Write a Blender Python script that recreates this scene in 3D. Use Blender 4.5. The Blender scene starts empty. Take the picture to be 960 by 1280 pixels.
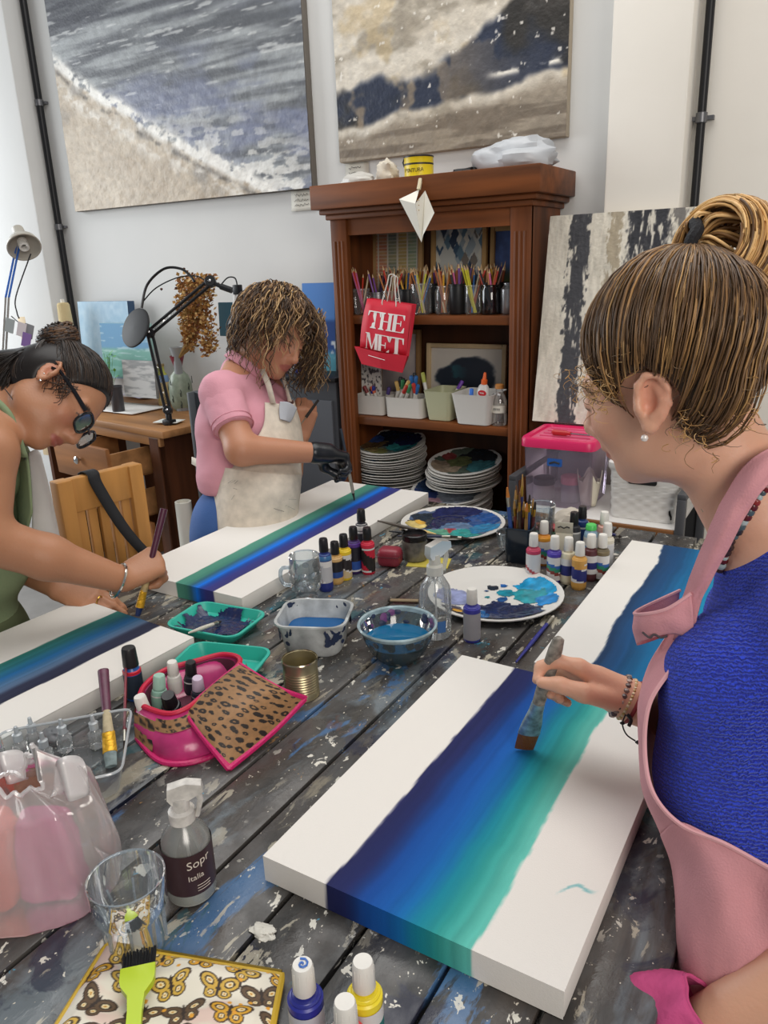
import bpy, bmesh, math, random
import numpy as np
from mathutils import Vector, Matrix
C = bpy.context.scene.collection
PI = math.pi
# ---------------------------------------------------------------- camera
CAM = Vector((0, 0, 1.52)); FPX = 960.0
_yaw, _pit, _rol = math.radians(31.6), math.radians(18.0), math.radians(-2.26)
FWD = Vector((-math.sin(_yaw)*math.cos(_pit), math.cos(_yaw)*math.cos(_pit), -math.sin(_pit)))
_r0 = Vector((math.cos(_yaw), math.sin(_yaw), 0)); _u0 = _r0.cross(FWD)
RGT = _r0*math.cos(_rol) + _u0*math.sin(_rol); UPV = -_r0*math.sin(_rol) + _u0*math.cos(_rol)
cd = bpy.data.cameras.new('camera'); co = bpy.data.objects.new('camera', cd); C.objects.link(co)
cd.sensor_fit = 'VERTICAL'; cd.sensor_height = 24; cd.lens = 24*FPX/1280; cd.clip_start = .02; cd.clip_end = 60
m = Matrix.Identity(4)
for i in range(3): m[i][0], m[i][1], m[i][2], m[i][3] = RGT[i], UPV[i], -FWD[i], CAM[i]
co.matrix_world = m
sc = bpy.context.scene; sc.camera = co
sc.view_settings.view_transform = 'Standard'; sc.view_settings.look = 'None'
sc.view_settings.gamma = 1; sc.view_settings.use_curve_mapping = False
sc.view_settings.exposure = -0.36
# ---------------------------------------------------------------- light
w = bpy.data.worlds.new('sky'); sc.world = w; w.use_nodes = True
bg = w.node_tree.nodes['Background']; bg.inputs[0].default_value = (.92, .96, 1, 1); bg.inputs[1].default_value = .30
def area(name, loc, target, sx, sy, power, col):
    l = bpy.data.lights.new(name, 'AREA'); l.shape = 'RECTANGLE'; l.size = sx; l.size_y = sy; l.energy = power; l.color = col
    o = bpy.data.objects.new(name, l); C.objects.link(o); o.location = loc
    o.rotation_euler = (Vector(target)-Vector(loc)).to_track_quat('-Z', 'Y').to_euler(); return o
area('skylight', (-1.0, 1.7, 3.9), (-1.0, 1.5, 0), 3.2, 2.4, 92, (1, .985, .96))
area('window_daylight', (-5.6, 1.2, 2.0), (-1.5, 1.6, 1.0), 2.6, 2.0, 140, (.93, .97, 1))
area('doorway_daylight', (2.0, -1.3, 2.5), (-.6, 1.8, 1.0), 1.7, 1.7, 92, (1, .93, .85))
# ---------------------------------------------------------------- helpers
def ray(px, py): return RGT*((px-480)/FPX) - UPV*((py-640)/FPX) + FWD
def T(px, py, z=.755): d = ray(px, py); return CAM + d*((z-CAM.z)/d.z)       # point on a level surface
def W(px, py, Y): d = ray(px, py); return CAM + d*((Y-CAM.y)/d.y)             # point on a plane parallel to the back wall
def D(px, py, k): return CAM + ray(px, py)*k                                   # point at a distance
def V3(*a): return Vector(a)
def lin(c):
    if isinstance(c, str): c = [int(c[i:i+2], 16) for i in (0, 2, 4)]
    if max(c) > 1.0 or isinstance(c[0], int): c = [x/255 for x in c]
    return tuple((x/12.92 if x <= .04045 else ((x+.055)/1.055)**2.4) for x in c[:3])
def linA(a): a = np.asarray(a, float)/255; return np.where(a <= .04045, a/12.92, ((a+.055)/1.055)**2.4)
MATS = {}
def mat(name, col=None, rough=.5, metal=0, trans=0, sss=0, bump=None, vc=False, coat=0, spec=.5, alpha=1, noise=None):
    """principled material; bump=(scale,strength[,stretch]); noise=(scale,amount,stretch) varies the base colour"""
    if name in MATS: return MATS[name]
    m = bpy.data.materials.new(name); m.use_nodes = True; nt = m.node_tree; N = nt.nodes; L = nt.links; p = N['Principled BSDF']
    p.inputs['Roughness'].default_value = rough; p.inputs['Metallic'].default_value = metal
    p.inputs['Specular IOR Level'].default_value = spec
    if trans: p.inputs['Transmission Weight'].default_value = trans
    if coat: p.inputs['Coat Weight'].default_value = coat
    if sss: p.inputs['Subsurface Weight'].default_value = sss; p.inputs['Subsurface Radius'].default_value = (.012, .005, .003); p.inputs['Subsurface Scale'].default_value = .6
    if alpha < 1: p.inputs['Alpha'].default_value = alpha
    src = None
    if vc:
        a = N.new('ShaderNodeAttribute'); a.attribute_name = 'Col'; src = a.outputs['Color']
    elif col is not None:
        p.inputs['Base Color'].default_value = (*lin(col), 1)
    tc = None
    def coords(st):
        t = N.new('ShaderNodeTexCoord'); mp = N.new('ShaderNodeMapping'); mp.inputs['Scale'].default_value = st; L.new(t.outputs['Object'], mp.inputs[0]); return mp.outputs[0]
    if noise:
        n = N.new('ShaderNodeTexNoise'); n.inputs['Scale'].default_value = noise[0]; n.inputs['Detail'].default_value = 6
        L.new(coords(noise[2] if len(noise) > 2 else (1, 1, 1)), n.inputs['Vector'])
        mr = N.new('ShaderNodeMapRange'); mr.inputs[1].default_value = .3; mr.inputs[2].default_value = .7; mr.inputs[3].default_value = 1-noise[1]; mr.inputs[4].default_value = 1+noise[1]*.5
        L.new(n.outputs[0], mr.inputs[0]); mx = N.new('ShaderNodeMix'); mx.data_type = 'RGBA'; mx.blend_type = 'MULTIPLY'; mx.inputs[0].default_value = 1
        if src: L.new(src, mx.inputs[6])
        else: mx.inputs[6].default_value = (*lin(col), 1)
        L.new(mr.outputs[0], mx.inputs[7]); src = mx.outputs[2]
    if src: L.new(src, p.inputs['Base Color'])
    if bump:
        n = N.new('ShaderNodeTexNoise'); n.inputs['Scale'].default_value = bump[0]; n.inputs['Detail'].default_value = 4
        L.new(coords(bump[2] if len(bump) > 2 else (1, 1, 1)), n.inputs['Vector'])
        b = N.new('ShaderNodeBump'); b.inputs['Strength'].default_value = bump[1]; b.inputs['Distance'].default_value = .004
        L.new(n.outputs[0], b.inputs['Height']); L.new(b.outputs[0], p.inputs['Normal'])
    MATS[name] = m; return m
def glassy(name, tint='ffffff', op=.12, rough=.04, body='ffffff', refl=1.0):
    """thin clear glass or plastic: see-through sheet with a fresnel reflection and a little milky body"""
    if name in MATS: return MATS[name]
    m = bpy.data.materials.new(name); m.use_nodes = True; nt = m.node_tree; N = nt.nodes; L = nt.links; N.remove(N['Principled BSDF'])
    tr = N.new('ShaderNodeBsdfTransparent'); tr.inputs[0].default_value = (*lin(tint), 1)
    df = N.new('ShaderNodeBsdfDiffuse'); df.inputs[0].default_value = (*lin(body), 1)
    gl = N.new('ShaderNodeBsdfGlossy'); gl.inputs['Roughness'].default_value = rough; gl.inputs['Color'].default_value = (refl, refl, refl, 1)
    lw = N.new('ShaderNodeLayerWeight'); lw.inputs[0].default_value = .35
    mr = N.new('ShaderNodeMapRange'); mr.inputs[3].default_value = .04; mr.inputs[4].default_value = .75; L.new(lw.outputs['Fresnel'], mr.inputs[0])
    a = N.new('ShaderNodeMixShader'); a.inputs[0].default_value = op; L.new(tr.outputs[0], a.inputs[1]); L.new(df.outputs[0], a.inputs[2])
    b = N.new('ShaderNodeMixShader'); L.new(mr.outputs[0], b.inputs[0]); L.new(a.outputs[0], b.inputs[1]); L.new(gl.outputs[0], b.inputs[2])
    L.new(b.outputs[0], N['Material Output'].inputs[0]); MATS[name] = m; return m
class MB:
    """collects shapes into one mesh"""
    def __init__(s): s.v = []; s.f = []; s.c = []; s.mi = []; s.col = (1, 1, 1); s.m = 0; s.M = None; s.vc = None
    def add(s, vs, fs, col=None):
        n = len(s.v)
        if s.M is not None: vs = [s.M @ Vector(v) for v in vs]
        s.v.extend([tuple(v) for v in vs]); s.f.extend([tuple(n+i for i in f) for f in fs])
        if col is None: s.c.extend([s.col]*len(fs))
        else: s.c.extend(col)
        s.mi.extend([s.m]*len(fs)); return s
    def box(s, c, d, R=None, bev=0, seg=2, taper=None):
        x, y, z = d[0]/2, d[1]/2, d[2]/2; c = Vector(c)
        t = taper or (1, 1)   # scale of the top
        vs = [(-x, -y, -z), (x, -y, -z), (x, y, -z), (-x, y, -z), (-x*t[0], -y*t[1], z), (x*t[0], -y*t[1], z), (x*t[0], y*t[1], z), (-x*t[0], y*t[1], z)]
        fs = [(0, 3, 2, 1), (4, 5, 6, 7), (0, 1, 5, 4), (1, 2, 6, 5), (2, 3, 7, 6), (3, 0, 4, 7)]
        if bev:
            b = bmesh.new(); bv = [b.verts.new(v) for v in vs]; [b.faces.new([bv[i] for i in f]) for f in fs]
            bmesh.ops.bevel(b, geom=b.edges[:], offset=bev, segments=seg, profile=.5, affect='EDGES')
            b.verts.index_update(); vs = [v.co.copy() for v in b.verts]; fs = [tuple(v.index for v in f.verts) for f in b.faces]; b.free()
        if R is not None: vs = [R @ Vector(v) for v in vs]
        return s.add([Vector(v)+c for v in vs], fs)
    def lathe(s, prof, seg=24, loc=(0, 0, 0), R=None, colf=None, cap=True, sx=1, sy=1):
        loc = Vector(loc); vs = []; fs = []; n = len(prof)
        for r, z in prof:
            for k in range(seg):
                a = 2*PI*k/seg; p = Vector((r*math.cos(a)*sx, r*math.sin(a)*sy, z)); vs.append((R @ p if R is not None else p)+loc)
        cl = []
        for i in range(n-1):
            for k in range(seg):
                fs.append((i*seg+k, i*seg+(k+1) % seg, (i+1)*seg+(k+1) % seg, (i+1)*seg+k)); cl.append(colf(i, k/seg) if colf else s.col)
        if cap:
            if prof[0][0] > 1e-6: fs.append(tuple(range(seg))[::-1]); cl.append(colf(0, 0) if colf else s.col)
            if prof[-1][0] > 1e-6: fs.append(tuple(range((n-1)*seg, n*seg))); cl.append(colf(n-2, 0) if colf else s.col)
        return s.add(vs, fs, cl)
    def tube(s, pts, r, k=8, closed=False, flat=1.0, cap=True):
        P = [Vector(p) for p in pts]; n = len(P); rr = r if isinstance(r, (list, tuple)) else [r]*n
        vs = []; fs = []; prev = None
        for i in range(n):
            a = P[(i-1) % n] if (i > 0 or closed) else P[0]; b = P[(i+1) % n] if (i < n-1 or closed) else P[-1]
            t = (b-a).normalized() if (b-a).length > 1e-9 else Vector((0, 0, 1))
            if prev is None:
                u = t.cross(Vector((0, 0, 1)) if abs(t.z) < .9 else Vector((1, 0, 0))).normalized()
            else:
                u = prev - t*prev.dot(t); u = u.normalized() if u.length > 1e-9 else t.orthogonal().normalized()
            prev = u; v = t.cross(u)
            for j in range(k):
                q = 2*PI*j/k; vs.append(P[i]+u*(math.cos(q)*rr[i])+v*(math.sin(q)*rr[i]*flat))
        for i in range(n if closed else n-1):
            for j in range(k): fs.append((i*k+j, i*k+(j+1) % k, ((i+1) % n)*k+(j+1) % k, ((i+1) % n)*k+j))
        if cap and not closed: fs.append(tuple(range(k))[::-1]); fs.append(tuple(range((n-1)*k, n*k)))
        return s.add(vs, fs)
    def prism(s, poly, h, M=None):
        """extrude a 2-d outline (x, y) by h along z"""
        n = len(poly); vs = [Vector((x, y, 0)) for x, y in poly]+[Vector((x, y, h)) for x, y in poly]
        if M is not None: vs = [M @ v for v in vs]
        fs = [tuple(range(n))[::-1], tuple(range(n, 2*n))]+[(i, (i+1) % n, n+(i+1) % n, n+i) for i in range(n)]
        return s.add(vs, fs)
    def grid(s, P, col=None, closed_u=False):
        """P[i][j] points; faces between them"""
        a = len(P); b = len(P[0]); vs = [p for r in P for p in r]; fs = []
        for i in range(a-1):
            for j in range(b if closed_u else b-1): fs.append((i*b+j, i*b+(j+1) % b, (i+1)*b+(j+1) % b, (i+1)*b+j))
        return s.add(vs, fs, col)
    def build(s, name, mats, parent=None, smooth=True, org=None, ang=40, vcol=None, recalc=False):
        me = bpy.data.meshes.new(name); o = Vector(org) if org is not None else None
        vs = s.v if o is None else [(v[0]-o.x, v[1]-o.y, v[2]-o.z) for v in s.v]
        me.from_pydata(vs, [], s.f); ms = mats if isinstance(mats, (list, tuple)) else [mats]
        for m in ms: me.materials.append(m)
        if len(ms) > 1: me.polygons.foreach_set('material_index', s.mi)
        at = me.color_attributes.new('Col', 'FLOAT_COLOR', 'CORNER' if vcol is None else 'POINT')
        if vcol is None:
            lt = np.zeros(len(me.polygons), int); me.polygons.foreach_get('loop_total', lt)
            c = np.repeat(np.array([(*x[:3], 1) for x in s.c], float).reshape(-1, 4), lt, axis=0)
        else: c = np.concatenate([np.asarray(vcol), np.ones((len(s.v), 1))], 1)
        at.data.foreach_set('color', c.astype(np.float32).ravel())
        if recalc:
            b = bmesh.new(); b.from_mesh(me); bmesh.ops.recalc_face_normals(b, faces=b.faces); b.to_mesh(me); b.free()
        if smooth:
            me.polygons.foreach_set('use_smooth', [True]*len(me.polygons))
            if ang: me.set_sharp_from_angle(angle=math.radians(ang))
        ob = bpy.data.objects.new(name, me); C.objects.link(ob)
        if parent is not None: ob.parent = parent
        me.update(); return ob
def tag(o, label=None, cat=None, group=None, kind=None):
    if label: o['label'] = label
    if cat: o['category'] = cat
    if group: o['group'] = group
    if kind: o['kind'] = kind
    return o
def thing(name, label, cat, loc=(0, 0, 0), rz=0, group=None):
    o = bpy.data.objects.new(name, None); C.objects.link(o); o.empty_display_size = .05
    o.location = loc; o.rotation_euler = (0, 0, rz); return tag(o, label, cat, group)
def dup(root, loc, rz=None, label=None, group=None, mats=None):
    r = root.copy(); C.objects.link(r); r.location = loc
    if rz is not None: r.rotation_euler = (0, 0, rz)
    if label: r['label'] = label
    if group: r['group'] = group
    for ch in list(root.children):
        c = ch.copy(); C.objects.link(c); c.parent = r
        for g in ch.children: d = g.copy(); C.objects.link(d); d.parent = c
    return r
def struct(mb, name, m, **k): return tag(mb.build(name, m, **k), kind='structure')
def rotm(rx=0, ry=0, rz=0): return (Matrix.Rotation(rz, 3, 'Z') @ Matrix.Rotation(ry, 3, 'Y') @ Matrix.Rotation(rx, 3, 'X'))
def align(d, up=(0, 0, 1)):
    """rotation whose z axis runs along d"""
    z = Vector(d).normalized(); u = Vector(up)
    if abs(z.dot(u.normalized())) > .98: u = Vector((1, 0, 0))
    x = u.cross(z).normalized(); y = z.cross(x); return Matrix((x, y, z)).transposed()
def arc(cx, cy, r, a0, a1, n): return [(cx+r*math.cos(a0+(a1-a0)*i/n), cy+r*math.sin(a0+(a1-a0)*i/n)) for i in range(n+1)]
def rrect(w, h, r, n=5, cx=0, cy=0):
    x, y = w/2-r, h/2-r
    return [(cx+a, cy+b) for a, b in arc(x, y, r, 0, PI/2, n)+arc(-x, y, r, PI/2, PI, n)+arc(-x, -y, r, PI, 1.5*PI, n)+arc(x, -y, r, 1.5*PI, 2*PI, n)]
def cr(pts, n=6):
    """Catmull-Rom curve through points"""
    P = [Vector(p) for p in pts]; out = []
    for i in range(len(P)-1):
        a, b, c, d = P[max(i-1, 0)], P[i], P[i+1], P[min(i+2, len(P)-1)]
        for k in range(n):
            t = k/n; out.append(.5*((2*b)+(c-a)*t+(2*a-5*b+4*c-d)*t*t+(3*b-a-3*c+d)*t**3))
    out.append(P[-1]); return out
def patch(rows, nu=6, nv=6):
    """smooth surface through a grid of control points"""
    R = [cr(r, nu) for r in rows]; cols = [cr([R[i][j] for i in range(len(R))], nv) for j in range(len(R[0]))]
    return [[cols[j][i] for j in range(len(cols))] for i in range(len(cols[0]))]
def solid(o, t, off=0):
    m = o.modifiers.new('thickness', 'SOLIDIFY'); m.thickness = t; m.offset = off; return o
# ---- numpy noise for pigment
def vnoise(x, y, seed=0):
    rs = np.random.RandomState(seed); tb = rs.rand(128, 128); xi = np.floor(x).astype(int); yi = np.floor(y).astype(int); fx = x-xi; fy = y-yi
    fx = fx*fx*(3-2*fx); fy = fy*fy*(3-2*fy); g = lambda a, b: tb[a % 128, b % 128]
    return (g(xi, yi)*(1-fx)+g(xi+1, yi)*fx)*(1-fy)+(g(xi, yi+1)*(1-fx)+g(xi+1, yi+1)*fx)*fy
def fbm(x, y, seed=0, o=4):
    s = 0; a = .5; t = 0
    for i in range(o): s = s+a*vnoise(x*2**i, y*2**i, seed+i*7); t += a; a *= .5
    return s/t
def sstep(a, b, x): t = np.clip((x-a)/(b-a), 0, 1); return t*t*(3-2*t)
def mixc(a, b, t): return a*(1-t[..., None])+b*t[..., None]
def art_grid(name, w, h, nu, nv, fn, M, m, parent=None, disp=None, org=None):
    """flat painted sheet w x h; fn(u, v) gives sRGB pigment, disp(u, v) relief; M places it"""
    u, v = np.meshgrid(np.linspace(0, 1, nu), np.linspace(0, 1, nv)); col = linA(np.clip(fn(u, v), 0, 255)).reshape(-1, 3)
    z = disp(u, v) if disp else u*0; mb = MB()
    P = np.stack([u*w, v*h, z], -1).reshape(-1, 3); R = np.array(M.to_3x3()); t = np.array(M.translation)
    P = P @ R.T + t
    if org is not None: P = P-np.array(org)
    mb.v = [tuple(p) for p in P]; idx = np.arange(nu*nv).reshape(nv, nu)
    mb.f = [tuple(q) for q in np.stack([idx[:-1, :-1], idx[:-1, 1:], idx[1:, 1:], idx[1:, :-1]], -1).reshape(-1, 4).tolist()]; mb.c = []; mb.mi = [0]*len(mb.f)
    return mb.build(name, m, parent, vcol=col, ang=0)
def frameM(o, x, y):
    """placement matrix: origin, x axis, y axis"""
    x = Vector(x).normalized(); y = Vector(y); y = (y-x*y.dot(x)).normalized(); z = x.cross(y)
    M = Matrix((x, y, z)).transposed().to_4x4(); M.translation = Vector(o); return M
VC = mat('painted surface', rough=.45, vc=True); VCM = mat('matt pigment', rough=.75, vc=True); VCG = mat('glossy pigment', rough=.22, vc=True)
def words(txt, size, M, m, name, parent=None, extr=.0004, org=None):
    """lettering as mesh"""
    cu = bpy.data.curves.new(name, 'FONT'); cu.body = txt; cu.size = size; cu.extrude = extr; cu.resolution_u = 3
    o = bpy.data.objects.new(name, cu); C.objects.link(o); dg = bpy.context.evaluated_depsgraph_get()
    me = bpy.data.meshes.new_from_object(o.evaluated_get(dg)); bpy.data.objects.remove(o); bpy.data.curves.remove(cu)
    me.transform(M); me.materials.clear(); me.materials.append(m); ob = bpy.data.objects.new(name, me); C.objects.link(ob)
    if org is not None: me.transform(Matrix.Translation(-Vector(org)))
    if parent is not None: ob.parent = parent
    return ob
# ================================================================ setting
YW, YB = 2.92, 2.60            # back wall, bookcase front
wallm = mat('white plaster wall', 'dcdcda', rough=.85, bump=(14, .25), noise=(1.3, .06))
wallw = mat('warm white plaster', 'ebe5db', rough=.85, bump=(18, .25), noise=(1.3, .05))
floorm = mat('grey concrete floor', '8d8a86', rough=.7, noise=(3, .35), bump=(30, .2))
blackm = mat('black metal', '17171a', rough=.4, spec=.4)
b = MB(); b.box((-1, 1.4, -.05), (9, 7, .1)); struct(b, 'floor', floorm, smooth=False)
PXL = W(90, 384, YW).x; PXR0, PXR1 = W(757, 200, YW-.17).x, W(850, 250, YW-.17).x
b = MB(); b.box((PXL+4, YW+.1, 2.1), (8, .2, 4.2)); struct(b, 'wall_back', wallm, smooth=False)
b = MB(); b.box((PXL-.28, YW-.02, 2.1), (.56, .22, 4.2), bev=.012); struct(b, 'wall_left_pillar', wallm)
b = MB(); b.box(((PXR0+PXR1)/2, YW-.085, 2.1), (PXR1-PXR0, .17, 4.2), bev=.01); struct(b, 'wall_right_pillar', wallw)
b = MB(); b.box((PXR1+1.55, YW-.03, 2.1), (3.1, .06, 4.2)); struct(b, 'wall_right', wallw, smooth=False)
def pipe(yy, X, label, clips, rp):
    t = thing('drain_pipe', label, 'pipe', (X, yy, 0))
    b = MB(); b.tube([(0, 0, 0), (0, 0, 4.1)], rp, 12); b.build('pipe', blackm, t)
    for z in clips:
        c = MB(); c.lathe([(rp, 0), (rp+.004, .002), (rp+.004, .03), (rp, .032)], 14, (0, 0, z)); c.box((0, .018, z+.016), (.07, .02, .012))
        c.build('bracket', mat('grey metal bracket', '77777a', rough=.4, metal=.8), t)
pipe(YW-.03, PXL+.035, 'thin black pipe running up the corner left of the seascape painting', [1.75, 2.35], .018)
pipe(YW-.088, PXR1+.03, 'thin black pipe beside the white pillar on the right', [1.9, 2.6], .0135)
# window bay at the far left
wx0 = PXL-.56-1.9
frm = mat('white painted timber', 'e4e3df', rough=.5)
t = thing('window_1', None, None, (PXL-1.5, YW+.05, 0)); tag(t, kind='structure')
b = MB()
for x in (-.95, -.05, .95): b.box((x, 0, 1.4), (.07, .08, 2.6), bev=.006)
for z in (.1, 1.45, 2.7): b.box((0, 0, z), (1.9, .07, .07), bev=.006)
b.build('window_frame', frm, t)
pm = bpy.data.materials.new('bright daylight glass'); pm.use_nodes = True; pp = pm.node_tree.nodes['Principled BSDF']
pp.inputs['Emission Color'].default_value = (.95, .98, 1, 1); pp.inputs['Emission Strength'].default_value = 1.1; pp.inputs['Base Color'].default_value = (.6, .65, .7, 1)
b = MB(); b.box((0, .02, 1.4), (1.84, .01, 2.6)); b.build('window_pane', pm, t)
b = MB(); b.box((PXL-1.5, YW+.1, 3.5), (1.95, .2, 1.5)); struct(b, 'wall_left', wallm, smooth=False)
b = MB(); q = W(6, 262, YW-.08); b.box((q.x-.18, q.y, q.z+.06), (.44, .02, .42), bev=.004)
tag(b.build('teal_board', mat('teal green paint', '2f8f80', rough=.5, noise=(6, .4))), 'teal green painted panel hanging by the window at left edge', 'panel')
b = MB(); q = W(30, 400, YW-.12); b.box((q.x, q.y, .9), (.07, .022, 2*(q.z+.02-.9)), R=rotm(0, math.radians(-1), 0), bev=.004)
tag(b.build('timber_board', mat('raw pine', 'cdb793', rough=.6, noise=(9, .2, (1, 1, .1)))), 'pale raw timber board standing upright beside the left window', 'board')
# ---------------------------------------------------------------- wall paintings
def rng(px): return None
def seascape(u, v):
    sh = .60-.86*u+.05*(fbm(u*7, v*2, 3)-.5)+.16*u*u
    d = v-sh
    st = fbm(u*4+v*1.5, v*34, 11, 5); st2 = fbm(u*9, v*60, 5, 4); gr = fbm(u*60, v*60, 8, 4)
    sea = mixc(np.array([92., 95, 100]), np.array([160., 164, 166]), sstep(.3, .72, st))
    sea = mixc(sea, np.array([118., 124, 146]), sstep(.45, .7, fbm(u*5, v*13, 21))*sstep(.75, .3, v))
    sea = mixc(sea, np.array([70., 72, 80]), sstep(.55, .72, fbm(u*2.2+v, v*15, 31))*sstep(.45, .8, v))
    sea = mixc(sea, np.array([225., 226, 224]), sstep(.66, .74, st2)*sstep(.2, .5, v)*.55)
    fo = sstep(.50, .60, fbm(u*22+v*3, v*40, 41, 5))*sstep(.42, .02, d)*sstep(.55, .12, v+.12*(1-u))
    sea = mixc(sea, np.array([228., 226, 220]), np.clip(fo, 0, 1)*.95)
    sand = mixc(np.array([168., 152, 132]), np.array([205., 192, 172]), fbm(u*14, v*16, 51)); sand = mixc(sand, np.array([130., 125, 120]), sstep(.55, .75, fbm(u*10, v*10, 61))*.7*sstep(.35, .0, sh-v))
    c = mixc(sand, sea, sstep(-.006, .012, d))
    edge = np.exp(-((d-.018)/.030)**2)*sstep(.32, .58, fbm(u*42, v*42, 71)+.08); c = mixc(c, np.array([236., 233, 226]), np.clip(edge*1.3, 0, 1))
    c = mixc(c, np.array([95., 88, 80]), np.exp(-((d+.028)/.012)**2)*sstep(.45, .65, fbm(u*26, v*26, 81))*.8)
    edge2 = np.exp(-((d+.085-.04*u)/.034)**2)*sstep(.42, .6, fbm(u*34, v*34, 91)); c = mixc(c, np.array([222., 216, 206]), np.clip(edge2, 0, 1)*.8)
    cl = sstep(.55, .68, fbm(u*9, v*18, 12))*sstep(.83, .9, v)*np.exp(-((u-.32)/.17)**2); c = mixc(c, np.array([190., 192, 192]), cl)
    return c*(.9+.2*gr)[..., None]
def storm(u, v):
    g = fbm(u*40, v*40, 8); s = fbm(u*5, v*9, 4, 5)
    c = mixc(np.array([196., 184, 166]), np.array([226., 220, 208]), s); c = mixc(c, np.array([150., 140, 124]), sstep(.55, .75, fbm(u*6, v*14, 14))*.8)
    c = mixc(c, np.array([196., 172, 128]), sstep(.6, .75, fbm(u*8, v*9, 17))*.5)
    top = .29+.06*u+.22*sstep(.5, .95, u)+.16*(fbm(u*7, v*5, 22)-.5); bot = .11+.10*u+.07*(fbm(u*7, v*5, 25)-.5)
    band = sstep(.0, .03, v-bot)*sstep(.0, .05, top-v)
    navy = mixc(np.array([44., 41, 38]), np.array([40., 48, 68]), sstep(.4, .6, fbm(u*5, v*5, 33))); navy = mixc(navy, np.array([142., 126, 106]), sstep(.54, .66, fbm(u*9, v*9, 37))*.85*sstep(1.0, .3, u))
    c = mixc(c, navy, np.clip(band*1.1, 0, 1)*sstep(-.1, .05, u+.06))
    sm = sstep(.15, .02, abs(u-.95+.12*(fbm(u*4, v*5, 44)-.5)-.10*sstep(.75, .5, v)*0))*sstep(.36, .5, v)*sstep(.28, .5, fbm(u*9, v*7, 47)+.12); c = mixc(c, np.array([62., 56, 50]), np.clip(sm, 0, 1)*.92)
    low = sstep(.02, -.03, v-bot+.02); lc = mixc(np.array([150., 138, 122]), np.array([120., 108, 94]), sstep(.45, .6, fbm(u*3, v*34, 55))); c = mixc(c, lc, low)
    c = mixc(c, np.array([236., 230, 220]), sstep(.77, .80, fbm(u*34, v*38, 66))*.8); c = mixc(c, np.array([240., 234, 222]), np.exp(-((v-.245-.05*(u-.8))/.012)**2)*sstep(.66, .74, u)*sstep(.4, .6, fbm(u*20, v*30, 68)))
    return c*(.9+.2*g)[..., None]
def strips(u, v):
    g = fbm(u*50, v*16, 8); c = mixc(np.array([196., 188, 172]), np.array([220., 214, 200]), fbm(u*12, v*5, 3))
    def st(x, w, s): return sstep(w, w*.8, abs(u-x+.03*(fbm(u*3, v*6, s)-.5)+.09*(fbm(u*60, v*34, s+4)-.5)))*sstep(.36, .46, fbm(u*40, v*12, s+1)+.10)
    c = mixc(c, np.array([62., 62, 66]), st(.24-.02*v, .072, 7)); c = mixc(c, np.array([40., 40, 46]), st(.67, .14, 9)*sstep(.62, .8, v)); c = mixc(c, np.array([150., 136, 112]), st(.45, .05, 13)*.8); c = mixc(c, np.array([90., 86, 84]), st(.86, .05, 15)*.8)
    return c*(.88+.24*g)[..., None]
impasto = mat('thick paint', rough=.5, vc=True, bump=(90, .5))
def wall_canvas(name, label, x0, x1, z0, z1, fn, depth, edge, relief, n=(300, 230)):
    t = thing(name, label, 'painting', ((x0+x1)/2, YW, z0)); y = YW-depth
    b = MB(); b.box((0, -depth/2-.0, (z1-z0)/2), (x1-x0, depth-.004, z1-z0), bev=.003); b.build('stretched_canvas', mat(name+' canvas edge', edge, rough=.8), t)
    art_grid('painted_face', x1-x0-.004, z1-z0-.004, n[0], n[1], fn, frameM((x0-(x0+x1)/2+.002, -depth-.001, .002), (1, 0, 0), (0, 0, 1)), impasto, t, relief)
bl, br = W(95, 265, YW-.04), W(391, 235, YW-.04)
wall_canvas('seascape_painting', 'large grey seascape painting with foam and sand hanging on the white wall', bl.x, br.x, bl.z, bl.z+1.12, seascape, .04, '6d6760', lambda u, v: .006*fbm(u*40, v*40, 8)*sstep(.75, .3, v))
bl, br = W(425, 204, YW-.035), W(708, 172, YW-.035)
wall_canvas('abstract_painting', 'beige abstract painting with dark navy band hanging above the bookcase', bl.x, br.x, bl.z, bl.z+.95, storm, .035, 'a89c8a', lambda u, v: .005*fbm(u*20, v*26, 8))
inkm = mat('ink', '3a3836', rough=.8); papm = mat('white paper', 'e6e2d6', rough=.8)
def scribble(t, x, z, w, n, y, seed, parent):
    rs = random.Random(seed); b = MB()
    for k in range(n):
        P = []; xx = x+rs.random()*.01
        while xx < x+w*(.75+.25*rs.random()): P.append((xx, y, z-k*.02+rs.uniform(-.006, .006))); xx += .0035
        b.tube(P, .0009, 4)
    b.build('handwriting', inkm, parent)
def note(px0, py0, px1, py1, label, seed):
    a, c = W(px0, py0, YW), W(px1, py1, YW); t = thing('paper_note', label, 'note', (a.x, YW, a.z))
    b = MB(); P = [[Vector((u*(c.x-a.x), -.002-.006*(v**2), v*(c.z-a.z))) for u in np.linspace(0, 1, 5)] for v in np.linspace(0, 1, 5)]; b.grid(P); solid(b.build('sheet', papm, t), .0006)
    scribble(t, .018, -.02, (c.x-a.x)-.04, 3, -.009, seed, t)
note(432, 205, 462, 229, 'small handwritten paper note under the abstract painting', 3)
note(364, 239, 397, 262, 'small handwritten paper note under the seascape corner', 5)
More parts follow.
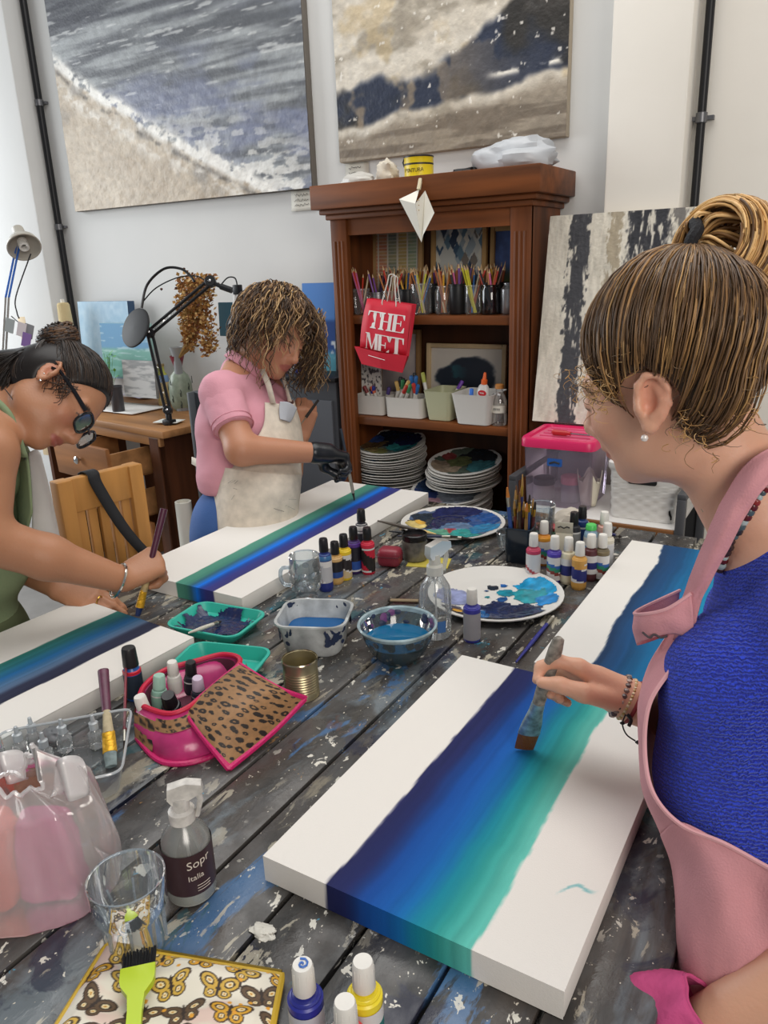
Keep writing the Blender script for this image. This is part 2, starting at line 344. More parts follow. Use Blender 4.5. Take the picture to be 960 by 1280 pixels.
# ---------------------------------------------------------------- bookcase
def wood(name, c, st=(1, 1, .12), a=.42, rough=.5): return mat(name, c, rough=rough, spec=.3, noise=(16, a, st), bump=(30, .12, st))
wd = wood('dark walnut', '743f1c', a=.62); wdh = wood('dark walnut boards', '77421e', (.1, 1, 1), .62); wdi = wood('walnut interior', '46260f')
xl, xr = W(412, 265, YB).x, W(664, 252, YB).x; zt = W(530, 232, YB-.05).z+.035
z1, z2 = W(530, 395, YB+.02).z, W(530, 527, YB+.02).z; z3 = z2-.42; bw = xr-xl; bx = (xl+xr)/2; yb = YW-.012; bd = yb-YB
bc = thing('bookcase', 'dark walnut open bookcase full of art supplies against the back wall', 'bookcase', (bx, yb, 0))
hw = bw/2; pw = .072
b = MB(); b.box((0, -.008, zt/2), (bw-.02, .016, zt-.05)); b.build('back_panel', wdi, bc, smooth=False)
for s in (-1, 1):
    b = MB(); b.box((s*(hw-.012), -bd/2, zt/2), (.024, bd-.02, zt-.06)); b.build('side_panel', wd, bc, smooth=False)
    b = MB(); b.box((s*(hw-pw/2), -bd+.012, (zt-.1)/2), (pw, .028, zt-.1), bev=.003)
    for k in (-1, 0, 1): b.tube([(s*(hw-pw/2)+k*.017, -bd-.002, .3), (s*(hw-pw/2)+k*.017, -bd-.002, zt-.2)], .0055, 8)
    b.build('fluted_pilaster', wd, bc)
b = MB()
def ring(y0, hx, z0, z1_): b.box((0, (y0-0)/2, (z0+z1_)/2), (2*hx, -y0, z1_-z0), bev=.004)
ring(-bd-.055, hw+.05, zt-.085, zt); ring(-bd-.03, hw+.03, zt-.103, zt-.085); ring(-bd-.015, hw+.012, zt-.122, zt-.103)
b.build('cornice', wdh, bc)
b = MB(); b.box((0, -bd+.02, zt-.15), (bw-2*pw, .02, .06)); b.build('top_rail', wdh, bc, smooth=False)
for z in (z1, z2, z3, .12):
    b = MB(); b.box((0, -bd/2+.004, z-.016), (bw-.05, bd-.03, .032), bev=.003); b.build('shelf', wdh, bc)
b = MB(); b.box((0, -bd+.01, .06), (bw-2*pw, .02, .1)); b.build('plinth', wdh, bc, smooth=False)
# things on top of the bookcase
crm = mat('crumpled clear film', 'd9d6cf', rough=.25, alpha=.8)
def crumple(name, loc, r, seed, m, label, cat, sz=(1, 1, 1), amp=.35):
    rs = np.random.RandomState(seed); b = MB(); n, k = 18, 26; P = []
    for i in range(n):
        th = PI*i/(n-1); row = []
        for j in range(k):
            ph = 2*PI*j/k; d = Vector((math.sin(th)*math.cos(ph), math.sin(th)*math.sin(ph), math.cos(th)))
            f = 1+amp*(float(fbm(np.array(d.x*2.2+7), np.array(d.y*2.2+d.z*1.9+5), seed, 4))-.5)*2
            p = Vector((d.x*sz[0], d.y*sz[1], d.z*sz[2]))*r*f; p.z = max(p.z, -.62*r*sz[2]); row.append(p)
        P.append(row)
    b.grid(P, closed_u=True); o = b.build(name, m, ang=35); o.location = (loc[0], loc[1], loc[2]+.62*r*sz[2]); return tag(o, label, cat)
yt = YW-.2
q = W(447, 226, yt); crumple('crumpled_wrapper', (q.x, yt, zt), .045, 4, crm, 'crumpled clear wrapper at left end of the bookcase top', 'wrapper', (1.5, 1, .7))
q = W(484, 220, yt); crumple('crumpled_paper_ball', (q.x, yt, zt), .05, 9, mat('crumpled cream paper', 'cfc6b6', rough=.6), 'crumpled cream paper ball left of the yellow tin', 'paper', (.9, .9, .95), .5)
q = W(583, 216, yt)
b = MB(); rs = random.Random(5)
for k in range(5): b.tube(cr([(rs.uniform(-.05, .05), rs.uniform(-.03, .03), .006+.016*rs.random()) for i in range(7)], 5), .005, 6)
o = b.build('coiled_cable', blackm); o.location = (q.x, yt, zt); tag(o, 'black cable coiled on top of the bookcase', 'cable')
q = W(640, 205, yt); crumple('grey_plastic_bag', (q.x+.02, yt, zt), .10, 23, mat('grey plastic sheet', 'b9bcc0', rough=.35), 'folded pale grey plastic bag at right end of bookcase top', 'bag', (1.35, .8, .62), .42)
a, c = W(508, 222, YW-.22), W(540, 222, YW-.22); rt = (c.x-a.x)/2
t = thing('paint_tin', 'small yellow paint tin with black rim on the bookcase top', 'tin', ((a.x+c.x)/2, YW-.22, zt)); h = .078
ym = mat('yellow enamel', 'e8cf1c', rough=.35)
b = MB(); b.lathe([(rt, 0), (rt*1.02, .003), (rt, .006), (rt, h-.006), (rt*1.03, h-.003), (rt*1.03, h)], 28); b.build('tin_body', ym, t)
b = MB(); b.lathe([(rt*1.035, h-.004), (rt*1.045, h), (rt*.98, h+.002), (rt*.92, h-.002)], 28, cap=False); b.build('rim', blackm, t)
b = MB(); b.lathe([(rt*1.006, h*.62), (rt*1.006, h*.70)], 28, cap=False); b.build('stripe', mat('dark print', '2a2618', rough=.5), t)
b = MB(); b.tube([(-rt*1.02, -.01, h*.6), (-rt*1.12, -.012, h*.8), (-rt*1.0, -.01, h)], .003, 6); b.build('handle_lug', blackm, t)
words('PINTURA', .0185, Matrix.Translation((-.028, -rt*1.02, h*.30)) @ Matrix.Rotation(PI/2, 4, 'X'), mat('black print', '1a1812', rough=.6), 'lettering', t)
# paper pennant hanging from the cornice
yc = YB-.075; A = W(499, 249, yc); B_ = W(543, 266, yc-.005); tp = W(524, 237, yc+.01); bt = W(527, 303, yc)
t = thing('paper_pennant', 'folded white paper pennant hanging from the bookcase cornice', 'pennant', tuple(tp))
b = MB(); mid = A.lerp(B_, .58)+Vector((0, -.03, .01)); L1 = [tp, A, bt]; 
b.add([tp, A, bt, mid], [(0, 1, 2, 3)]); b.add([mid+Vector((0, .002, 0)), tp+Vector((.02, .006, -.004)), B_, B_.lerp(bt, .75)+Vector((0, -.012, 0)), bt], [(0, 1, 2, 3, 4)])
solid(b.build('folded_paper', papm, t, smooth=False, org=tp), .0008)
b = MB(); b.tube([tp+Vector((0, .012, .035)), tp+Vector((0, -.004, .0))], .007, 6); b.build('tape', mat('masking tape', 'd6c9a8', rough=.7), t, org=tp)
b = MB()
for k in range(3):
    for i in range(2): p = A.lerp(tp, .3+.0*k)+Vector((.032+.004*i, -.012, -.018-.016*k)); b.tube([p, p+Vector((.012, -.004, .002)), p+Vector((.03, -.008, .0))], .0012, 4)
b.build('gold_lettering', mat('gold ink', 'b08a3c', rough=.5), t, org=tp)
# framed pieces inside
def framed(name, label, x0, x1, z0, z1, y, fcol, fn, lean=.06, mount=None, fw=.018, n=(90, 90)):
    t = thing(name, label, 'picture', ((x0+x1)/2, y, z0)); w_, h_ = x1-x0, z1-z0; R = Matrix.Rotation(-lean, 4, 'X'); t.rotation_euler = (-lean, 0, 0)
    b = MB()
    for s in (-1, 1): b.box((s*(w_/2-fw/2), 0, h_/2), (fw, .02, h_), bev=.002)
    for z in (fw/2, h_-fw/2): b.box((0, 0, z), (w_-2*fw, .02, fw), bev=.002)
    b.build('frame', wood(name+' frame wood', fcol, a=.2), t)
    art_grid('picture_face', w_-2*fw, h_-2*fw, n[0], n[1], fn, frameM((-(w_/2-fw), .002, fw), (1, 0, 0), (0, 0, 1)), VC, t)
    return t
def swatches(u, v):
    cols = np.array([[190, 84, 76], [70, 110, 130], [186, 150, 80], [90, 150, 150]], float); k = np.clip((u*4.4-.2).astype(int), 0, 3); inside = (np.abs((u*4.4-.2) % 1-.5) < .42)*(v > .08)
    c = cols[k]; c = mixc(c, np.array([200., 180, 120]), fbm(u*4, np.floor(v*16)*1.3, 5)); c = c*(.85+.25*fbm(u*3, np.floor(v*22), 9))[..., None]; c = mixc(np.array([216., 210, 196])+0*c, c, inside*(.9-.6*((v*22) % 1 < .18)))
    return c
def confetti(u, v):
    rs = np.random.RandomState(5); P = rs.rand(70, 2); K = rs.randint(0, 6, 70); cols = np.array([[58, 84, 110], [150, 164, 172], [92, 120, 138], [210, 208, 196], [44, 60, 84], [120, 112, 104]], float)
    c = np.zeros(u.shape+(3,))+np.array([196., 198, 192])
    for (a, b_), k in zip(P, K):
        msk = ((np.abs(u-a)+np.abs(v-b_)*.8) < .085)|((np.hypot(u-a, v-b_)) < .06); c[msk] = cols[k]
    return c
def lagoon(u, v): return mixc(np.array([120., 132, 70]), np.array([74., 100, 160]), sstep(.2, .6, v+.3*(fbm(u*5, v*5, 3)-.5)))*(.8+.4*fbm(u*9, v*9, 4))[..., None]
def darkswirl(u, v):
    r = np.hypot((u-.52)*1.0, (v-.5)*1.15)+.25*(fbm(u*4, v*4, 7)-.5); c = mixc(np.array([212., 206, 196]), np.array([34., 44, 58]), sstep(.46, .38, r)); c = mixc(c, np.array([44., 100, 110]), sstep(.5, .62, fbm(u*5, v*5, 9))*(r < .42)*sstep(.6, .2, u)); return c
def pastel(u, v): return mixc(np.array([196., 186, 176]), np.array([150., 140, 150]), fbm(u*5, v*5, 13))
ya = YW-.06
def wr(a0, b0, a1, b1, Y): p, q_ = W(a0, b0, Y), W(a1, b1, Y); return p.x, q_.x
x0, x1 = wr(462, 282, 527, 340, ya); framed('framed_swatch_chart', 'framed colour swatch chart leaning in upper left of bookcase', x0, x1, z1+.001, W(495, 281, ya).z, ya, 'b08c5e', swatches)
x0, x1 = wr(537, 275, 607, 332, ya); framed('framed_abstract_print', 'framed picture of blue and grey patches in upper bookcase centre', x0, x1, z1+.001, W(570, 275, ya).z, ya, 'b8925e', confetti)
x0, x1 = W(612, 281, ya).x, xr-.035; framed('framed_landscape', 'small framed blue and green picture behind right pilaster', x0, x1, z1+.001, W(630, 282, ya).z, ya, 'b8925e', lagoon)
x0, x1 = W(532, 430, ya).x, W(632, 440, ya).x; framed('framed_dark_abstract', 'framed dark blue swirl picture behind the bins on middle shelf', x0, x1, z2+.001, W(580, 430, ya).z, ya, 'cdb48c', darkswirl)
x0, x1 = W(470, 412, ya).x, W(523, 412, ya).x; framed('framed_pastel_picture', 'pale framed picture behind the red gift bag', x0, x1, z2+.001, W(500, 412, ya).z, ya, '8a6a45', pastel)
def floral(u, v): c = np.zeros(u.shape+(3,))+np.array([222., 218, 210]); c = mixc(c, np.array([70., 66, 70]), sstep(.55, .6, fbm(u*12, v*18, 3))); return mixc(c, np.array([190., 90, 100]), sstep(.16, .1, np.hypot(u-.6, (v-.45)*1.4))*sstep(.4, .5, fbm(u*10, v*10, 6)))
a, c = W(429, 453, YB+.12), W(453, 512, YB+.12); t = thing('illustrated_card', 'black and white illustrated card standing at left of middle shelf', 'card', (max(a.x, xl+.03), YB+.12, z2))
b = MB(); b.box((.045, 0, (a.z-z2)/2), (.09, .004, a.z-z2)); b.build('card_stock', papm, t, smooth=False)
art_grid('printed_face', .088, a.z-z2-.002, 40, 60, floral, frameM((.001, -.0035, .001), (1, 0, 0), (0, 0, 1)), VC, t); t.rotation_euler = (-.05, 0, .2)
# ================================================================ bookcase contents
glass = glassy('clear glass', op=.06); glassd = glassy('cloudy plastic', 'e4e6ea', op=.34, rough=.25, body='d4d4da')
YJ = YB+.10
def pencil_mb(col, L=.175, tip='d9b88a'):
    b = MB(); b.col = lin(col); b.lathe([(.0036, 0), (.0036, L-.018)], 6); b.col = lin(tip); b.lathe([(.0036, L-.018), (.0009, L-.003)], 6); b.col = lin(col); b.lathe([(.0009, L-.003), (.0003, L)], 6); return b
PC = ['c8402f', 'e0a92e', '3a6fb0', '4a8f4e', 'd9c9a8', '7a4a9a', 'c9824a', '2d2d34', 'd9d23a', 'a85a34', 'd06a9a', '5a3a28']
PM = [pencil_mb(c) for c in PC]; pmesh = []
for c, pmb in zip(PC, PM):
    o = pmb.build('pencil', VC, smooth=False); pmesh.append(o.data); bpy.data.objects.remove(o)
def jar(name, label, x, y, z, r, h, m, neck=None):
    t = thing(name, label, 'jar', (x, y, z), 0, 'pencil jars on the upper shelf'); b = MB()
    prof = [(0, .003), (r*.92, .002), (r, .008), (r, h*.8), (neck or r, h*.93), (neck or r, h)]
    b.lathe(prof, 22, cap=False); b.build('jar_wall', m, t)
    b = MB(); rr = neck or r; b.lathe([(rr-.002, h-.006), (rr+.003, h-.004), (rr+.003, h), (rr-.002, h+.001)], 22, cap=False); b.build('rim', m, t); return t
def fill(x, y, z, r, h, n, seed, cols, label, group):
    rs = random.Random(seed)
    for i in range(n):
        a = rs.uniform(0, 2*PI); rb = r*.7*math.sqrt(rs.random()); a2 = a+rs.uniform(-1, 1); L = .175
        p0 = Vector((x+rb*math.cos(a+2.5)*.6, y+rb*math.sin(a+2.5)*.6, z+.006)); p1 = Vector((x+r*.82*math.cos(a2)*rs.random()**.5, y+r*.82*math.sin(a2)*rs.random()**.5, z+h))
        o = bpy.data.objects.new('pencil', pmesh[cols[i % len(cols)]]); C.objects.link(o); o.location = p0
        o.rotation_mode = 'QUATERNION'; o.rotation_quaternion = (p1-p0).to_track_quat('Z', 'Y'); s = rs.uniform(.86, 1.06); o.scale = (1, 1, s); tag(o, label, 'pencil', group)
tinm = mat('brushed tin', 'a9a9ab', rough=.3, metal=.9); darkj = mat('black pot', '141416', rough=.4)
def srow(px): return W(px, 392, YJ).x
JR = [(453, .034, .10, glass, 'tall clear glass jar of pink and red pencils at shelf left end', 5, [10, 0, 4]), (471, .03, .085, tinm, 'small tin jar of purple pens second from left', 5, [5, 7, 5]),
      (489, .034, .09, glass, 'glass jar of brown pencils behind the gift bag handles', 10, [9, 6, 0, 4, 11]), (508, .034, .095, darkj, 'dark jar with pale label holding many pencils right of the gift bag', 10, [1, 9, 11, 2, 6]),
      (527, .042, .115, glass, 'wide glass jar of tan and grey pencils in shelf centre', 12, [4, 6, 4, 7, 8, 2]), (553, .034, .105, glass, 'waisted glass jar of natural wood pencils crossing', 10, [6, 6, 9, 4, 1]),
      (572, .031, .11, darkj, 'slim black pot of pencils between two glass jars', 9, [9, 10, 5, 7, 0]), (590, .034, .105, glass, 'glass jar with bright yellow and blue pencils', 9, [8, 2, 8, 4, 9, 0]),
      (613, .036, .105, glassy('smoked glass', '77777c', op=.2, body='202024'), 'smoky glass jar of fat crayons near right pilaster', 7, [0, 6, 10, 7, 11]), (634, .03, .11, tinm, 'shiny metal bottle half hidden by the right pilaster', 0, [0])]
for i, (px, r, h, m_, lab, n, cols) in enumerate(JR):
    x = srow(px); y = YJ+(.012 if i % 2 else 0); jar('pencil_jar', lab, x, y, z1, r, h, m_, neck=(r*.55 if n == 0 else (r*.8 if i in (5, 8) else None)))
    fill(x, y, z1, r, h, n, 10+i, cols, 'pencil in the '+' '.join(lab.split()[:9]), 'pencils in the upper shelf jars')
# a second row of pots behind
for i, (px, n) in enumerate([(500, 9), (520, 9), (543, 9), (565, 9), (583, 9), (606, 8), (622, 6)]):
    x = W(px, 392, YJ+.1).x; t = jar('pencil_pot', 'dark pencil pot in the back row, '+['first', 'second', 'third', 'fourth', 'fifth', 'sixth', 'last'][i]+' from the left', x, YJ+.1, z1, .034, .11, darkj); fill(x, YJ+.1, z1, .034, .11, n, 40+i, [9, 6, 0, 11, 1, 5, 4, 10], 'colour pencil in the back row of pots on upper shelf', 'pencils in the back row pots')
# gift bag with lettering
yb_ = YB-.012; A = W(459, 373, yb_); B_ = W(515, 381, yb_); Cc = W(450, 434, yb_-.005); Dd = W(508, 446, yb_-.005)
redm = mat('red paper', 'd8263c', rough=.55); redd = redm
org = A.copy(); t = thing('gift_bag', 'red paper gift bag with white serif lettering hanging on the bookcase', 'bag', tuple(org))
bk = Vector((0, .045, 0)); Cb = Cc+Vector((-.0, -.02, .0)); Db = Dd+Vector((0, -.02, 0))
b = MB(); n = 8
b.grid([[A.lerp(B_, u).lerp(Cc.lerp(Dd, u), v)+Vector((0, -.012*math.sin(PI*v)*(1-.5*u)+.003*math.sin(u*9), 0)) for u in np.linspace(0, 1, n)] for v in np.linspace(0, 1, n)]); solid(b.build('front_panel', redm, t, org=org), .0008)
b = MB(); b.grid([[p+Vector((0, .035, 0)) for p in (A, B_)], [p+Vector((0, .02, 0)) for p in (Cc, Dd)]]); b.grid([[A, Cc], [A+Vector((.01, .018, 0)), Cc+Vector((.012, .01, 0))], [A+Vector((0, .035, 0)), Cc+Vector((0, .02, 0))]]); b.grid([[B_, Dd], [B_+Vector((-.01, .018, 0)), Dd+Vector((-.012, .01, 0))], [B_+Vector((0, .035, 0)), Dd+Vector((0, .02, 0))]]); solid(b.build('back_panel', redm, t, org=org, smooth=False), .0008)
E0 = W(443, 433, yb_-.03); E1 = W(452, 455, yb_-.02); E2 = W(503, 466, yb_-.02); E3 = W(509, 445, yb_-.03)
b = MB(); mc = (E0+E3)/2+Vector((0, .01, 0)); b.add([E0, E1, E2, E3, E0.lerp(E3, .5)+Vector((0, -.012, -.004)), E1.lerp(E2, .5)+Vector((0, -.006, .0))], [(0, 1, 5, 4), (4, 5, 2, 3)]); b.add([E0, E1, Cc+Vector((0, .02, 0))], [(0, 1, 2)]); b.add([E2, E3, Dd+Vector((0, .02, 0))], [(0, 1, 2)]); b.add([E1, E2, Dd+Vector((0, .02, .01)), Cc+Vector((0, .02, .01))], [(0, 1, 2, 3)])
solid(b.build('folded_base', redm, t, smooth=False, org=org), .0008)
whm = mat('white print', 'efece8', rough=.6); b = MB(); p0 = W(459, 439, yb_-.04); p1 = W(480, 444, yb_-.04); b.tube([E0.lerp(E3, .3)+Vector((0, -.012, -.022)), E0.lerp(E3, .62)+Vector((0, -.016, -.028))], .0012, 4); b.build('white_line', whm, t, org=org)
for k, (pa, pb, top) in enumerate([((478, 376), (495, 378), (490, 344)), ((484, 377), (500, 379), (493, 346))]):
    a_, c_, d_ = W(*pa, yb_-.002+.03*k), W(*pb, yb_-.002+.03*k), W(*top, yb_+.02+.01*k); b = MB(); e = Vector((0, 0, .0))
    b.tube(cr([a_-Vector((0, 0, .015)), a_, a_.lerp(d_, .7)+(a_-c_)*.12, d_+(a_-c_)*.18, d_+(c_-a_)*.22, c_.lerp(d_, .7)+(c_-a_)*.12, c_, c_-Vector((0, 0, .015))], 6), .0023, 6); b.build('handle', mat('white cord', 'dcd6cc', rough=.7), t, org=org)
def serif(ch):
    """outlines of a heavy-stem, hairline-serif capital in a unit box"""
    S = .2; T_ = .045; B = []
    bar = lambda x0, y0, x1, y1: B.append([(x0, y0), (x1, y0), (x1, y1), (x0, y1)])
    def foot(x0, x1, y, d): B.append([(x0-.1, y), (x1+.1, y), (x1+.1, y+d*T_), (x1, y+d*.09), (x0, y+d*.09), (x0-.1, y+d*T_)][::d])
    if ch == 'T': bar(.38, 0, .62, 1); foot(.38, .62, 0, 1); bar(0, .94, 1, 1); B.append([(0, .7), (.05, .7), (.14, .94), (0, .94)]); B.append([(1, .7), (1, .94), (.86, .94), (.95, .7)])
    if ch == 'H':
        for x in (.1, .68): bar(x, 0, x+.22, 1); foot(x, x+.22, 0, 1); foot(x, x+.22, 1, -1)
        bar(.3, .48, .7, .53)
    if ch == 'E': bar(.1, 0, .34, 1); bar(0, 0, .9, T_); bar(0, 1-T_, .88, 1); bar(.3, .48, .66, .53); B.append([(.62, .36), (.68, .36), (.68, .66), (.62, .66)]); B.append([(.86, .02), (.93, .02), (.93, .3), (.88, .3), (.72, .04)]); B.append([(.72, .96), (.86, .72), (.9, .72), (.9, .98)])
    if ch == 'M':
        bar(.1, 0, .15, 1); foot(.1, .15, 0, 1); B.append([(.06, 1), (.3, 1), (.57, .12), (.48, 0)]); B.append([(.48, 0), (.55, 0), (.86, 1), (.78, 1)]); bar(.74, 0, .96, 1); foot(.74, .96, 0, 1); bar(0, 1-T_, .25, 1); bar(.78, 1-T_, 1.06, 1)
    return B
ux = (B_-A).normalized(); dn = (Cc-A).normalized(); wl = (B_-A).length; hl = (Cc-A).length; nrm = Vector((0, -1, 0))
b = MB()
def put(chs, u0, v0, wch, hch, clip=None):
    for i, ch in enumerate(chs):
        for poly in serif(ch):
            Q = []
            for x, y in poly:
                if clip is not None: y = max(y, clip)
                u = u0+i*wch*.92+x*wch; v = v0+(1-y)*hch; p = A.lerp(B_, u).lerp(Cc.lerp(Dd, u), v); p = p+Vector((0, -.012*math.sin(PI*v)*(1-.5*u)+.003*math.sin(u*9)-.0016, 0)); Q.append(p)
            b.add(Q, [tuple(range(len(Q)))])
put('THE', .10, .22, .29, .34); put('MET', .10, .66, .29, .40, clip=.18)
solid(b.build('white_lettering', whm, t, smooth=False, org=org), .0006)
# storage bins
def bin_(name, label, px0, px1, pyt, Y, hh, dep, col, taper=.86, rz=0):
    a, c = W(px0, pyt, Y), W(px1, pyt, Y); wd_ = c.x-a.x; t = thing(name, label, 'storage bin', ((a.x+c.x)/2, Y+dep/2, z2), rz, 'plastic bins on the middle shelf'); b = MB(); m = mat(name+col, col, rough=.45)
    ro = lambda k, z, r: [Vector((x, y, z)) for x, y in rrect(wd_*k, dep*k, r, 4)]
    b.grid([ro(taper*.9, .0, .012), ro(taper, .004, .016), ro(1, hh-.004, .018), ro(1.02, hh, .018), ro(.985, hh, .016), ro(.97, hh-.006, .016), ro(taper*.95, .008, .014)], closed_u=True); b.add(ro(taper*.9, 0, .012), [tuple(range(20))[::-1]]); b.add(ro(taper*.95, .008, .014), [tuple(range(20))])
    b.build('tub', m, t); return t, ((a.x+c.x)/2, Y+dep/2, wd_)
_, B1 = bin_('storage_bin', 'white square bin at left end of the middle shelf', 441, 478, 492, YB+.05, .082, .13, 'dcd8d0', .95)
_, B2 = bin_('storage_bin', 'white bin full of marker pens, second from left', 480, 527, 497, YB+.04, .084, .12, 'dedad2', .95)
_, B3 = bin_('storage_bin', 'tapered pale green bin in middle of the shelf', 528, 562, 488, YB+.03, .118, .16, 'c3c4a2', .8)
_, B4 = bin_('storage_bin', 'tapered white bin at right holding the glue bottle', 563, 613, 493, YB+.0, .118, .17, 'e2dfd9', .8)
capc = ['1d1d20', 'c23b32', '2f6db0', 'd9b46a', '3f8a5a', 'b8a894']
def marker(x, y, z, d, cap, label, L=.13):
    o = thing('marker_pen', label, 'marker', (x, y, z), 0, 'marker pens in the bins'); o.rotation_mode = 'QUATERNION'; o.rotation_quaternion = Vector(d).to_track_quat('Z', 'Y')
    b = MB(); b.lathe([(.006, 0), (.0075, .004), (.0075, L*.68), (.0068, L*.7)], 10); b.build('barrel', mat('white plastic', 'e4e0d8', rough=.4), o); b = MB(); b.lathe([(.0082, L*.69), (.0082, L*.97), (.006, L)], 10); b.build('cap', mat('marker cap '+cap, cap, rough=.4), o)
rs = random.Random(8)
for i in range(13):
    marker(B2[0]+rs.uniform(-.42, .3)*B2[2], B2[1]+rs.uniform(-.02, .035), z2+.02+.012*(i % 3), (rs.uniform(-.1, .75), rs.uniform(-.5, .1), 1), capc[rs.choice([3, 3, 5, 0, 1, 2, 4])] if i > 3 else capc[i], 'white marker pen lying among others in the white bin')
for i, (c, dx) in enumerate([('2a3fa0', -.04), ('d9653a', .02), ('5a4a8a', .035), ('8a3a3a', -.015)]):
    marker(B1[0]+dx, B1[1]+.01, z2+.02, (.3*((-1)**i), -.15, .75), c, ['blue capped marker', 'orange capped marker', 'violet capped marker', 'dark red capped marker'][i]+' in the left white bin', .1)
marker(B3[0]-.075, B3[1], z2+.05, (-.25, .1, 1), 'b9bd5a', 'olive capped marker between the two middle bins'); marker(B3[0]+.0, B3[1]+.02, z2+.04, (.5, .3, 1), '6a3aa0', 'purple capped marker in the pale green bin', .12)
marker(B4[0]-.02, B4[1]-.04, z2+.03, (.05, 0, 1), '2d6fd0', 'blue capped tube standing in the right white bin', .105)
# glue bottle
gx, gy = W(601, 480, YB+.1).x, YB+.1; t = thing('glue_bottle', 'white glue bottle with orange nozzle and red oval badge in right bin', 'bottle', (gx, gy, z2+.012)); t.rotation_euler = (0, .1, 0)
b = MB(); b.lathe([(.024, 0), (.026, .004), (.026, .105), (.02, .125), (.011, .135)], 20, sy=.7); b.build('bottle_body', mat('translucent white plastic', 'd9d6d2', rough=.3), t)
b = MB(); b.lathe([(.012, .133), (.012, .15), (.008, .153), (.0055, .175), (.004, .178)], 14); b.build('nozzle', mat('orange plastic', 'e8662a', rough=.4), t)
b = MB(); b.prism([(.017*math.cos(a), .011*math.sin(a)) for a in np.linspace(0, 2*PI, 24, endpoint=False)], .001, Matrix.Translation((.004, -.0188, .102)) @ Matrix.Rotation(PI/2, 4, 'X')); b.build('badge', mat('red badge', 'c8202c', rough=.5), t)
b = MB(); b.tube([(-.006+.002*k, -.0202, .102+.003*math.sin(k*2.1)) for k in range(9)], .0012, 4); b.build('badge_script', whm, t)
# glass bottle with label + plastic sleeve
x = W(624, 520, YB+.06).x; t = thing('glass_bottle', 'clear glass bottle with small white label at right end of middle shelf', 'bottle', (x, YB+.06, z2)); b = MB()
b.lathe([(0, .003), (.026, .002), (.028, .008), (.028, .095), (.02, .115), (.014, .122), (.014, .14)], 22, cap=False); b.build('bottle_wall', glass, t); b = MB(); b.lathe([(.0286, .05), (.0286, .078)], 22, cap=False); b.build('paper_label', papm, t); b = MB(); b.lathe([(.0165, .138), (.0165, .152), (.012, .155)], 14); b.build('stopper', mat('amber stopper', 'b87a3c', rough=.5), t)
b = MB()
for i in range(6): x_ = -.011+.0045*i; b.box((x_, -.0288+.002*abs(i-2.5)*.3, .064), (.0014, .0012, .008)); b.box((x_+.0012, -.0288, .0675), (.0025, .0012, .0012))
b.build('label_print', inkm, t)
a, c = W(618, 455, YB+.12), W(634, 495, YB+.12); t = crumple('clear_sleeve', (a.x-.01, YB+.15, z2+.09), .06, 31, glassy('crinkled clear plastic', 'f0f0f2', op=.25, rough=.15, body='e8e8ea'), 'crinkled clear plastic sleeve behind the glue bottle', 'sleeve', (.45, .3, 1.3), .3)
t.location.z = z2+.001+.03
# plate stacks
def plate_mb(r=.15): b = MB(); b.lathe([(0, .004), (r*.62, .004), (r*.7, .007), (r*.93, .017), (r, .019), (r*1.0, .0165), (r*.93, .013), (r*.7, .002), (r*.6, 0), (0, 0)], 40, cap=False); return b
porc = mat('white melamine', 'dedbd5', rough=.3); plate0 = plate_mb().build('paint_plate', porc); PLM = plate0.data; bpy.data.objects.remove(plate0)
def pigment(seed, blobs, r=.15, rough=VCG, dark=None):
    """paint lying in a plate; blobs = (x, y, radius, colour)"""
    n = 110; u, v = np.meshgrid(np.linspace(-1, 1, n), np.linspace(-1, 1, n)); col = np.zeros(u.shape+(3,)); hgt = np.zeros(u.shape)-1
    for k, (x, y, rr, c) in enumerate(blobs):
        d = np.hypot(u-x, v-y)+.32*rr*(fbm(u*5/max(rr, .2)*.5+9, v*5/max(rr, .2)*.5+3, seed+k, 4)-.5)*2; msk = (d < rr)&(np.hypot(u, v) < .93)
        cc = np.array([int(c[i:i+2], 16) for i in (0, 2, 4)], float)*(.75+.5*fbm(u*9, v*9, seed+50+k)[..., None]); col = np.where(msk[..., None], cc, col); hgt = np.where(msk, .0025*np.clip((rr-d)/.1, .25, 1)*(.5+fbm(u*14, v*14, seed+k)), hgt)
    b = MB(); rad = np.hypot(u, v); base = np.interp(rad, [0, .62, .7, .93, 1], [.004, .004, .007, .017, .019]); ids = -np.ones(u.shape, int); vs = []; cs = []
    ok = hgt >= 0
    for i, j in zip(*np.nonzero(ok)): ids[i, j] = len(vs); vs.append((u[i, j]*r, v[i, j]*r, base[i, j]+.0006+hgt[i, j])); cs.append(col[i, j])
    fs = [(ids[i, j], ids[i, j+1], ids[i+1, j+1], ids[i+1, j]) for i in range(n-1) for j in range(n-1) if min(ids[i, j], ids[i, j+1], ids[i+1, j+1], ids[i+1, j]) >= 0]
    b.v = vs; b.f = fs; b.mi = [0]*len(fs); b.c = []
    return b, linA(np.clip(np.array(cs), 0, 255))
def plate(x, y, z, label, group, rz=0, blobs=None, seed=1, s=1, tilt=0):
    o = thing('paint_plate', label, 'plate', (x, y, z), rz, group); o.scale = (s, s, 1); o.rotation_euler = (tilt, 0, rz)
    p = bpy.data.objects.new('plate', PLM); C.objects.link(p); p.parent = o
    if blobs: b, c = pigment(seed, blobs); b.build('dried_paint', VCG, o, vcol=c)
    return o
rs = random.Random(3)
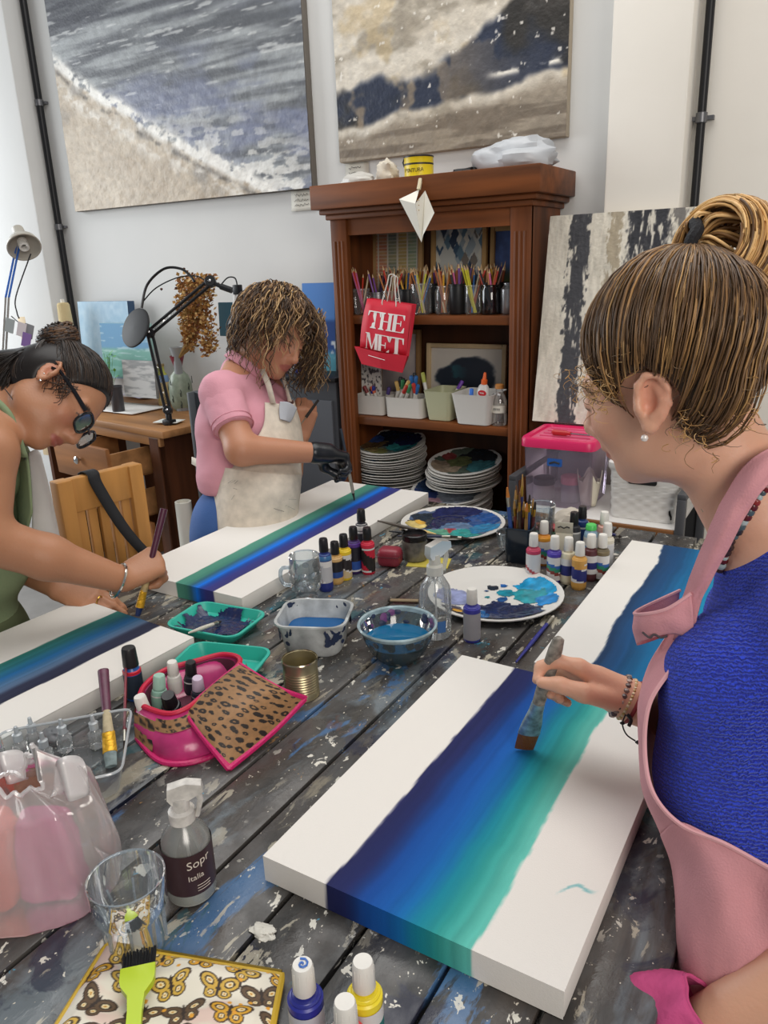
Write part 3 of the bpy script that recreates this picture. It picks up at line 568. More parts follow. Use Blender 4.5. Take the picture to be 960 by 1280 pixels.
def stack(cx, cy, ztop, zbot, s, label, top, seed, tl0=.15):
    z = ztop; k = 0; g = 'plates in the '+label
    plate(cx, cy, z, 'paint covered plate on top of the '+label, None, 0, top, seed, s, tl0)
    while z > zbot+.014:
        z -= .0125; k += 1
        sp = [(-.5+.4*rs.random(), -.8, .3, rs.choice(['2a3040', '4a5a5a', '6a5a44', '8a8a80', '30506a'])), (.4, -.75+.1*rs.random(), .22, rs.choice(['3a4a6a', '5a3a3a', '4a6a5a']))]
        plate(cx+rs.uniform(-.012, .012), cy+rs.uniform(-.01, .006), z, 'white edged plate stacked in the '+label, g, 0, None if k % 3 else sp, seed+k, s, max(0, tl0*(1-k/10.0)))
darkmix = lambda: [(0, 0, .86, '5d6a66'), (-.1, .35, .6, '1f2738'), (-.5, -.15, .4, '5a4a34'), (.45, -.1, .4, '2f7a80'), (.4, .4, .4, '22284a'), (-.6, .2, .25, '28447a'), (.0, -.6, .25, '7a7a4a'), (.2, -.2, .2, '3a8a8a'), (-.3, -.55, .2, '8a7a50')]
tc_ = W(488, 551, YB+.17); tr_ = W(581, 575, YB+.16)
stack(tc_.x, YB+.17, tc_.z-.02, z3, 1.02, 'left plate stack on the lower shelf', darkmix(), 11)
stack(tr_.x, YB+.16, tr_.z-.02, tr_.z-.115, 1.0, 'right plate stack on the lower shelf', [(0, 0, .88, '4f5a50'), (.2, .4, .6, '23282e'), (-.4, -.4, .5, '8a7a68'), (.5, -.1, .4, '3a6a70'), (-.2, .1, .35, '5a6040'), (-.6, .3, .2, '7a3a3a')], 31)
stack(tr_.x-.05, YB+.14, tr_.z-.135, z3, 1.12, 'wide lower stack under the right plates', [(0, 0, .93, '7a8088'), (-.6, -.5, .4, '2a3a6a'), (-.7, .1, .4, '283a58'), (-.2, -.8, .3, 'a07a84')], 51)
# ================================================================ trolley beside the bookcase
steel = mat('dark grey steel', '56575b', rough=.45, metal=.5); YT = 2.28
zs = W(750, 652, YT).z; xa, xb = W(636, 600, YT).x, W(856, 640, YT).x; yd = YW-.2-YT
t = thing('steel_shelf_unit', 'grey steel shelf unit with wooden edged white shelf right of the bookcase', 'shelf', ((xa+xb)/2, YT, 0)); hw_ = (xb-xa)/2
for sx in (-1, 1):
    for y in (.0, yd-.04):
        b = MB(); b.box((sx*(hw_-.012), y+.012, (zs+.1)/2), (.026, .026, zs+.1), bev=.003); b.build('post', steel, t)
    b = MB(); b.box((sx*(hw_-.012), yd/2, zs+.105), (.026, yd, .022), bev=.003); b.build('side_rail', steel, t)
b = MB(); b.box((0, yd/2, zs-.012), (2*hw_-.055, yd-.04, .022), bev=.002); b.build('shelf_board', mat('white laminate', 'dfdcd8', rough=.4), t)
b = MB(); b.box((0, .008, zs-.013), (2*hw_-.055, .014, .024), bev=.002); b.build('wooden_edge', wood('oak edging', '8a5b34', (.1, 1, 1)), t)
b = MB(); b.box((0, .008, zs-.05), (2*hw_-.055, .02, .045), bev=.002); b.build('cross_rail', steel, t)
b = MB(); b.box((0, yd/2, .35), (2*hw_-.055, yd-.04, .02)); b.build('lower_board', steel, t)
b = MB(); b.box((0, yd-.02, .38), (2*hw_-.055, .01, .66)); b.build('back_sheet', mat('dark sheet', '2a2a2c', rough=.7), t, smooth=False)
# pink lidded box
YP = YT+.07; a, c, e = W(657, 612, YP), W(742, 563, YP), W(650, 548, YP); bw_ = c.x-e.x; bh = e.z-zs; bd_ = .25
t = thing('lidded_box', 'clear plastic storage box with bright pink lid beside the bookcase', 'box', (e.x+bw_/2, YP+bd_/2, zs))
b = MB(); ro = lambda k, z, r: [Vector((x, y, z)) for x, y in rrect(bw_*k, bd_*k, r, 4)]
b.grid([ro(.86, 0, .02), ro(.88, .004, .022), ro(.95, bh-.02, .025)], closed_u=True); b.add(ro(.86, .001, .02), [tuple(range(20))]); b.build('tub', glassy('milky lilac plastic', 'efe6f2', op=.17, rough=.2, body='cfc0d6'), t)
pk = mat('bright pink plastic', 'd92662', rough=.35); b = MB()
b.grid([ro(.97, bh-.026, .026), ro(1.02, bh-.026, .03), ro(1.02, bh-.002, .03), ro(.99, bh+.004, .028), ro(.86, bh+.004, .02), ro(.84, bh-.004, .02)], closed_u=True); b.build('lid_rim', pk, t)
b = MB(); b.add(ro(.85, bh-.004, .02), [tuple(range(20))])
for k in range(5): b.box((0, -bd_*.32+k*bd_*.16, bh-.002), (bw_*.7, .008, .005), bev=.002)
b.build('lid_panel', mat('translucent pink plastic', 'd95a80', rough=.4), t)
b = MB(); b.prism(rrect(.05, .026, .004, 3), .001, Matrix.Translation((-.005, -bd_*.468, bh*.68)) @ Matrix.Rotation(PI/2-.06, 4, 'X')); b.build('sticker', mat('blue sticker', '2a5fae', rough=.4), t)
b = MB(); b.tube([(-.022, -bd_*.468-.002, bh*.665), (-.005, -bd_*.468-.002, bh*.69), (.012, -bd_*.468-.002, bh*.672)], .0035, 5); b.build('sticker_mark', blackm, t)
for nm, lab, px, dz, col, lidc, r, h in [('plastic_jar', 'dark lidded jar inside the pink lidded box', 683, 0, 'b8b4b4', '3a3a42', .036, .07), ('plastic_jar', 'jar with pink lid inside the clear box', 716, .0, 'a5a0aa', 'e59aa8', .032, .085)]:
    q = W(px, 590, YP+.12); t2 = thing(nm, lab, 'jar', (q.x, YP+.1, zs+.002)); b = MB(); b.lathe([(r, 0), (r, h*.7), (r*.9, h*.74)], 20); b.build('jar_body', mat('jar '+col, col, rough=.4), t2); b = MB(); b.lathe([(r*1.02, h*.72), (r*1.02, h), (r*.9, h+.003)], 20); b.build('jar_lid', mat('lid '+lidc, lidc, rough=.4), t2)
q = W(742, 600, YP+.07); t2 = MB(); P = []
for i, z in enumerate(np.linspace(0, .1, 8)):
    P.append([Vector(((.024+.16*z)*math.cos(a)*(1+.0*i), (.02+.13*z)*math.sin(a), z+(.022*math.sin(a*4+.6) if i == 7 else 0))) for a in np.linspace(0, 2*PI, 33)[:-1]])
t2.grid(P, closed_u=True); o = solid(t2.build('paper_cup', mat('cream paper liner', 'ddd6c2', rough=.7)), .0015); o.location = (q.x-.015, YP+.075, zs+.003); tag(o, 'cream paper muffin liner inside the pink lidded box', 'paper cup')
# screwdriver on lid
p = W(672, 546, YP+.09); t = thing('screwdriver', 'red handled screwdriver lying on the pink lid', 'screwdriver', (e.x+bw_*.32, YP+.085, zs+bh+.0105), -.05)
b = MB(); b.lathe([(.004, 0), (.0095, .006), (.009, .05), (.006, .058), (.007, .066)], 10, R=align((1, 0, 0))); b.build('handle', mat('red plastic', 'b82a2e', rough=.35), t); b = MB(); b.lathe([(.0026, .06), (.0026, .12), (.0032, .128), (.001, .133)], 8, R=align((1, 0, 0))); b.build('shaft', mat('steel', 'b0b0b4', rough=.25, metal=1), t)
# white woven basket
YK = YT+.05; a, c = W(760, 572, YK), W(845, 655, YK); bw2 = c.x-a.x; bh2 = W(800, 580, YK).z-zs; bd2 = .25; wv = mat('white woven plastic', 'dcdad6', rough=.45)
t = thing('lidded_basket', 'white woven plastic basket with lid and dark handle slot', 'basket', (a.x+bw2/2, YK+bd2/2, zs)); b = MB()
nz, P = 15, []
rect = rrect(bw2*.96, bd2*.96, .02, 3); per = []
for i in range(len(rect)):
    p0, p1 = Vector(rect[i]), Vector(rect[(i+1) % len(rect)]); n_ = max(1, int((p1-p0).length/.008)); per += [p0.lerp(p1, k/n_) for k in range(n_)]
rows = 42
for i in range(rows+1):
    z = (bh2-.02)*i/rows; sc_ = .93+.07*i/rows; row = []
    for j, p in enumerate(per):
        wv_ = .0022*math.sin(i*PI/1.9+0)*math.cos(j*PI/3+(i//4)*PI); row.append(Vector((p.x*sc_, p.y*sc_, z))+Vector((p.x, p.y, 0)).normalized()*wv_)
    P.append(row)
b.grid(P, closed_u=True); b.add([(p.x*.93, p.y*.93, 0) for p in per], [tuple(range(len(per)))[::-1]]); b.build('woven_body', wv, t, ang=0)
b = MB(); ro = lambda k, z, r: [Vector((x, y, z)) for x, y in rrect(bw2*k, bd2*k, r, 4)]; b.grid([ro(1.0, bh2-.024, .022), ro(1.02, bh2-.02, .024), ro(1.02, bh2-.004, .024), ro(.98, bh2, .02), ro(.5, bh2+.003, .02), ro(.01, bh2+.003, .001)], closed_u=True); b.build('lid', wv, t)
b = MB(); b.prism(rrect(.085, .026, .006, 3), .006, Matrix.Translation((.0, -bd2*.474, bh2-.052)) @ Matrix.Rotation(PI/2, 4, 'X')); b.build('handle_slot', mat('dark opening', '141414', rough=.9), t)
b = MB(); Pp = [(-.004, .012), (.0, .016), (.003, .006), (.007, -.004), (.007, -.014), (.003, -.016), (.001, -.006), (-.003, .002)]; b.prism(Pp, .002, Matrix.Translation((bw2*.40, -bd2*.47, .03)) @ Matrix.Rotation(PI/2, 4, 'X')); b.build('black_mark', blackm, t)
# leaning striped canvas
zc_ = zs+bh+.0105; p0, p1 = W(673, 523, 2.60), W(686, 270, 2.70); wx = W(862, 262, 2.70).x
pt = W(686, 270, 2.70); x0, x1 = (p0.x+pt.x)/2-.008, max(wx, pt.x+.5); dirv = Vector((0, 2.70-2.57, pt.z-zc_)); t = thing('leaning_canvas', 'beige canvas with black vertical streaks leaning behind the pink lidded box', 'painting', (x0, 2.585, zc_)); t.rotation_euler = (-math.atan2(dirv.y, dirv.z), 0, 0); H_ = dirv.length
b = MB(); b.box(((x1-x0)/2, .012, H_/2), (x1-x0, .022, H_), bev=.003); b.build('stretched_canvas', mat('canvas side', 'c9c2b4', rough=.8), t)
art_grid('painted_face', x1-x0-.002, H_-.002, 170, 190, strips, frameM((.001, -.0015, .001), (1, 0, 0), (0, 0, 1)), impasto, t, lambda u, v: .004*fbm(u*40, v*14, 8))
# ================================================================ desk corner on the left
dk = wood('worn pine desk', 'a9794c', (.12, 1, 1)); dkd = wood('dark stained pine', '5a341f'); zd = .86
P0 = T(203, 540, zd); P1 = T(130, 525, zd); ang = math.atan2((P0-P1).y, (P0-P1).x)*.8; ux_ = Vector((math.cos(ang), math.sin(ang), 0)); uy_ = Vector((-ux_.y, ux_.x, 0))
t = thing('desk', 'worn wooden desk with open drawers in the far left corner', 'desk', (P0.x, P0.y, 0), ang); Ld, Wd = 1.15, .52
b = MB(); b.box((-Ld/2, Wd/2, zd-.016), (Ld, Wd, .032), bev=.004); b.build('desk_top', dk, t)
b = MB(); b.box((-Ld/2-.02, .025, zd-.055), (Ld-.06, .022, .045), bev=.003); b.build('apron_rail', dk, t)
b = MB(); b.box((-.08, Wd/2, (zd-.04)/2), (.03, Wd-.04, zd-.04)); b.box((-.10, .03, (zd-.04)/2), (.07, .035, zd-.04), bev=.003); b.build('side_panel', dkd, t, smooth=False)
b = MB(); b.box((-Ld+.05, Wd/2, (zd-.04)/2), (.03, Wd-.04, zd-.04)); b.build('side_panel', dkd, t, smooth=False)
b = MB(); b.box((-Ld/2, Wd-.03, (zd-.04)/2), (Ld-.12, .015, zd-.1)); b.build('back_panel', dkd, t, smooth=False)
drm = wood('drawer front', 'a06a3e', (.12, 1, 1)); knm = mat('chrome knob', 'c9c9c9', rough=.15, metal=1)
for k, (z, out, lab) in enumerate([(.715, .17, 1), (.52, .06, 1), (.33, .0, 1)]):
    d_ = MB(); d_.box((-.40, -out, z), (.46, .02, .165), R=rotm(.04 if k == 0 else 0), bev=.003); dr = d_.build('drawer_front', drm, t)
    s_ = MB()
    for sx in (-.60, -.20): s_.box((sx, -out+.15, z-.01), (.014, .30, .12))
    s_.box((-.40, -out+.15, z-.075), (.4, .30, .01)); s_.build('drawer_box', dk, t, smooth=False)
    kb = MB(); kb.lathe([(.006, 0), (.006, .01), (.017, .016), (.018, .024), (.011, .03), (0, .031)], 16, loc=(-.40, -out-.008, z+.01), R=align((0, -1, 0))); kb.build('drawer_knob', knm, dr)
def dpos(px, py, dz=0): return T(px, py, zd+dz)
# canvases and papers on desk
def board(name, label, cat, pTL, pTR, pBL, Y, fn, col, th=.03, lean=.06, n=(70, 70)):
    a, c, e = W(*pTL, Y), W(*pTR, Y), W(*pBL, Y); w_ = c.x-a.x; z0 = zd if pBL is None else max(zd, e.z); h_ = a.z-z0
    t = thing(name, label, cat, (a.x+w_/2, Y, z0)); t.rotation_euler = (-lean, 0, 0); b = MB(); b.box((0, th/2, h_/2), (w_, th-.002, h_), bev=.002); b.build('canvas_block', mat(name+col, col, rough=.7), t)
    art_grid('painted_face', w_-.002, h_-.002, n[0], n[1], fn, frameM((-w_/2+.001, -.002, .001), (1, 0, 0), (0, 0, 1)), VCM, t); return t
def icy(u, v): return mixc(np.array([140., 178, 206]), np.array([196., 218, 232]), fbm(u*16, v*14, 3)*.7+.3*v)
def coast(u, v):
    c = mixc(np.array([126., 178, 166]), np.array([112., 160, 196]), sstep(.5, .58, v)); c = mixc(c, np.array([200., 222, 226]), sstep(.58, .7, fbm(u*4, v*22, 7))*.6); return mixc(c, np.array([96., 160, 146]), sstep(.4, .2, v)*.5)
def dull(u, v): return mixc(np.array([150., 152, 152]), np.array([196., 196, 194]), sstep(.35, .6, fbm(u*3, v*12, 17)))
def horizon(u, v):
    c = mixc(np.array([70., 130, 196]), np.array([90., 140, 210]), v); c = mixc(c, np.array([38., 74, 140]), sstep(.72, .68, v)); c = mixc(c, np.array([96., 170, 190]), sstep(.48, .4, v)); c = mixc(c, np.array([206., 198, 184]), sstep(.3, .24, v)); return mixc(c, np.array([222., 228, 230]), sstep(.6, .7, fbm(u*4, v*26, 3))*sstep(.2, .3, v)*sstep(.66, .5, v))
board('pale_blue_canvas', 'large pale blue canvas leaning at the back of the desk', 'painting', (92, 377), (155, 378), (95, 470), 2.80, icy, '2c4664', .045)
board('coast_painting', 'small turquoise and green coast painting before the pale blue canvas', 'painting', (121, 404), (183, 405), (122, 470), 2.75, coast, '8fb4b0', .02)
board('grey_study', 'small grey seascape study standing on the desk under the coast painting', 'painting', (150, 450), (190, 450), (150, 495), 2.70, dull, '8a8a8a', .018)
board('blue_seascape', 'bright blue beach painting leaning between curly haired woman and bookcase', 'painting', (372, 354), (413, 355), (376, 503), 2.78, horizon, '9aa0a4', .02)
board('teal_board', 'dark teal board behind the dried flowers', 'board', (271, 378), (289, 377), (272, 420), 2.80, lambda u, v: np.zeros(u.shape+(3,))+np.array([52., 92, 108]), '345e6e', .015)
def sheet(px, py, w_, h_, rz, col, label, k, dz=0):
    q = dpos(px, py); b = MB(); b.grid([[Vector((u*w_, v*h_, .004+.004*k+.01*max(0, u-.6)**2)) for u in np.linspace(-.5, .5, 7)] for v in np.linspace(-.5, .5, 7)]); o = solid(b.build('paper_sheet', mat('paper '+col, col, rough=.8)), .002); o.location = (q.x, q.y, zd+dz); o.rotation_euler = (0, 0, rz); tag(o, label, 'paper')
sheet(160, 512, .34, .22, ang+.1, 'e6e4e0', 'curved white paper sheet on the desk behind the woman with glasses', 1)
sheet(178, 496, .24, .14, ang-.15, 'cfcbe0', 'pale lilac paper lying behind the white sheet', 2, .001)
sheet(212, 529, .12, .08, ang+.4, 'd9dcd6', 'small paint spotted paper at the desk corner', 1, .002)
# black cup, plant
cyl = lambda prof, n=24, **k: (lambda b: (b.lathe(prof, n, **k), b)[1])(MB())
q = dpos(149, 516); t = thing('black_cylinder_pot', 'dark cylindrical pot on the desk behind the woman with glasses', 'pot', (q.x, q.y, zd)); cyl([(.028, 0), (.03, .004), (.03, .13), (.027, .13), (.026, .01), (0, .01)], cap=False).build('pot_wall', mat('charcoal plastic', '3a3a3f', rough=.4), t); cyl([(.0305, .118), (.032, .121), (.032, .132), (.03, .134)], cap=False).build('rim', mat('charcoal plastic', '3a3a3f'), t)
q = dpos(141, 506); t = thing('potted_plant', 'small bright green leafy plant on the desk', 'plant', (q.x, q.y, zd)); cyl([(.026, 0), (.034, .09), (.036, .095), (.032, .095), (.03, .085), (0, .085)], cap=False).build('plant_pot', mat('white pot', 'cfcfcb', rough=.5), t)
rs = random.Random(4); b = MB(); s_ = MB()
for i in range(26):
    p = Vector((rs.gauss(0, .03), rs.gauss(0, .025), .13+.15*rs.random())); d = Vector((rs.uniform(-1, 1), rs.uniform(-1, 1), rs.uniform(-.2, .7))).normalized(); s = d.cross(Vector((0, 0, 1))).normalized(); L = .03
    b.add([p, p+d*L*.5+s*.009, p+d*L, p+d*L*.5-s*.009], [(0, 1, 2, 3)]); s_.tube([(0, 0, .05), p*.6+Vector((0, 0, .03)), p], .001, 4)
b.build('leaves', mat('fresh green leaf', '6fae4a', rough=.5), t); s_.build('stems', mat('green stem', '5a8a3e', rough=.6), t)
# bottles, vase
q = dpos(207, 506); t = thing('olive_oil_bottle', 'yellow and blue painted ceramic bottle on the desk', 'bottle', (q.x, q.y, zd)); prof = [(.03, 0), (.034, .006), (.035, .12), (.028, .155), (.016, .17), (.015, .195), (.018, .2), (.018, .21), (.0, .21)]
def bc_(i, a): return lin([(196, 150, 60), (205, 180, 120), (120, 150, 190), (176, 180, 80), (176, 180, 80), (190, 170, 90), (150, 130, 90), (150, 130, 90)][min(i, 7)])
cyl(prof, colf=bc_).build('bottle_body', VC, t); b = MB(); b.tube(arc3 := [(-.015-.018*math.sin(a), 0, .175+.018*math.cos(a)) for a in np.linspace(.2, 2.9, 9)], .004, 6); b.build('handle', mat('olive glaze', 'a9ac4a', rough=.3), t)
b = MB(); b.lathe([(.0, 0), (.014, .012), (.013, .03), (0, .045)], 10, loc=(.008, -.032, .05), sy=.25); b.build('painted_drop', mat('amber glaze', 'a86a20', rough=.3), t)
q = dpos(233, 525); q = dpos(229, 512); t = thing('patterned_vase', 'grey green vase with dark scrolls on the desk', 'vase', (q.x, q.y, zd)); h = .2
cyl([(.036, 0), (.052, .02), (.058, .06), (.056, .13), (.044, .17), (.024, .19), (.02, .2), (.024, .205), (.018, .205), (.016, .19)], cap=False).build('vase_body', mat('celadon glaze', '8f9c8a', rough=.35, noise=(30, .3)), t)
b = MB()
for k in range(16):
    a0 = k*.78; z0 = .03+.028*(k % 5); b.tube([(.0585*math.cos(a0+.012*math.cos(s)*s*.9)*(1 if z0 < .15 else .9), .0585*math.sin(a0+.012*math.cos(s)*s*.9)*(1 if z0 < .15 else .9), z0+.0035*s*math.sin(s)*.75) for s in np.linspace(.5, 8, 16)], .0016, 4)
b.build('scroll_pattern', mat('dark glaze', '2e3a34', rough=.4), t)
t2 = thing('red_flower_cup', 'dark red flared cup sitting in the neck of the patterned vase', 'cup', (q.x, q.y, zd+.2)); cyl([(.018, 0), (.017, .008), (.022, .02), (.036, .065), (.034, .065), (.018, .015), (0, .012)], cap=False).build('cup_wall', mat('wine red plastic', '7a2434', rough=.35), t2); b = MB(); b.tube([(0, 0, .012), (.002, 0, .085)], .002, 5); b.tube([(.002, 0, .082), (.002, 0, .09)], .0035, 6); b.build('spike', blackm, t2)
q = W(221, 445, 2.72); hv = W(221, 434, 2.72).z-zd; t = thing('dried_flower_bouquet', 'bundle of brown dried flowers standing in a small vase on the desk', 'dried flowers', (q.x, q.y, zd)); O = Vector((q.x, q.y, zd))
cyl([(.032, 0), (.034, .01), (.022, hv*.5), (.018, hv*.8), (.032, hv), (.029, hv), (.015, hv*.8), (0, hv*.7)], cap=False).build('bouquet_vase', mat('grey ceramic', '8f9294', rough=.4), t)
top = W(243, 374, 2.70)-O
rs = random.Random(2); b = MB(); st_ = MB(); hd = MB()
cols = ['b58a4c', 'a06c34', '8a5a30', 'c9a468', '6e3f2a', 'd8bc8a']
for i in range(2600):
    f = rs.random(); ax = top*(.60+.58*f); sp = (.025+.075*min(1, f*1.5))*rs.random()**.6; a = rs.uniform(0, 2*PI); p = ax+Vector((math.cos(a)*sp, math.sin(a)*sp*.7, rs.gauss(0, .012)))
    if i % 7 == 0: p = top*.9+Vector((.06+.03*rs.random(), rs.gauss(0, .03), -.20*rs.random()))
    d = Vector((rs.uniform(-1, 1), rs.uniform(-1, 1), rs.uniform(-.6, 1))).normalized(); s = d.orthogonal().normalized(); L = rs.uniform(.012, .026); b.col = lin(cols[min(5, int(abs(rs.gauss(2, 1.7))))]); b.add([p, p+d*L*.5+s*L*.36, p+d*L, p+d*L*.5-s*L*.36], [(0, 1, 2, 3)])
for i in range(70):
    a = rs.uniform(0, 2*PI); e = top*(.75+.38*rs.random())+Vector((math.cos(a)*.09*rs.random(), math.sin(a)*.05, 0)); st_.tube([(0, 0, hv*.8), top*.6+Vector((rs.gauss(0, .012), rs.gauss(0, .01), 0)), e], .0013, 4)
for i in range(26): p = top*(1.04+.13*rs.random())+Vector((rs.gauss(-.02, .06), rs.gauss(0, .03), rs.gauss(0, .02))); hd.lathe([(0, -.007), (.007, 0), (.006, .005), (0, .007)], 7, loc=p)
b.build('dry_petals', mat('dry petals', rough=.8, vc=True), t, smooth=False); st_.build('stems', mat('straw', 'b3945c', rough=.8), t); hd.build('seed_heads', mat('dark seed heads', '4e2f22', rough=.8), t)
# black articulated lamp
pt_ = lambda px, py, k: D(px, py, k)
base = dpos(213, 532, 0)+Vector((-.02, .015, 0)); kd = (base-CAM).dot(FWD); el = pt_(187, 416, kd-.06); en = pt_(263, 352, kd-.18); cl_ = pt_(297, 362, kd-.22)
t = thing('articulated_lamp', 'black articulated desk lamp with round head clamped to the desk corner', 'lamp', tuple(base)); o_ = base
b = MB(); b.box((0, 0, .012), (.05, .04, .024), bev=.004); b.lathe([(.014, .02), (.014, .06), (.01, .065)], 14); b.box((0, -.02, -.045), (.03, .012, .09), bev=.002); b.tube([(0, -.02, -.05), (0, -.02, -.13)], .005, 8); b.build('clamp', blackm, t)
b = MB(); b.tube([(-.022, -.02, -.12), (.022, -.02, -.12)], .003, 6); b.build('clamp_handle', knm, t)
nz_ = FWD*-.01
def bars(a, c, name, off=.011):
    s = (c-a).cross(FWD).normalized()*off; b = MB(); b.tube([a+s-o_, c+s-o_], .0068, 8); b.tube([a-s-o_, c-s-o_], .0068, 8); bo = b.build(name, blackm, t)
    b = MB(); P = [a.lerp(c, .08+.5*k/40)-o_+s.normalized()*.0035*math.cos(k*2.4)+FWD*.0035*math.sin(k*2.4) for k in range(41)]; b.tube(P, .0011, 4); b.build('spring', knm, bo)
bars(base+Vector((0, 0, .06)), el, 'lower_arm'); bars(el, en, 'upper_arm')
for p, r in ((base+Vector((0, 0, .065)), .02), (el, .022), (en, .024)):
    b = MB(); b.lathe([(r*.9, -.014), (r, -.012), (r, .012), (r*.9, .014)], 14, loc=p-o_, R=align(FWD)); bo = b.build('joint', blackm, t); b = MB(); b.lathe([(.006, 0), (.006, .004), (.003, .006)], 8, loc=p-o_-FWD*.014, R=align(-FWD)); b.build('joint_screw', knm, bo)
dc = pt_(170, 410, kd-.08); nd = (-FWD*.8-RGT*.55+UPV*.15).normalized(); b = MB(); b.lathe([(0, -.012), (.06, -.012), (.084, -.006), (.09, .0), (.088, .006), (.08, .009), (0, .012)], 40, loc=dc-o_, R=align(nd)); b.build('round_head', mat('satin black plastic', '18181b', rough=.6), t)
b = MB(); b.tube([dc-o_+nd*-.01, el-o_], .008, 8); b.build('head_bracket', blackm, t)
b = MB(); b.tube(cr([pt_(177, 385, kd-.08)-o_, pt_(184, 356, kd-.1)-o_, pt_(205, 336, kd-.12)-o_, pt_(226, 336, kd-.14)-o_, pt_(238, 345, kd-.15)-o_, pt_(243, 352, kd-.16)-o_], 6), .0058, 7); b.build('cable', blackm, t)
b = MB(); b.tube(cr([pt_(178, 378, kd-.08)-o_, pt_(195, 360, kd-.1)-o_, pt_(222, 347, kd-.13)-o_, pt_(245, 345, kd-.15)-o_, pt_(255, 350, kd-.17)-o_], 6), .003, 6); b.build('thin_cable', blackm, t)
b = MB(); b.tube([en-o_, pt_(276, 358, kd-.19)-o_], .009, 8); b.tube([pt_(276, 358, kd-.19)-o_, pt_(290, 363, kd-.2)-o_], .013, 10); b.box(cl_-o_, (.032, .03, .04), bev=.004); b.build('end_bracket', blackm, t)
b = MB(); b.tube([cl_-o_+Vector((-.012, 0, -.005)), pt_(290, 400, kd-.22)-o_], .006, 8); b.build('white_tube', mat('white tube', 'd8d8d6', rough=.3), t)
b = MB(); b.tube(cr([pt_(277, 355, kd-.19)-o_, pt_(285, 347, kd-.2)-o_, pt_(294, 348, kd-.21)-o_, pt_(297, 360, kd-.22)-o_], 5), .003, 6); b.build('loop_cable', blackm, t)
# pale desk lamp
sh = pt_(27, 300, 3.35); jn = pt_(9, 372, 3.35); el2 = pt_(5, 447, 3.35); ft = Vector((el2.x+.10, el2.y+.02, zd)); t = thing('desk_lamp', 'pale grey desk lamp with round shade at far left edge', 'lamp', (ft.x, ft.y, zd)); o_ = Vector((ft.x, ft.y, zd))
lm = mat('pale grey enamel', 'bab5aa', rough=.4); ax = (pt_(33, 326, 3.30)-pt_(20, 290, 3.38)).normalized(); R = align(ax)
b = MB(); b.lathe([(.0, -.075), (.024, -.072), (.028, -.02), (.034, -.005), (.062, .02), (.071, .045), (.071, .05), (.066, .05), (.058, .025), (.03, .0), (0, -.005)], 30, loc=sh-o_, R=R, cap=False); b.build('lamp_shade', lm, t)
b = MB(); P = []
for k in range(60): a = k*.55; P.append(sh-o_+R @ Vector((.017*math.cos(a), .017*math.sin(a), .006+k*.0008)))
b.tube(P, .005, 6); b.build('spiral_bulb', mat('bulb glass', 'e8e6e0', rough=.3), t)
b = MB(); s = RGT*.007; b.tube([sh-o_-ax*.03-s, jn-o_-s], .0045, 8); b.tube([sh-o_-ax*.03+s, jn-o_+s], .0045, 8); b.build('upper_arm', mat('blue tape', '2a62b8', rough=.4), t)
am = mat('brushed steel arm', 'a8a29c', rough=.3, metal=.8); b = MB(); b.tube([jn-o_-s, el2-o_-s], .0045, 8); b.tube([jn-o_+s, el2-o_+s], .0045, 8); b.tube([el2-o_, (0, 0, .02)], .008, 8); b.build('lower_arm', am, t)
b = MB(); b.lathe([(.06, 0), (.06, .014), (.05, .02), (0, .022)], 24); b.build('base', lm, t)
b = MB(); b.tube(cr([sh-o_+RGT*.04-UPV*.06, pt_(20, 370, 3.34)-o_, pt_(21, 390, 3.34)-o_, pt_(24, 398, 3.34)-o_], 5), .003, 6); b.build('cable', blackm, t)
# clutter by the window: hanging tags, yarn cone
q = dpos(80, 500); t = thing('yarn_cone', 'cone of cream yarn standing at the back of the desk', 'yarn', (W(82, 400, 2.72).x, 2.72, zd)); hz = W(82, 376, 2.72).z-zd
cyl([(.045, 0), (.05, .01), (.032, hz-.02), (.026, hz-.01), (.012, hz-.008)]).build('yarn', mat('cream yarn', 'cdb98c', rough=.9, bump=(120, .8, (1, 1, 4))), t); cyl([(.010, hz-.01), (.010, hz+.008), (0, hz+.008)], 12).build('cone_tip', papm, t)
q = pt_(17, 410, 3.3); t = thing('hanging_tags', 'small picture tags hanging from the pale lamp arm', 'tags', tuple(q))
for i, (px, py, c) in enumerate([(12, 407, 'a9b0b0'), (27, 412, 'e0d6d8'), (33, 425, '8a6aa8'), (36, 414, '8f8f92')]):
    b = MB(); p = pt_(px, py, 3.3)-q; b.box(p, (.04, .003, .06), R=rotm(0, .35, .4)); b.build('tag', mat('tag '+c, c, rough=.5), t, smooth=False)
b = MB(); b.tube([pt_(14, 395, 3.3)-q, pt_(22, 402, 3.3)-q, pt_(36, 412, 3.3)-q], .002, 5); b.build('string', blackm, t)
q = dpos(100, 480); t = crumple('pink_wrapper', (W(99, 415, 2.6).x, 2.58, zd+.28), .035, 14, mat('magenta foil', 'c02a92', rough=.35), 'magenta wrapper on top of a brown jar behind the hair bun', 'wrapper', (1.2, .7, .7), .45)
jb = thing('brown_jar', 'brown ceramic jar standing on the desk behind the hair bun', 'jar', (W(103, 440, 2.6).x, 2.6, zd)); cyl([(.05, 0), (.065, .05), (.07, .15), (.06, .23), (.04, .26), (.04, .285), (0, .285)]).build('jar_body', mat('brown stoneware', '8a6a5c', rough=.5), jb); cyl([(.043, .27), (.046, .275), (.043, .285)], cap=False).build('rim', mat('brown stoneware', '8a6a5c'), jb)
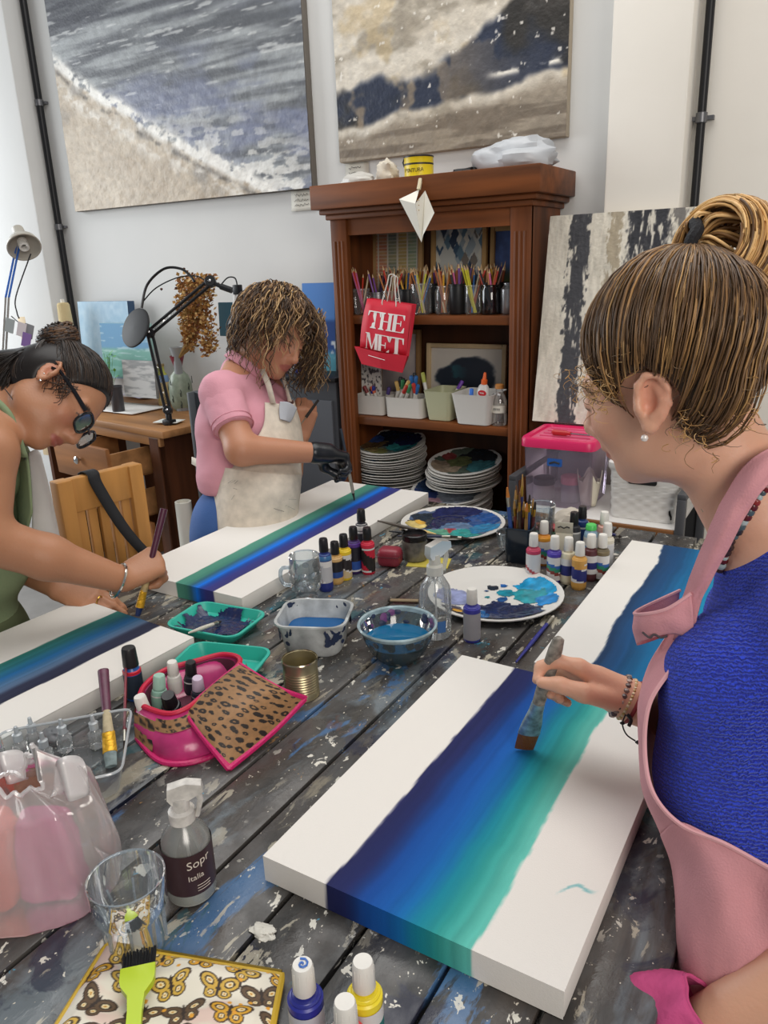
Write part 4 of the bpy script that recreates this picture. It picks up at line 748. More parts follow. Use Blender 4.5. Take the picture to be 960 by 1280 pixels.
# dark cabinet next to the bookcase
cm_ = mat('dark grey steel cabinet', '3c3e43', rough=.5); xc0, xc1 = -2.32, xl-.03; zc0 = W(415, 478, 2.60).z
t = thing('steel_cabinet', 'dark grey steel cabinet behind the woman in pink', 'cabinet', ((xc0+xc1)/2, 2.76, 0)); wc = xc1-xc0
b = MB(); b.box((0, 0, zc0/2), (wc, .28, zc0), bev=.006); b.build('body', cm_, t)
b = MB(); b.box((0, -.145, zc0/2-.02), (wc-.04, .014, zc0-.12), bev=.003); dd = b.build('door', mat('mid grey door', '55585e', rough=.5), t); b = MB(); b.box((-wc*.3, -.158, zc0*.6), (.012, .012, .1), bev=.003); b.build('handle', blackm, dd)
b = MB(); b.box((0, -.01, zc0+.008), (wc+.02, .3, .018), bev=.004); b.build('cabinet_top', blackm, t)
for i, (px, c, cc) in enumerate([(356, '2a4fae', 'd8d8d8'), (366, 'c8c4bc', '22222a'), (374, '24388a', 'e0e0e0'), (383, '5a6ac0', '2a2a2a')]):
    q = W(px, 470, 2.70); t = thing('paint_bottle', ['blue paint bottle with pale cap', 'white paint bottle with black cap', 'navy paint bottle with white cap', 'violet blue paint bottle with dark cap'][i]+' on the steel cabinet', 'paint bottle', (q.x, 2.70, zc0+.017), 0, 'bottles on the steel cabinet')
    cyl([(.017, 0), (.018, .004), (.018, .06), (.01, .07)], 16).build('bottle_body', mat('paint '+c, c, rough=.35), t); cyl([(.011, .068), (.011, .095), (.009, .097)], 12).build('cap', mat('cap '+cc, cc, rough=.4), t)
# slim dark stand left of the woman in pink
q = W(250, 490, 2.36); t = thing('standing_screen', 'tall dark grey screen standing upright between the desk and woman in pink', 'screen', (q.x+.02, 2.36, 0)); hs = q.z
sg = mat('slate grey paint', '3a3f44', rough=.5); b = MB(); b.box((0, .01, hs/2), (.11, .02, hs), bev=.004); b.build('board', sg, t)
b = MB(); b.box((-.062, 0, hs/2), (.014, .06, hs), bev=.003); b.build('edge_strip', mat('mid slate', '5a5f63', rough=.5), t)
b = MB(); b.box((0, .01, .01), (.16, .16, .02), bev=.004); b.build('foot', sg, t)
q = W(230, 640, 2.30); t = thing('paper_roll', 'white paper roll standing on the floor beside the desk', 'paper roll', (q.x-.02, 2.32, 0)); hz = W(230, 627, 2.32).z; cyl([(.036, 0), (.036, hz), (.028, hz), (.026, hz-.02), (.0, hz-.02)], cap=False).build('roll', papm, t); cyl([(.008, hz-.02), (.012, hz-.004), (.02, hz-.012)], 16, cap=False).build('inner_turn', papm, t)
# slatted chair with bag strap
kc = 2.02; TL = D(72, 612, kc-.1); TR = D(176, 572, kc+.06); TL.z = TR.z = (TL.z+TR.z)/2
ch = wood('honey pine', 'bd8748', (1, 1, .12), .25); rzc = math.atan2((TR-TL).y, (TR-TL).x); wch = (TR-TL).length; mid_ = (TL+TR)/2; ht = mid_.z
t = thing('slatted_chair', 'honey pine folding chair with slatted back left of the table', 'chair', (mid_.x, mid_.y, 0), rzc)
seat_z = .44; bk = lambda z: .10*(z-seat_z)/(ht-seat_z)   # recline
for s in (-1, 1):
    b = MB(); b.tube([(s*(wch/2-.02), .16, 0), (s*(wch/2-.02), 0, seat_z), (s*(wch/2-.02), -.0, ht-.01)], .001, 4) if False else None
    R_ = rotm(-.05); b.box((s*(wch/2-.02), .02, ht/2), (.04, .045, ht), R=None, bev=.004); b.build('back_post', ch, t)
    b = MB(); b.box((s*(wch/2-.02), .42, seat_z/2), (.038, .042, seat_z), bev=.004); b.build('front_leg', ch, t)
    b = MB(); b.box((s*(wch/2-.02), .22, .2), (.025, .38, .035), bev=.003); b.build('side_stretcher', ch, t)
b = MB(); b.box((0, .02, ht-.045), (wch-.07, .03, .09), bev=.004); b.build('top_rail', ch, t); b = MB(); b.box((0, .02, seat_z+.08), (wch-.07, .028, .05), bev=.004); b.build('lower_rail', ch, t)
nsl = 5
for k in range(nsl): b = MB(); x = (-.5+(k+.5)/nsl)*(wch-.08); b.box((x, .02, (ht-.085+seat_z+.08)/2), (.024, .016, ht-.085-seat_z-.08), bev=.002); b.build('back_slat', ch, t)
for k in range(6): b = MB(); b.box((0, .03+.075*k, seat_z), (wch-.01, .06, .02), bev=.003); b.build('seat_slat', ch, t)
t2 = thing('shoulder_bag', 'black bag hanging by its strap over the pine chair back', 'bag', (mid_.x, mid_.y, ht)); o_ = Vector((mid_.x, mid_.y, ht)); M_ = Matrix.Rotation(rzc, 4, 'Z')
lo = lambda x, y, z: (M_ @ Vector((x, y, z)))
sx_ = -wch*.1
b = MB(); Pc = [(sx_, .05, -.25), (sx_, .048, -.03), (sx_-.0, .036, .004), (sx_+.002, .0, .004), (sx_+.004, -.012, -.03), (sx_+.05, -.035, -.16), (sx_+.12, -.05, -.28), (sx_+.16, -.055, -.36)]
P = cr([lo(*p) for p in Pc], 6); sw = M_ @ Vector((.016, 0, 0)); b.grid([[p-sw, p+sw] for p in P]); solid(b.build('strap', mat('black webbing', '1a1b1f', rough=.8), t2), .003)
b = MB(); b.box(lo(sx_+.17, -.055, -.45), (.22, .06, .17), R=rotm(0, 0, rzc), bev=.02); b.build('bag_body', mat('black canvas bag', '1d1e22', rough=.8), t2)
b = MB(); b.tube([lo(sx_+.16+.018*math.cos(a), -.06, -.355+.012*math.sin(a)) for a in np.linspace(0, 2*PI, 16)], .0025, 6); b.build('metal_ring', knm, t2)
# ================================================================ work table
ZT = .755
tm = bpy.data.materials.new('paint splattered planks'); tm.use_nodes = True
def table_mat(m):
    nt = m.node_tree; N = nt.nodes; L = nt.links; p = N['Principled BSDF']; p.inputs['Roughness'].default_value = .42
    tcx = N.new('ShaderNodeTexCoord').outputs['Object']; cur = [None]
    def noise(scale, st=(1, 1, 1), rot=0, off=0, det=7, dist=0.0, rough=.62):
        mp = N.new('ShaderNodeMapping'); mp.inputs['Scale'].default_value = st; mp.inputs['Rotation'].default_value = (0, 0, rot); mp.inputs['Location'].default_value = (off, off*.7, off*.3); L.new(tcx, mp.inputs[0])
        n = N.new('ShaderNodeTexNoise'); n.inputs['Scale'].default_value = scale; n.inputs['Detail'].default_value = det; n.inputs['Distortion'].default_value = dist; n.inputs['Roughness'].default_value = rough; L.new(mp.outputs[0], n.inputs[0]); return n.outputs[0]
    def rng_(s, lo, hi, a=1.0): r = N.new('ShaderNodeMapRange'); r.inputs[1].default_value = lo; r.inputs[2].default_value = hi; r.inputs[4].default_value = a; L.new(s, r.inputs[0]); return r.outputs[0]
    def mul(a, b): q = N.new('ShaderNodeMath'); q.operation = 'MULTIPLY'; L.new(a, q.inputs[0]); L.new(b, q.inputs[1]); return q.outputs[0]
    def layer(col, fac):
        x = N.new('ShaderNodeMix'); x.data_type = 'RGBA'; L.new(fac, x.inputs[0])
        if cur[0] is None: x.inputs[6].default_value = (*lin((50, 49, 48)), 1)
        else: L.new(cur[0], x.inputs[6])
        x.inputs[7].default_value = (*lin(col), 1); cur[0] = x.outputs[2]
    layer((112, 110, 108), rng_(noise(5, (1, .35, 1), .05, 1), .42, .62, .75))
    layer((72, 64, 58), rng_(noise(9, (1, .3, 1), 0, 4), .5, .62, .7))
    layer((120, 132, 140), rng_(noise(7, (1, .5, 1), .3, 8, 6, .6), .54, .62, .6))
    layer((38, 38, 42), rng_(noise(26, (1, .1, 1), 0, 3, 4), .52, .68, .75))
    layer((150, 142, 124), rng_(noise(11, (1, .22, 1), -.35, 13, 7, .4), .585, .62, .75))
    layer((70, 108, 150), rng_(noise(7, (1, .25, 1), .25, 21, 7, .5), .595, .615, .85))
    layer((52, 92, 100), rng_(noise(8, (1, .5, 1), -.3, 34, 7, .5), .615, .64, .7))
    layer((96, 70, 60), rng_(noise(9, (1, .6, 1), .8, 47, 7, .3), .63, .66, .6))
    layer((36, 40, 62), rng_(noise(8, (1, .6, 1), .2, 57, 6, .6), .60, .63, .7))
    big = rng_(noise(2.6, (1, 1, 1), 0, 71, 3), .42, .6)
    layer((196, 188, 168), mul(rng_(noise(22, (1, .45, 1), .6, 62, 6, .5), .585, .60, .9), big))
    layer((222, 218, 206), mul(rng_(noise(38, (1, .8, 1), 1.1, 81, 4, .4), .625, .64, .95), rng_(noise(3.2, off=95, det=3), .40, .52)))
    layer((214, 206, 190), rng_(noise(130, (1, .7, 1), .4, 91, 2), .70, .72, .9))
    layer((70, 150, 180), rng_(noise(26, (1, .7, 1), .9, 104, 4, .3), .70, .715, .9))
    layer((170, 130, 80), rng_(noise(30, (1, .8, 1), .2, 113, 4, .3), .71, .725, .85))
    L.new(cur[0], p.inputs['Base Color'])
    bp = N.new('ShaderNodeBump'); bp.inputs['Strength'].default_value = .5; bp.inputs['Distance'].default_value = .002; L.new(noise(38, (1, .6, 1), .6, 62, 6, .5), bp.inputs['Height']); L.new(bp.outputs[0], p.inputs['Normal'])
    L.new(rng_(noise(12, off=140), .35, .65, .55), p.inputs['Roughness'])
table_mat(tm)
X0, X1, Y0, Y1 = -1.532, -.085, -.12, 2.17
t = thing('work_table', 'long plank work table covered in dried paint splatters', 'table', ((X0+X1)/2, (Y0+Y1)/2, 0)); hx, hy = (X1-X0)/2, (Y1-Y0)/2
npl = 13; pw_ = (X1-X0)/npl
for k in range(npl):
    b = MB(); b.box((-hx+(k+.5)*pw_, 0, ZT-.016), (pw_-.006, 2*hy, .032), bev=.0025); b.build('plank', tm, t)
tw = mat('painted table frame', '4a463f', rough=.7, noise=(9, .4))
for s in (-1, 1):
    b = MB(); b.box((s*(hx-.07), 0, ZT-.085), (.03, 2*hy-.1, .1)); b.build('apron', tw, t, smooth=False)
    for q in (-1, 1): b = MB(); b.box((s*(hx-.09), q*(hy-.12), (ZT-.032)/2), (.075, .075, ZT-.032), bev=.004); b.build('leg', tw, t)
for q in (-.8, 0, .8): b = MB(); b.box((0, q*hy, ZT-.05), (2*hx-.1, .05, .035)); b.build('cross_batten', tw, t, smooth=False)
# ---------------------------------------------------------------- stretched canvases with painted bands
cvm = mat('primed canvas', rough=.7, vc=True, spec=.15, bump=(500, .12)); cve = mat('primed canvas edge', 'd9d6d0', rough=.75)
WHT = np.array([229., 225, 219])
def stops(s, st):
    xs = [a for a, _ in st]; return np.stack([np.interp(s, xs, [c[i] for _, c in st]) for i in range(3)], -1)
def canvas(name, label, px, py, w_, h_, rz, bandf, th=.04, n=(140, 200)):
    """px, py = front-left corner on the table; local x across, y along"""
    t = thing(name, label, 'canvas', (px, py, ZT), rz, 'stretched canvases being painted'); b = MB()
    b.box((w_/2, h_/2, th/2-.0004), (w_-.001, h_-.001, th-.0012), bev=.0022); b.build('stretcher_body', cve, t)
    art_grid('painted_face', w_-.001, h_+.0012, n[0], n[1], bandf, frameM((.0005, -.0008, th), (1, 0, 0), (0, 1, 0)), cvm, t)
    art_grid('painted_near_edge', w_-.001, th-.001, n[0], 18, lambda u, v: bandf(u, v*0-.03*(1-v)), frameM((.0005, -.0008, .001), (1, 0, 0), (0, 0, 1)), cvm, t)
    art_grid('painted_far_edge', w_-.003, th-.002, n[0], 6, lambda u, v: bandf(1-u, v*0+1), frameM((w_-.0015, h_+.0008, .001), (-1, 0, 0), (0, 0, 1)), cvm, t)
    return t
def band(st, l0, l1, r0, r1, seed, streak=.10, wob=.02, ends=None):
    def f(u, v):
        wl = l0+(l1-l0)*v+wob*(fbm(v*6+u*0, u*0+seed, seed, 4)-.5)*1.6; wr_ = r0+(r1-r0)*v+wob*(fbm(v*9+3, u*0+seed, seed+3, 5)-.5)*1.6
        s = (u-wl)/(wr_-wl); k = .09*(fbm(s*5, v*2.2, seed+5, 4)-.5); c = stops(np.clip(s+k, 0, 1), st)
        c = c*(1+streak*2*(fbm(s*26, v*1.6, seed+9, 4)-.5))[..., None]
        return mixc(mixc(WHT+0*c, c, sstep(-.004, .012, s)), WHT+0*c, sstep(.988, 1.004, s))
    return f
def tint_corner(f):
    def g(u, v):
        c = f(u, v); m_ = sstep(.0065, .002, np.abs(v-.235-.42*(u-.93)+.012*np.sin(u*60)))*sstep(.87, .9, u)*sstep(.985, .95, u)*.8; return mixc(c, np.array([110., 180, 184]), m_)
    return g
canvas('painted_canvas', 'canvas with navy to turquoise bands being painted by the woman in blue', -.574, .600, .402, .598, 0, tint_corner(band([(0, (38, 40, 84)), (.16, (34, 42, 92)), (.30, (22, 72, 146)), (.45, (24, 92, 172)), (.56, (22, 104, 166)), (.66, (24, 128, 150)), (.80, (50, 154, 150)), (.9, (84, 176, 164)), (1, (104, 190, 176))], .245, .268, .745, .74, 3)))
canvas('painted_canvas', 'canvas with green, bright blue and navy bands before the woman in pink', -1.526, 1.212, .386, .925, 0, band([(0, (84, 146, 126)), (.28, (70, 132, 118)), (.40, (52, 98, 116)), (.5, (40, 110, 190)), (.58, (20, 116, 226)), (.68, (36, 70, 150)), (.8, (54, 58, 128)), (1, (58, 58, 116))], .45, .37, .775, .735, 13, .05, .006))
canvas('painted_canvas', 'canvas with teal and navy bands under the hands of woman with glasses', -1.527, .345, .386, .695, math.radians(-3.5), band([(0, (52, 122, 112)), (.2, (44, 108, 118)), (.4, (34, 96, 150)), (.55, (70, 108, 146)), (.7, (84, 104, 132)), (.78, (46, 50, 72)), (1, (40, 42, 62))], .36, .345, .73, .725, 23, .10, .012))
def c4f(u, v):
    c = band([(0, (34, 58, 92)), (.15, (28, 72, 116)), (.35, (24, 104, 150)), (.6, (22, 134, 168)), (.85, (60, 160, 170)), (1, (90, 176, 170))], .255, .225, .93, .93, 33, .16, .05)(u, v); s = sstep(.045, .02, v+.02*fbm(u*9, v*2, 5))*sstep(.25, .27, u); return mixc(c, np.array([24., 42, 78]), s*.8)
canvas('painted_canvas', 'canvas with dark blue band at right, beyond the painting hand', -.442, 1.235, .385, .73, 0, c4f)
# ---------------------------------------------------------------- bottles
whc = mat('white cap plastic', 'e4e1da', rough=.4); blkc = mat('black cap plastic', '1c1c1f', rough=.35)
def craft(px, py, label, body, bands, capm=whc, h=.088, r=.0175, rz=0, cat='paint bottle', group=None, z=ZT, rimc=None, tilt=None, loc=None, caph=.03, capr=.0105):
    """squeeze bottle: body, printed sleeve (bands = [(z0, z1, colour, a0, a1)]), ring and cap"""
    q = loc or T(px, py, z); t = thing('paint_bottle', label, cat, (q[0], q[1], z), rz, group)
    if tilt: t.rotation_euler = (tilt[0], tilt[1], rz)
    b = MB(); b.lathe([(r*.9, 0), (r, .003), (r, h*.80), (r*.9, h*.90), (capr*1.0, h*.93), (capr*.95, h)], 24); b.build('bottle_body', mat('bottle '+body, body, rough=.3), t)
    b = MB(); z0, z1_ = h*.08, h*.76; K = 14
    def cf(i, a):
        zz = (i+.5)/K; c = 'dad8d6'
        for (u0, u1, cc, sl) in bands:
            if u0 <= zz+sl*(math.cos(2*PI*a)) < u1: c = cc
        return lin(c)
    b.lathe([(r+.0006, z0+(z1_-z0)*i/K) for i in range(K+1)], 32, colf=cf, cap=False); b.build('printed_sleeve', VC, t)
    if rimc: b = MB(); b.lathe([(r*1.03, h*.78), (r*1.03, h*.86), (r*.75, h*.92)], 24, cap=False); b.build('coloured_ring', mat('ring '+rimc, rimc, rough=.35), t)
    b = MB(); b.lathe([(capr*1.05, h*.97), (capr*1.12, h*.985), (capr, h+caph*.9), (capr*.9, h+caph), (0, h+caph*.99)], 22)
    for k in range(10): a = 2*PI*k/10; b.tube([(capr*1.03*math.cos(a), capr*1.03*math.sin(a), h+.002), (capr*.99*math.cos(a), capr*.99*math.sin(a), h+caph*.8)], .0007, 4)
    b.build('cap', capm, t); return t
G1 = 'paint bottles beside the far plate'; NV = '2a2f74'
grey = [(.0, .9, 'c9c9cc', 0)]
art_ = [(.1, .28, 'd8d4d0', 0), (.28, .42, '8a3a34', .12), (.42, .58, '2f8a6a', .10), (.58, .7, '3a6ab0', .08)]
craft(666, 722, 'white capped bottle with crimson ring, first beside the brush cup', 'b8455e', [(.0, 1, 'd4d2d2', 0), (.5, .53, '3a3a5a', 0), (.2, .35, 'b04a50', .2)], rimc='c03a5c', group=G1)
craft(679, 705, 'white capped bottle with orange ring behind the crimson ringed bottle', 'd98a2a', art_, rimc='e09a2c', group=G1)
craft(692, 726, 'white capped bottle with violet ring and rainbow sleeve', '4a3a9a', art_, rimc='5040a8', group=G1)
craft(709, 728, 'cream bottle with blue band label in the front row', 'd8d0b4', [(.3, .68, NV, 0), (.0, .3, 'd8d0b4', 0)], group=G1)
craft(723, 735, 'ochre yellow bottle with slanted blue label, nearest of its cluster', 'cf9a4a', [(.0, .25, 'cf9a4a', 0), (.32, .8, NV, .09), (.8, 1, 'cf9a4a', .05)], rimc='d09c4c', group=G1)
craft(737, 724, 'dark brown bottle with blue label behind the ochre bottle', '5a2f34', [(.4, .7, NV, 0), (.0, .25, '5a2f34', 0)], group=G1)
craft(751, 724, 'white capped bottle with olive ring at right of the cluster', '6a5f4a', art_, rimc='77694c', group=G1)
craft(757, 708, 'cream capped bottle behind the olive ringed bottle', 'd9d2c0', grey, rimc='d9d2c0', group=G1)
craft(753, 696, 'pale pink bottle with white cap at the back right', 'dca89a', grey, group=G1, h=.096)
craft(737, 700, 'pale blue bottle with bright green cap', '8fb0c8', [(.2, .6, '5a8ab8', .1)], capm=mat('green cap', '4fc860', rough=.35), group=G1, caph=.012, capr=.013)
craft(726, 690, 'navy bottle with black cap at the back', '1f3a74', [(.2, .9, '24407a', 0)], capm=blkc, group=G1, h=.10)
craft(716, 694, 'dark bottle with black cap beside the square gold label pot', '2a2a30', [(.2, .9, '8a8a8a', 0)], capm=blkc, group=G1, h=.092)
q = T(704, 700); t = thing('square_pot', 'cream square paint tube box with dark logo on its top flap', 'box', (q.x, q.y, ZT), .2); b = MB(); b.box((0, 0, .04), (.042, .03, .08), bev=.003); b.build('pot_body', mat('cream card', 'd6d0bc', rough=.6), t); b = MB(); b.box((0, -.012, .094), (.046, .003, .03), bev=.001); fl = b.build('top_flap', mat('greige card', 'b8b4a4', rough=.6), t)
b = MB(); b.tube([(-.015, -.0142, .095), (-.008, -.0142, .098), (.0, -.0142, .094), (.008, -.0142, .098), (.015, -.0142, .096)], .002, 5); b.build('flap_logo', inkm, fl)
t = craft(590, 800, 'white capped bottle with grey label and violet rim beside the near plate', '3f3f9e', [(.0, 1, 'a5a3a8', 0), (.5, .53, '3f3f9e', 0)], rimc='4040a2')
G2 = 'small bottles beside the glass mug'
def darkb(px, py, label, body, ring_, bands, **k): return craft(px, py, label, body, bands, capm=blkc, rimc=ring_, group=G2, **k)
darkb(408, 737, 'black capped blue bottle half behind the glass mug', '22307a', '3a6a9a', [(.0, .25, '22307a', 0), (.3, .85, 'b8b8bc', .1)], h=.105)
darkb(421, 728, 'black capped tan bottle with dark label beside the mug', 'c49a5c', 'd8b27a', [(.0, .22, 'c8a060', 0), (.22, .5, '2a4a8a', 0), (.5, 1, '1c1c22', 0)], h=.08)
darkb(432, 723, 'black capped yellow bottle in the dark capped row', 'e6c22a', 'efce38', [(.0, .1, 'e6c22a', 0), (.1, .5, 'c9b48a', .3), (.5, .95, '2a2426', .2)], h=.09)
t8 = darkb(444, 715, 'black capped violet bottle with white and blue label', '3a2560', '5a3a90', [(.1, .42, '2a52a0', 0), (.42, 1, '23202c', 0)], h=.095)
b = MB()
darkb(461, 716, 'black capped red bottle with dark label at right of the row', 'c8203a', 'd8304a', [(.1, .9, 'c8203a', 0), (.25, .85, '23201f', .28)], h=.095)
darkb(454, 700, 'black capped bottle with white collar behind the red bottle', '30303a', 'd8d4d0', [(.1, .9, '33333c', 0)], h=.115)
for tt, s_ in ((t8, 'ed'),):
    wdm = mat('white lettering', 'e8e6e2', rough=.5); M_ = Matrix.Translation((-.012, -.0165, .042)) @ Matrix.Rotation(.35, 4, 'Z') @ Matrix.Rotation(PI/2, 4, 'X'); tt.rotation_euler = (0, 0, .55); words(s_, .022, M_, wdm, 'label_lettering', tt)
G3 = 'paint bottles at the front edge'
def swirl(t, col): b = MB(); b.tube([(.0012*k*math.cos(k*.8)*.5, .0012*k*math.sin(k*.8)*.5, .1185) for k in range(12)], .0011, 5); b.build('paint_smudge', mat('smudge '+col, col, rough=.5), t)
t = craft(388, 1316, 'navy ringed paint bottle with blue smudge on its white cap', '2a2f86', [(.0, .2, '8a3a4a', 0), (.2, 1, 'c2c4cc', 0), (.25, .4, '7a9ac0', .2)], rimc='2c3292', group=G3); swirl(t, '3f6fc0')
craft(460, 1312, 'bright yellow ringed paint bottle at the front edge', 'e8d22a', [(.0, .3, 'd9a03a', 0), (.3, .8, '2f7a74', .1)], rimc='f0dc36', group=G3)
craft(439, 1366, 'white capped bottle with red shoulders, nearest the camera', 'c8354a', [(.0, 1, 'b83040', 0)], rimc='cc3a50', group=G3)
# ---------------------------------------------------------------- spray bottles
def spray(loc, rz, name, label, r, hb, wallm, trigm, lab=None, fullness=0, nz=1.0):
    t = thing(name, label, 'spray bottle', loc, rz); b = MB(); b.lathe([(0, .003), (r*.9, .001), (r, .006), (r, hb*.66), (r*.93, hb*.78), (r*.55, hb*.93), (r*.42, hb*.97), (r*.42, hb)], 30, cap=False); b.build('bottle_wall', wallm, t)
    b = MB(); b.lathe([(r*.5, hb*.97), (r*.52, hb*.975), (r*.52, hb*1.10), (r*.4, hb*1.13)], 20); b.build('collar', trigm, t)
    b = MB(); h0 = hb*1.12; b.lathe([(r*.36, h0), (r*.34, h0+.02*nz)], 16); P = [(-.018*nz, h0+.022*nz), (-.016*nz, h0+.04*nz), (.012*nz, h0+.046*nz), (.034*nz, h0+.04*nz), (.036*nz, h0+.028*nz), (.012*nz, h0+.016*nz), (-.012*nz, h0+.012*nz)]
    b.prism(P, .017*nz, Matrix.Translation((0, .0085*nz, 0)) @ Matrix.Rotation(PI/2, 4, 'X')); b.build('spray_head', trigm, t)
    b = MB(); b.tube([(.026*nz, 0, h0+.03*nz), (.03*nz, 0, h0+.01*nz), (.022*nz, 0, h0-.018*nz)], [.005*nz, .0045*nz, .004*nz], 8); b.build('trigger', trigm, t)
    b = MB(); b.tube([(0, 0, hb*.97), (.003, 0, .012)], .002, 6); b.build('dip_tube', mat('clear tube', 'cfcfcf', rough=.3), t)
    return t
q = T(241, 1113); r = .0315; hb = .115
t = spray((q.x, q.y, ZT), .75, 'spray_bottle', 'small spray bottle with brown label and paint smeared white head', r, hb, glassy('frosted clear plastic', 'eef0ee', op=.22, rough=.2, body='d8d8d4'), mat('smeared white plastic', 'd6d2cc', rough=.45, noise=(60, .35)), nz=.82)
b = MB(); b.lathe([(r+.0007, .02), (r+.0007, hb*.70)], 36, cap=False); lb = b.build('brown_label', mat('brown label', '3a2428', rough=.4), t)
cm = mat('cream lettering', 'd8cdc0', rough=.6)
def wrap(txt, size, a0, z, r_, parent, slant=0, m=None):
    """lettering bent round a bottle"""
    o = words(txt, size, Matrix.Identity(4), m or cm, 'label_lettering', parent, .0001)
    for v in o.data.vertices: x, y, zz = v.co; a = a0+x/r_; v.co = (math.cos(a)*(r_+.0004+zz), math.sin(a)*(r_+.0004+zz), z+y+slant*x)
    return o
# camera side of the bottle in its own frame
def camang(t): d = CAM-t.location; return math.atan2(d.y, d.x)-t.rotation_euler.z
a_c = camang(t); wrap('Sopr', .0165, a_c-.12, .060, r+.0008, t, .16); wrap('Italia', .011, a_c-.12, .043, r+.0008, t, .10)
b = MB()
for k in range(3): b.tube([((r+.0012)*math.cos(a_c+.2+.08*i), (r+.0012)*math.sin(a_c+.2+.08*i), .034-.004*k) for i in range(8)], .0004, 4)
b.build('small_print', cm, t)
b = MB(); b.lathe([(r*.97, .004), (r*.97, .019), (0, .019)], 30); b.build('clear_base_fill', mat('pale liquid', 'c8c8c0', rough=.2), t)
q = T(545, 793); r = .034; t = spray((q.x, q.y, ZT), 1.2, 'clear_spray_bottle', 'tall clear spray bottle with translucent white head behind glass bowl', r, .145, glassy('clear plastic', 'f4f6f6', op=.16, rough=.08, body='dfe4e6'), glassy('translucent white head', 'f6f6f2', op=.62, rough=.3, body='e6e6de'), nz=1.1)
a_c = camang(t); wrap('NILLA', .012, a_c+.05, .062, r+.0004, t, 0, mat('grey print', '8a94a0', rough=.6)); b = MB(); b.lathe([(r+.0006, .018), (r+.0006, .045)], 36, cap=False); b.f = [f for f in b.f if True]; 
b2 = MB(); P = [[((r+.0008)*math.cos(a_c+.1+.06*i), (r+.0008)*math.sin(a_c+.1+.06*i), z) for i in range(10)] for z in (.02, .046)]; b2.grid([[Vector(p) for p in row] for row in P]); b2.build('blue_label', mat('blue label', '4a7ab8', rough=.5), t)
# ---------------------------------------------------------------- glassware
tg = glassy('drinking glass', 'f2f6f8', op=.05, rough=.03); q = T(172, 1180); rr = .040
t = thing('drinking_glass', 'clear faceted drinking glass in the left foreground', 'glass', (q.x, q.y, ZT)); b = MB(); hg = .100
b.lathe([(0, .012), (rr*.70, .012), (rr*.78, .018), (rr*.86, .05), (rr*1.02, .062), (rr*1.06, hg), (rr*1.11, hg+.001), (rr*1.12, hg-.001), (rr*1.07, .062), (rr*.9, .05), (rr*.84, .012), (rr*.82, .001), (0, .0)], 40, cap=False); b.build('glass_wall', tg, t)
b = MB(); b.lathe([(rr*1.065, hg-.002), (rr*1.09, hg+.002), (rr*1.115, hg), (rr*1.09, hg-.003)], 40, cap=False); b.build('rim', glassy('thick glass rim', 'dfe8ee', op=.3, rough=.02, body='cfd8e0'), t)
b = MB()
for k in range(8): a = 2*PI*k/8; b.tube([(rr*.86*math.cos(a), rr*.86*math.sin(a), .004), (rr*.89*math.cos(a), rr*.89*math.sin(a), .048), (rr*1.02*math.cos(a), rr*1.02*math.sin(a), .062)], .0018, 5)
b.build('facet_ribs', glassy('thick glass rim'), t)
q = T(384, 750); rr = .037; t = thing('glass_mug', 'clear dimpled glass mug standing before the banded canvas', 'mug', (q.x, q.y, ZT)); b = MB(); hg = .115
b.lathe([(0, .006), (rr*.72, .004), (rr*.75, .0), (rr*.78, .006), (rr*.62, .016), (rr*.95, .034), (rr*1.06, .06), (rr, .085), (rr*.97, hg), (rr*.93, hg), (rr*.95, .085), (rr*1.0, .06), (rr*.85, .034), (0, .024)], 36, cap=False); b.build('mug_wall', tg, t)
b = MB(); b.lathe([(rr*.92, hg-.002), (rr*.95, hg+.002), (rr*.985, hg)], 36, cap=False); b.lathe([(rr*.74, .0), (rr*.78, .006), (rr*.7, .012)], 30, cap=False); b.build('rim', glassy('thick glass rim'), t)
ad = camang(t)
b = MB(); a = ad-1.75; d = Vector((math.cos(a), math.sin(a), 0)); b.tube(cr([d*rr+Vector((0, 0, .085)), d*rr*1.5+Vector((0, 0, .082)), d*rr*1.62+Vector((0, 0, .06)), d*rr*1.4+Vector((0, 0, .042)), d*rr*1.0+Vector((0, 0, .04))], 5), .0048, 8); b.build('handle', glassy('thick glass rim'), t)
b = MB()
for k in range(10):
    for z in (.045, .075): a = 2*PI*k/10+(.3 if z > .06 else 0); b.lathe([(0, .003), (.006, .001), (.008, 0)], 10, loc=(rr*1.04*math.cos(a), rr*1.04*math.sin(a), z), R=align((math.cos(a), math.sin(a), 0)))
b.build('dimples', glassy('thick glass rim'), t)
# ---------------------------------------------------------------- water tubs
bluw = mat('blue paint water', '0f5a96', rough=.08)
q = T(396, 806); t = thing('square_tub', 'square cloudy plastic tub stained with paint holding blue water', 'tub', (q.x, q.y, ZT), .40); b = MB(); s = .148; h = .075
stn = mat('stained cloudy plastic', 'b9bdbd', rough=.35, noise=(22, .55)); ro = lambda k, z, r_: [Vector((x, y, z)) for x, y in rrect(s*k, s*k*.92, r_, 5)]
b.grid([ro(.74, 0, .028), ro(.80, .006, .03), ro(.96, h-.006, .032), ro(1.03, h-.004, .034), ro(1.03, h, .034), ro(.95, h, .03), ro(.78, .01, .028), ro(.7, .006, .026)], closed_u=True); b.add(ro(.74, 0, .028), [tuple(range(24))[::-1]]); b.add(ro(.7, .006, .026), [tuple(range(24))]); b.build('tub_wall', stn, t)
b = MB(); b.add(ro(.868, .036, .03), [tuple(range(24))]); b.build('blue_water', bluw, t, smooth=False)
b = MB()
rs = random.Random(3)
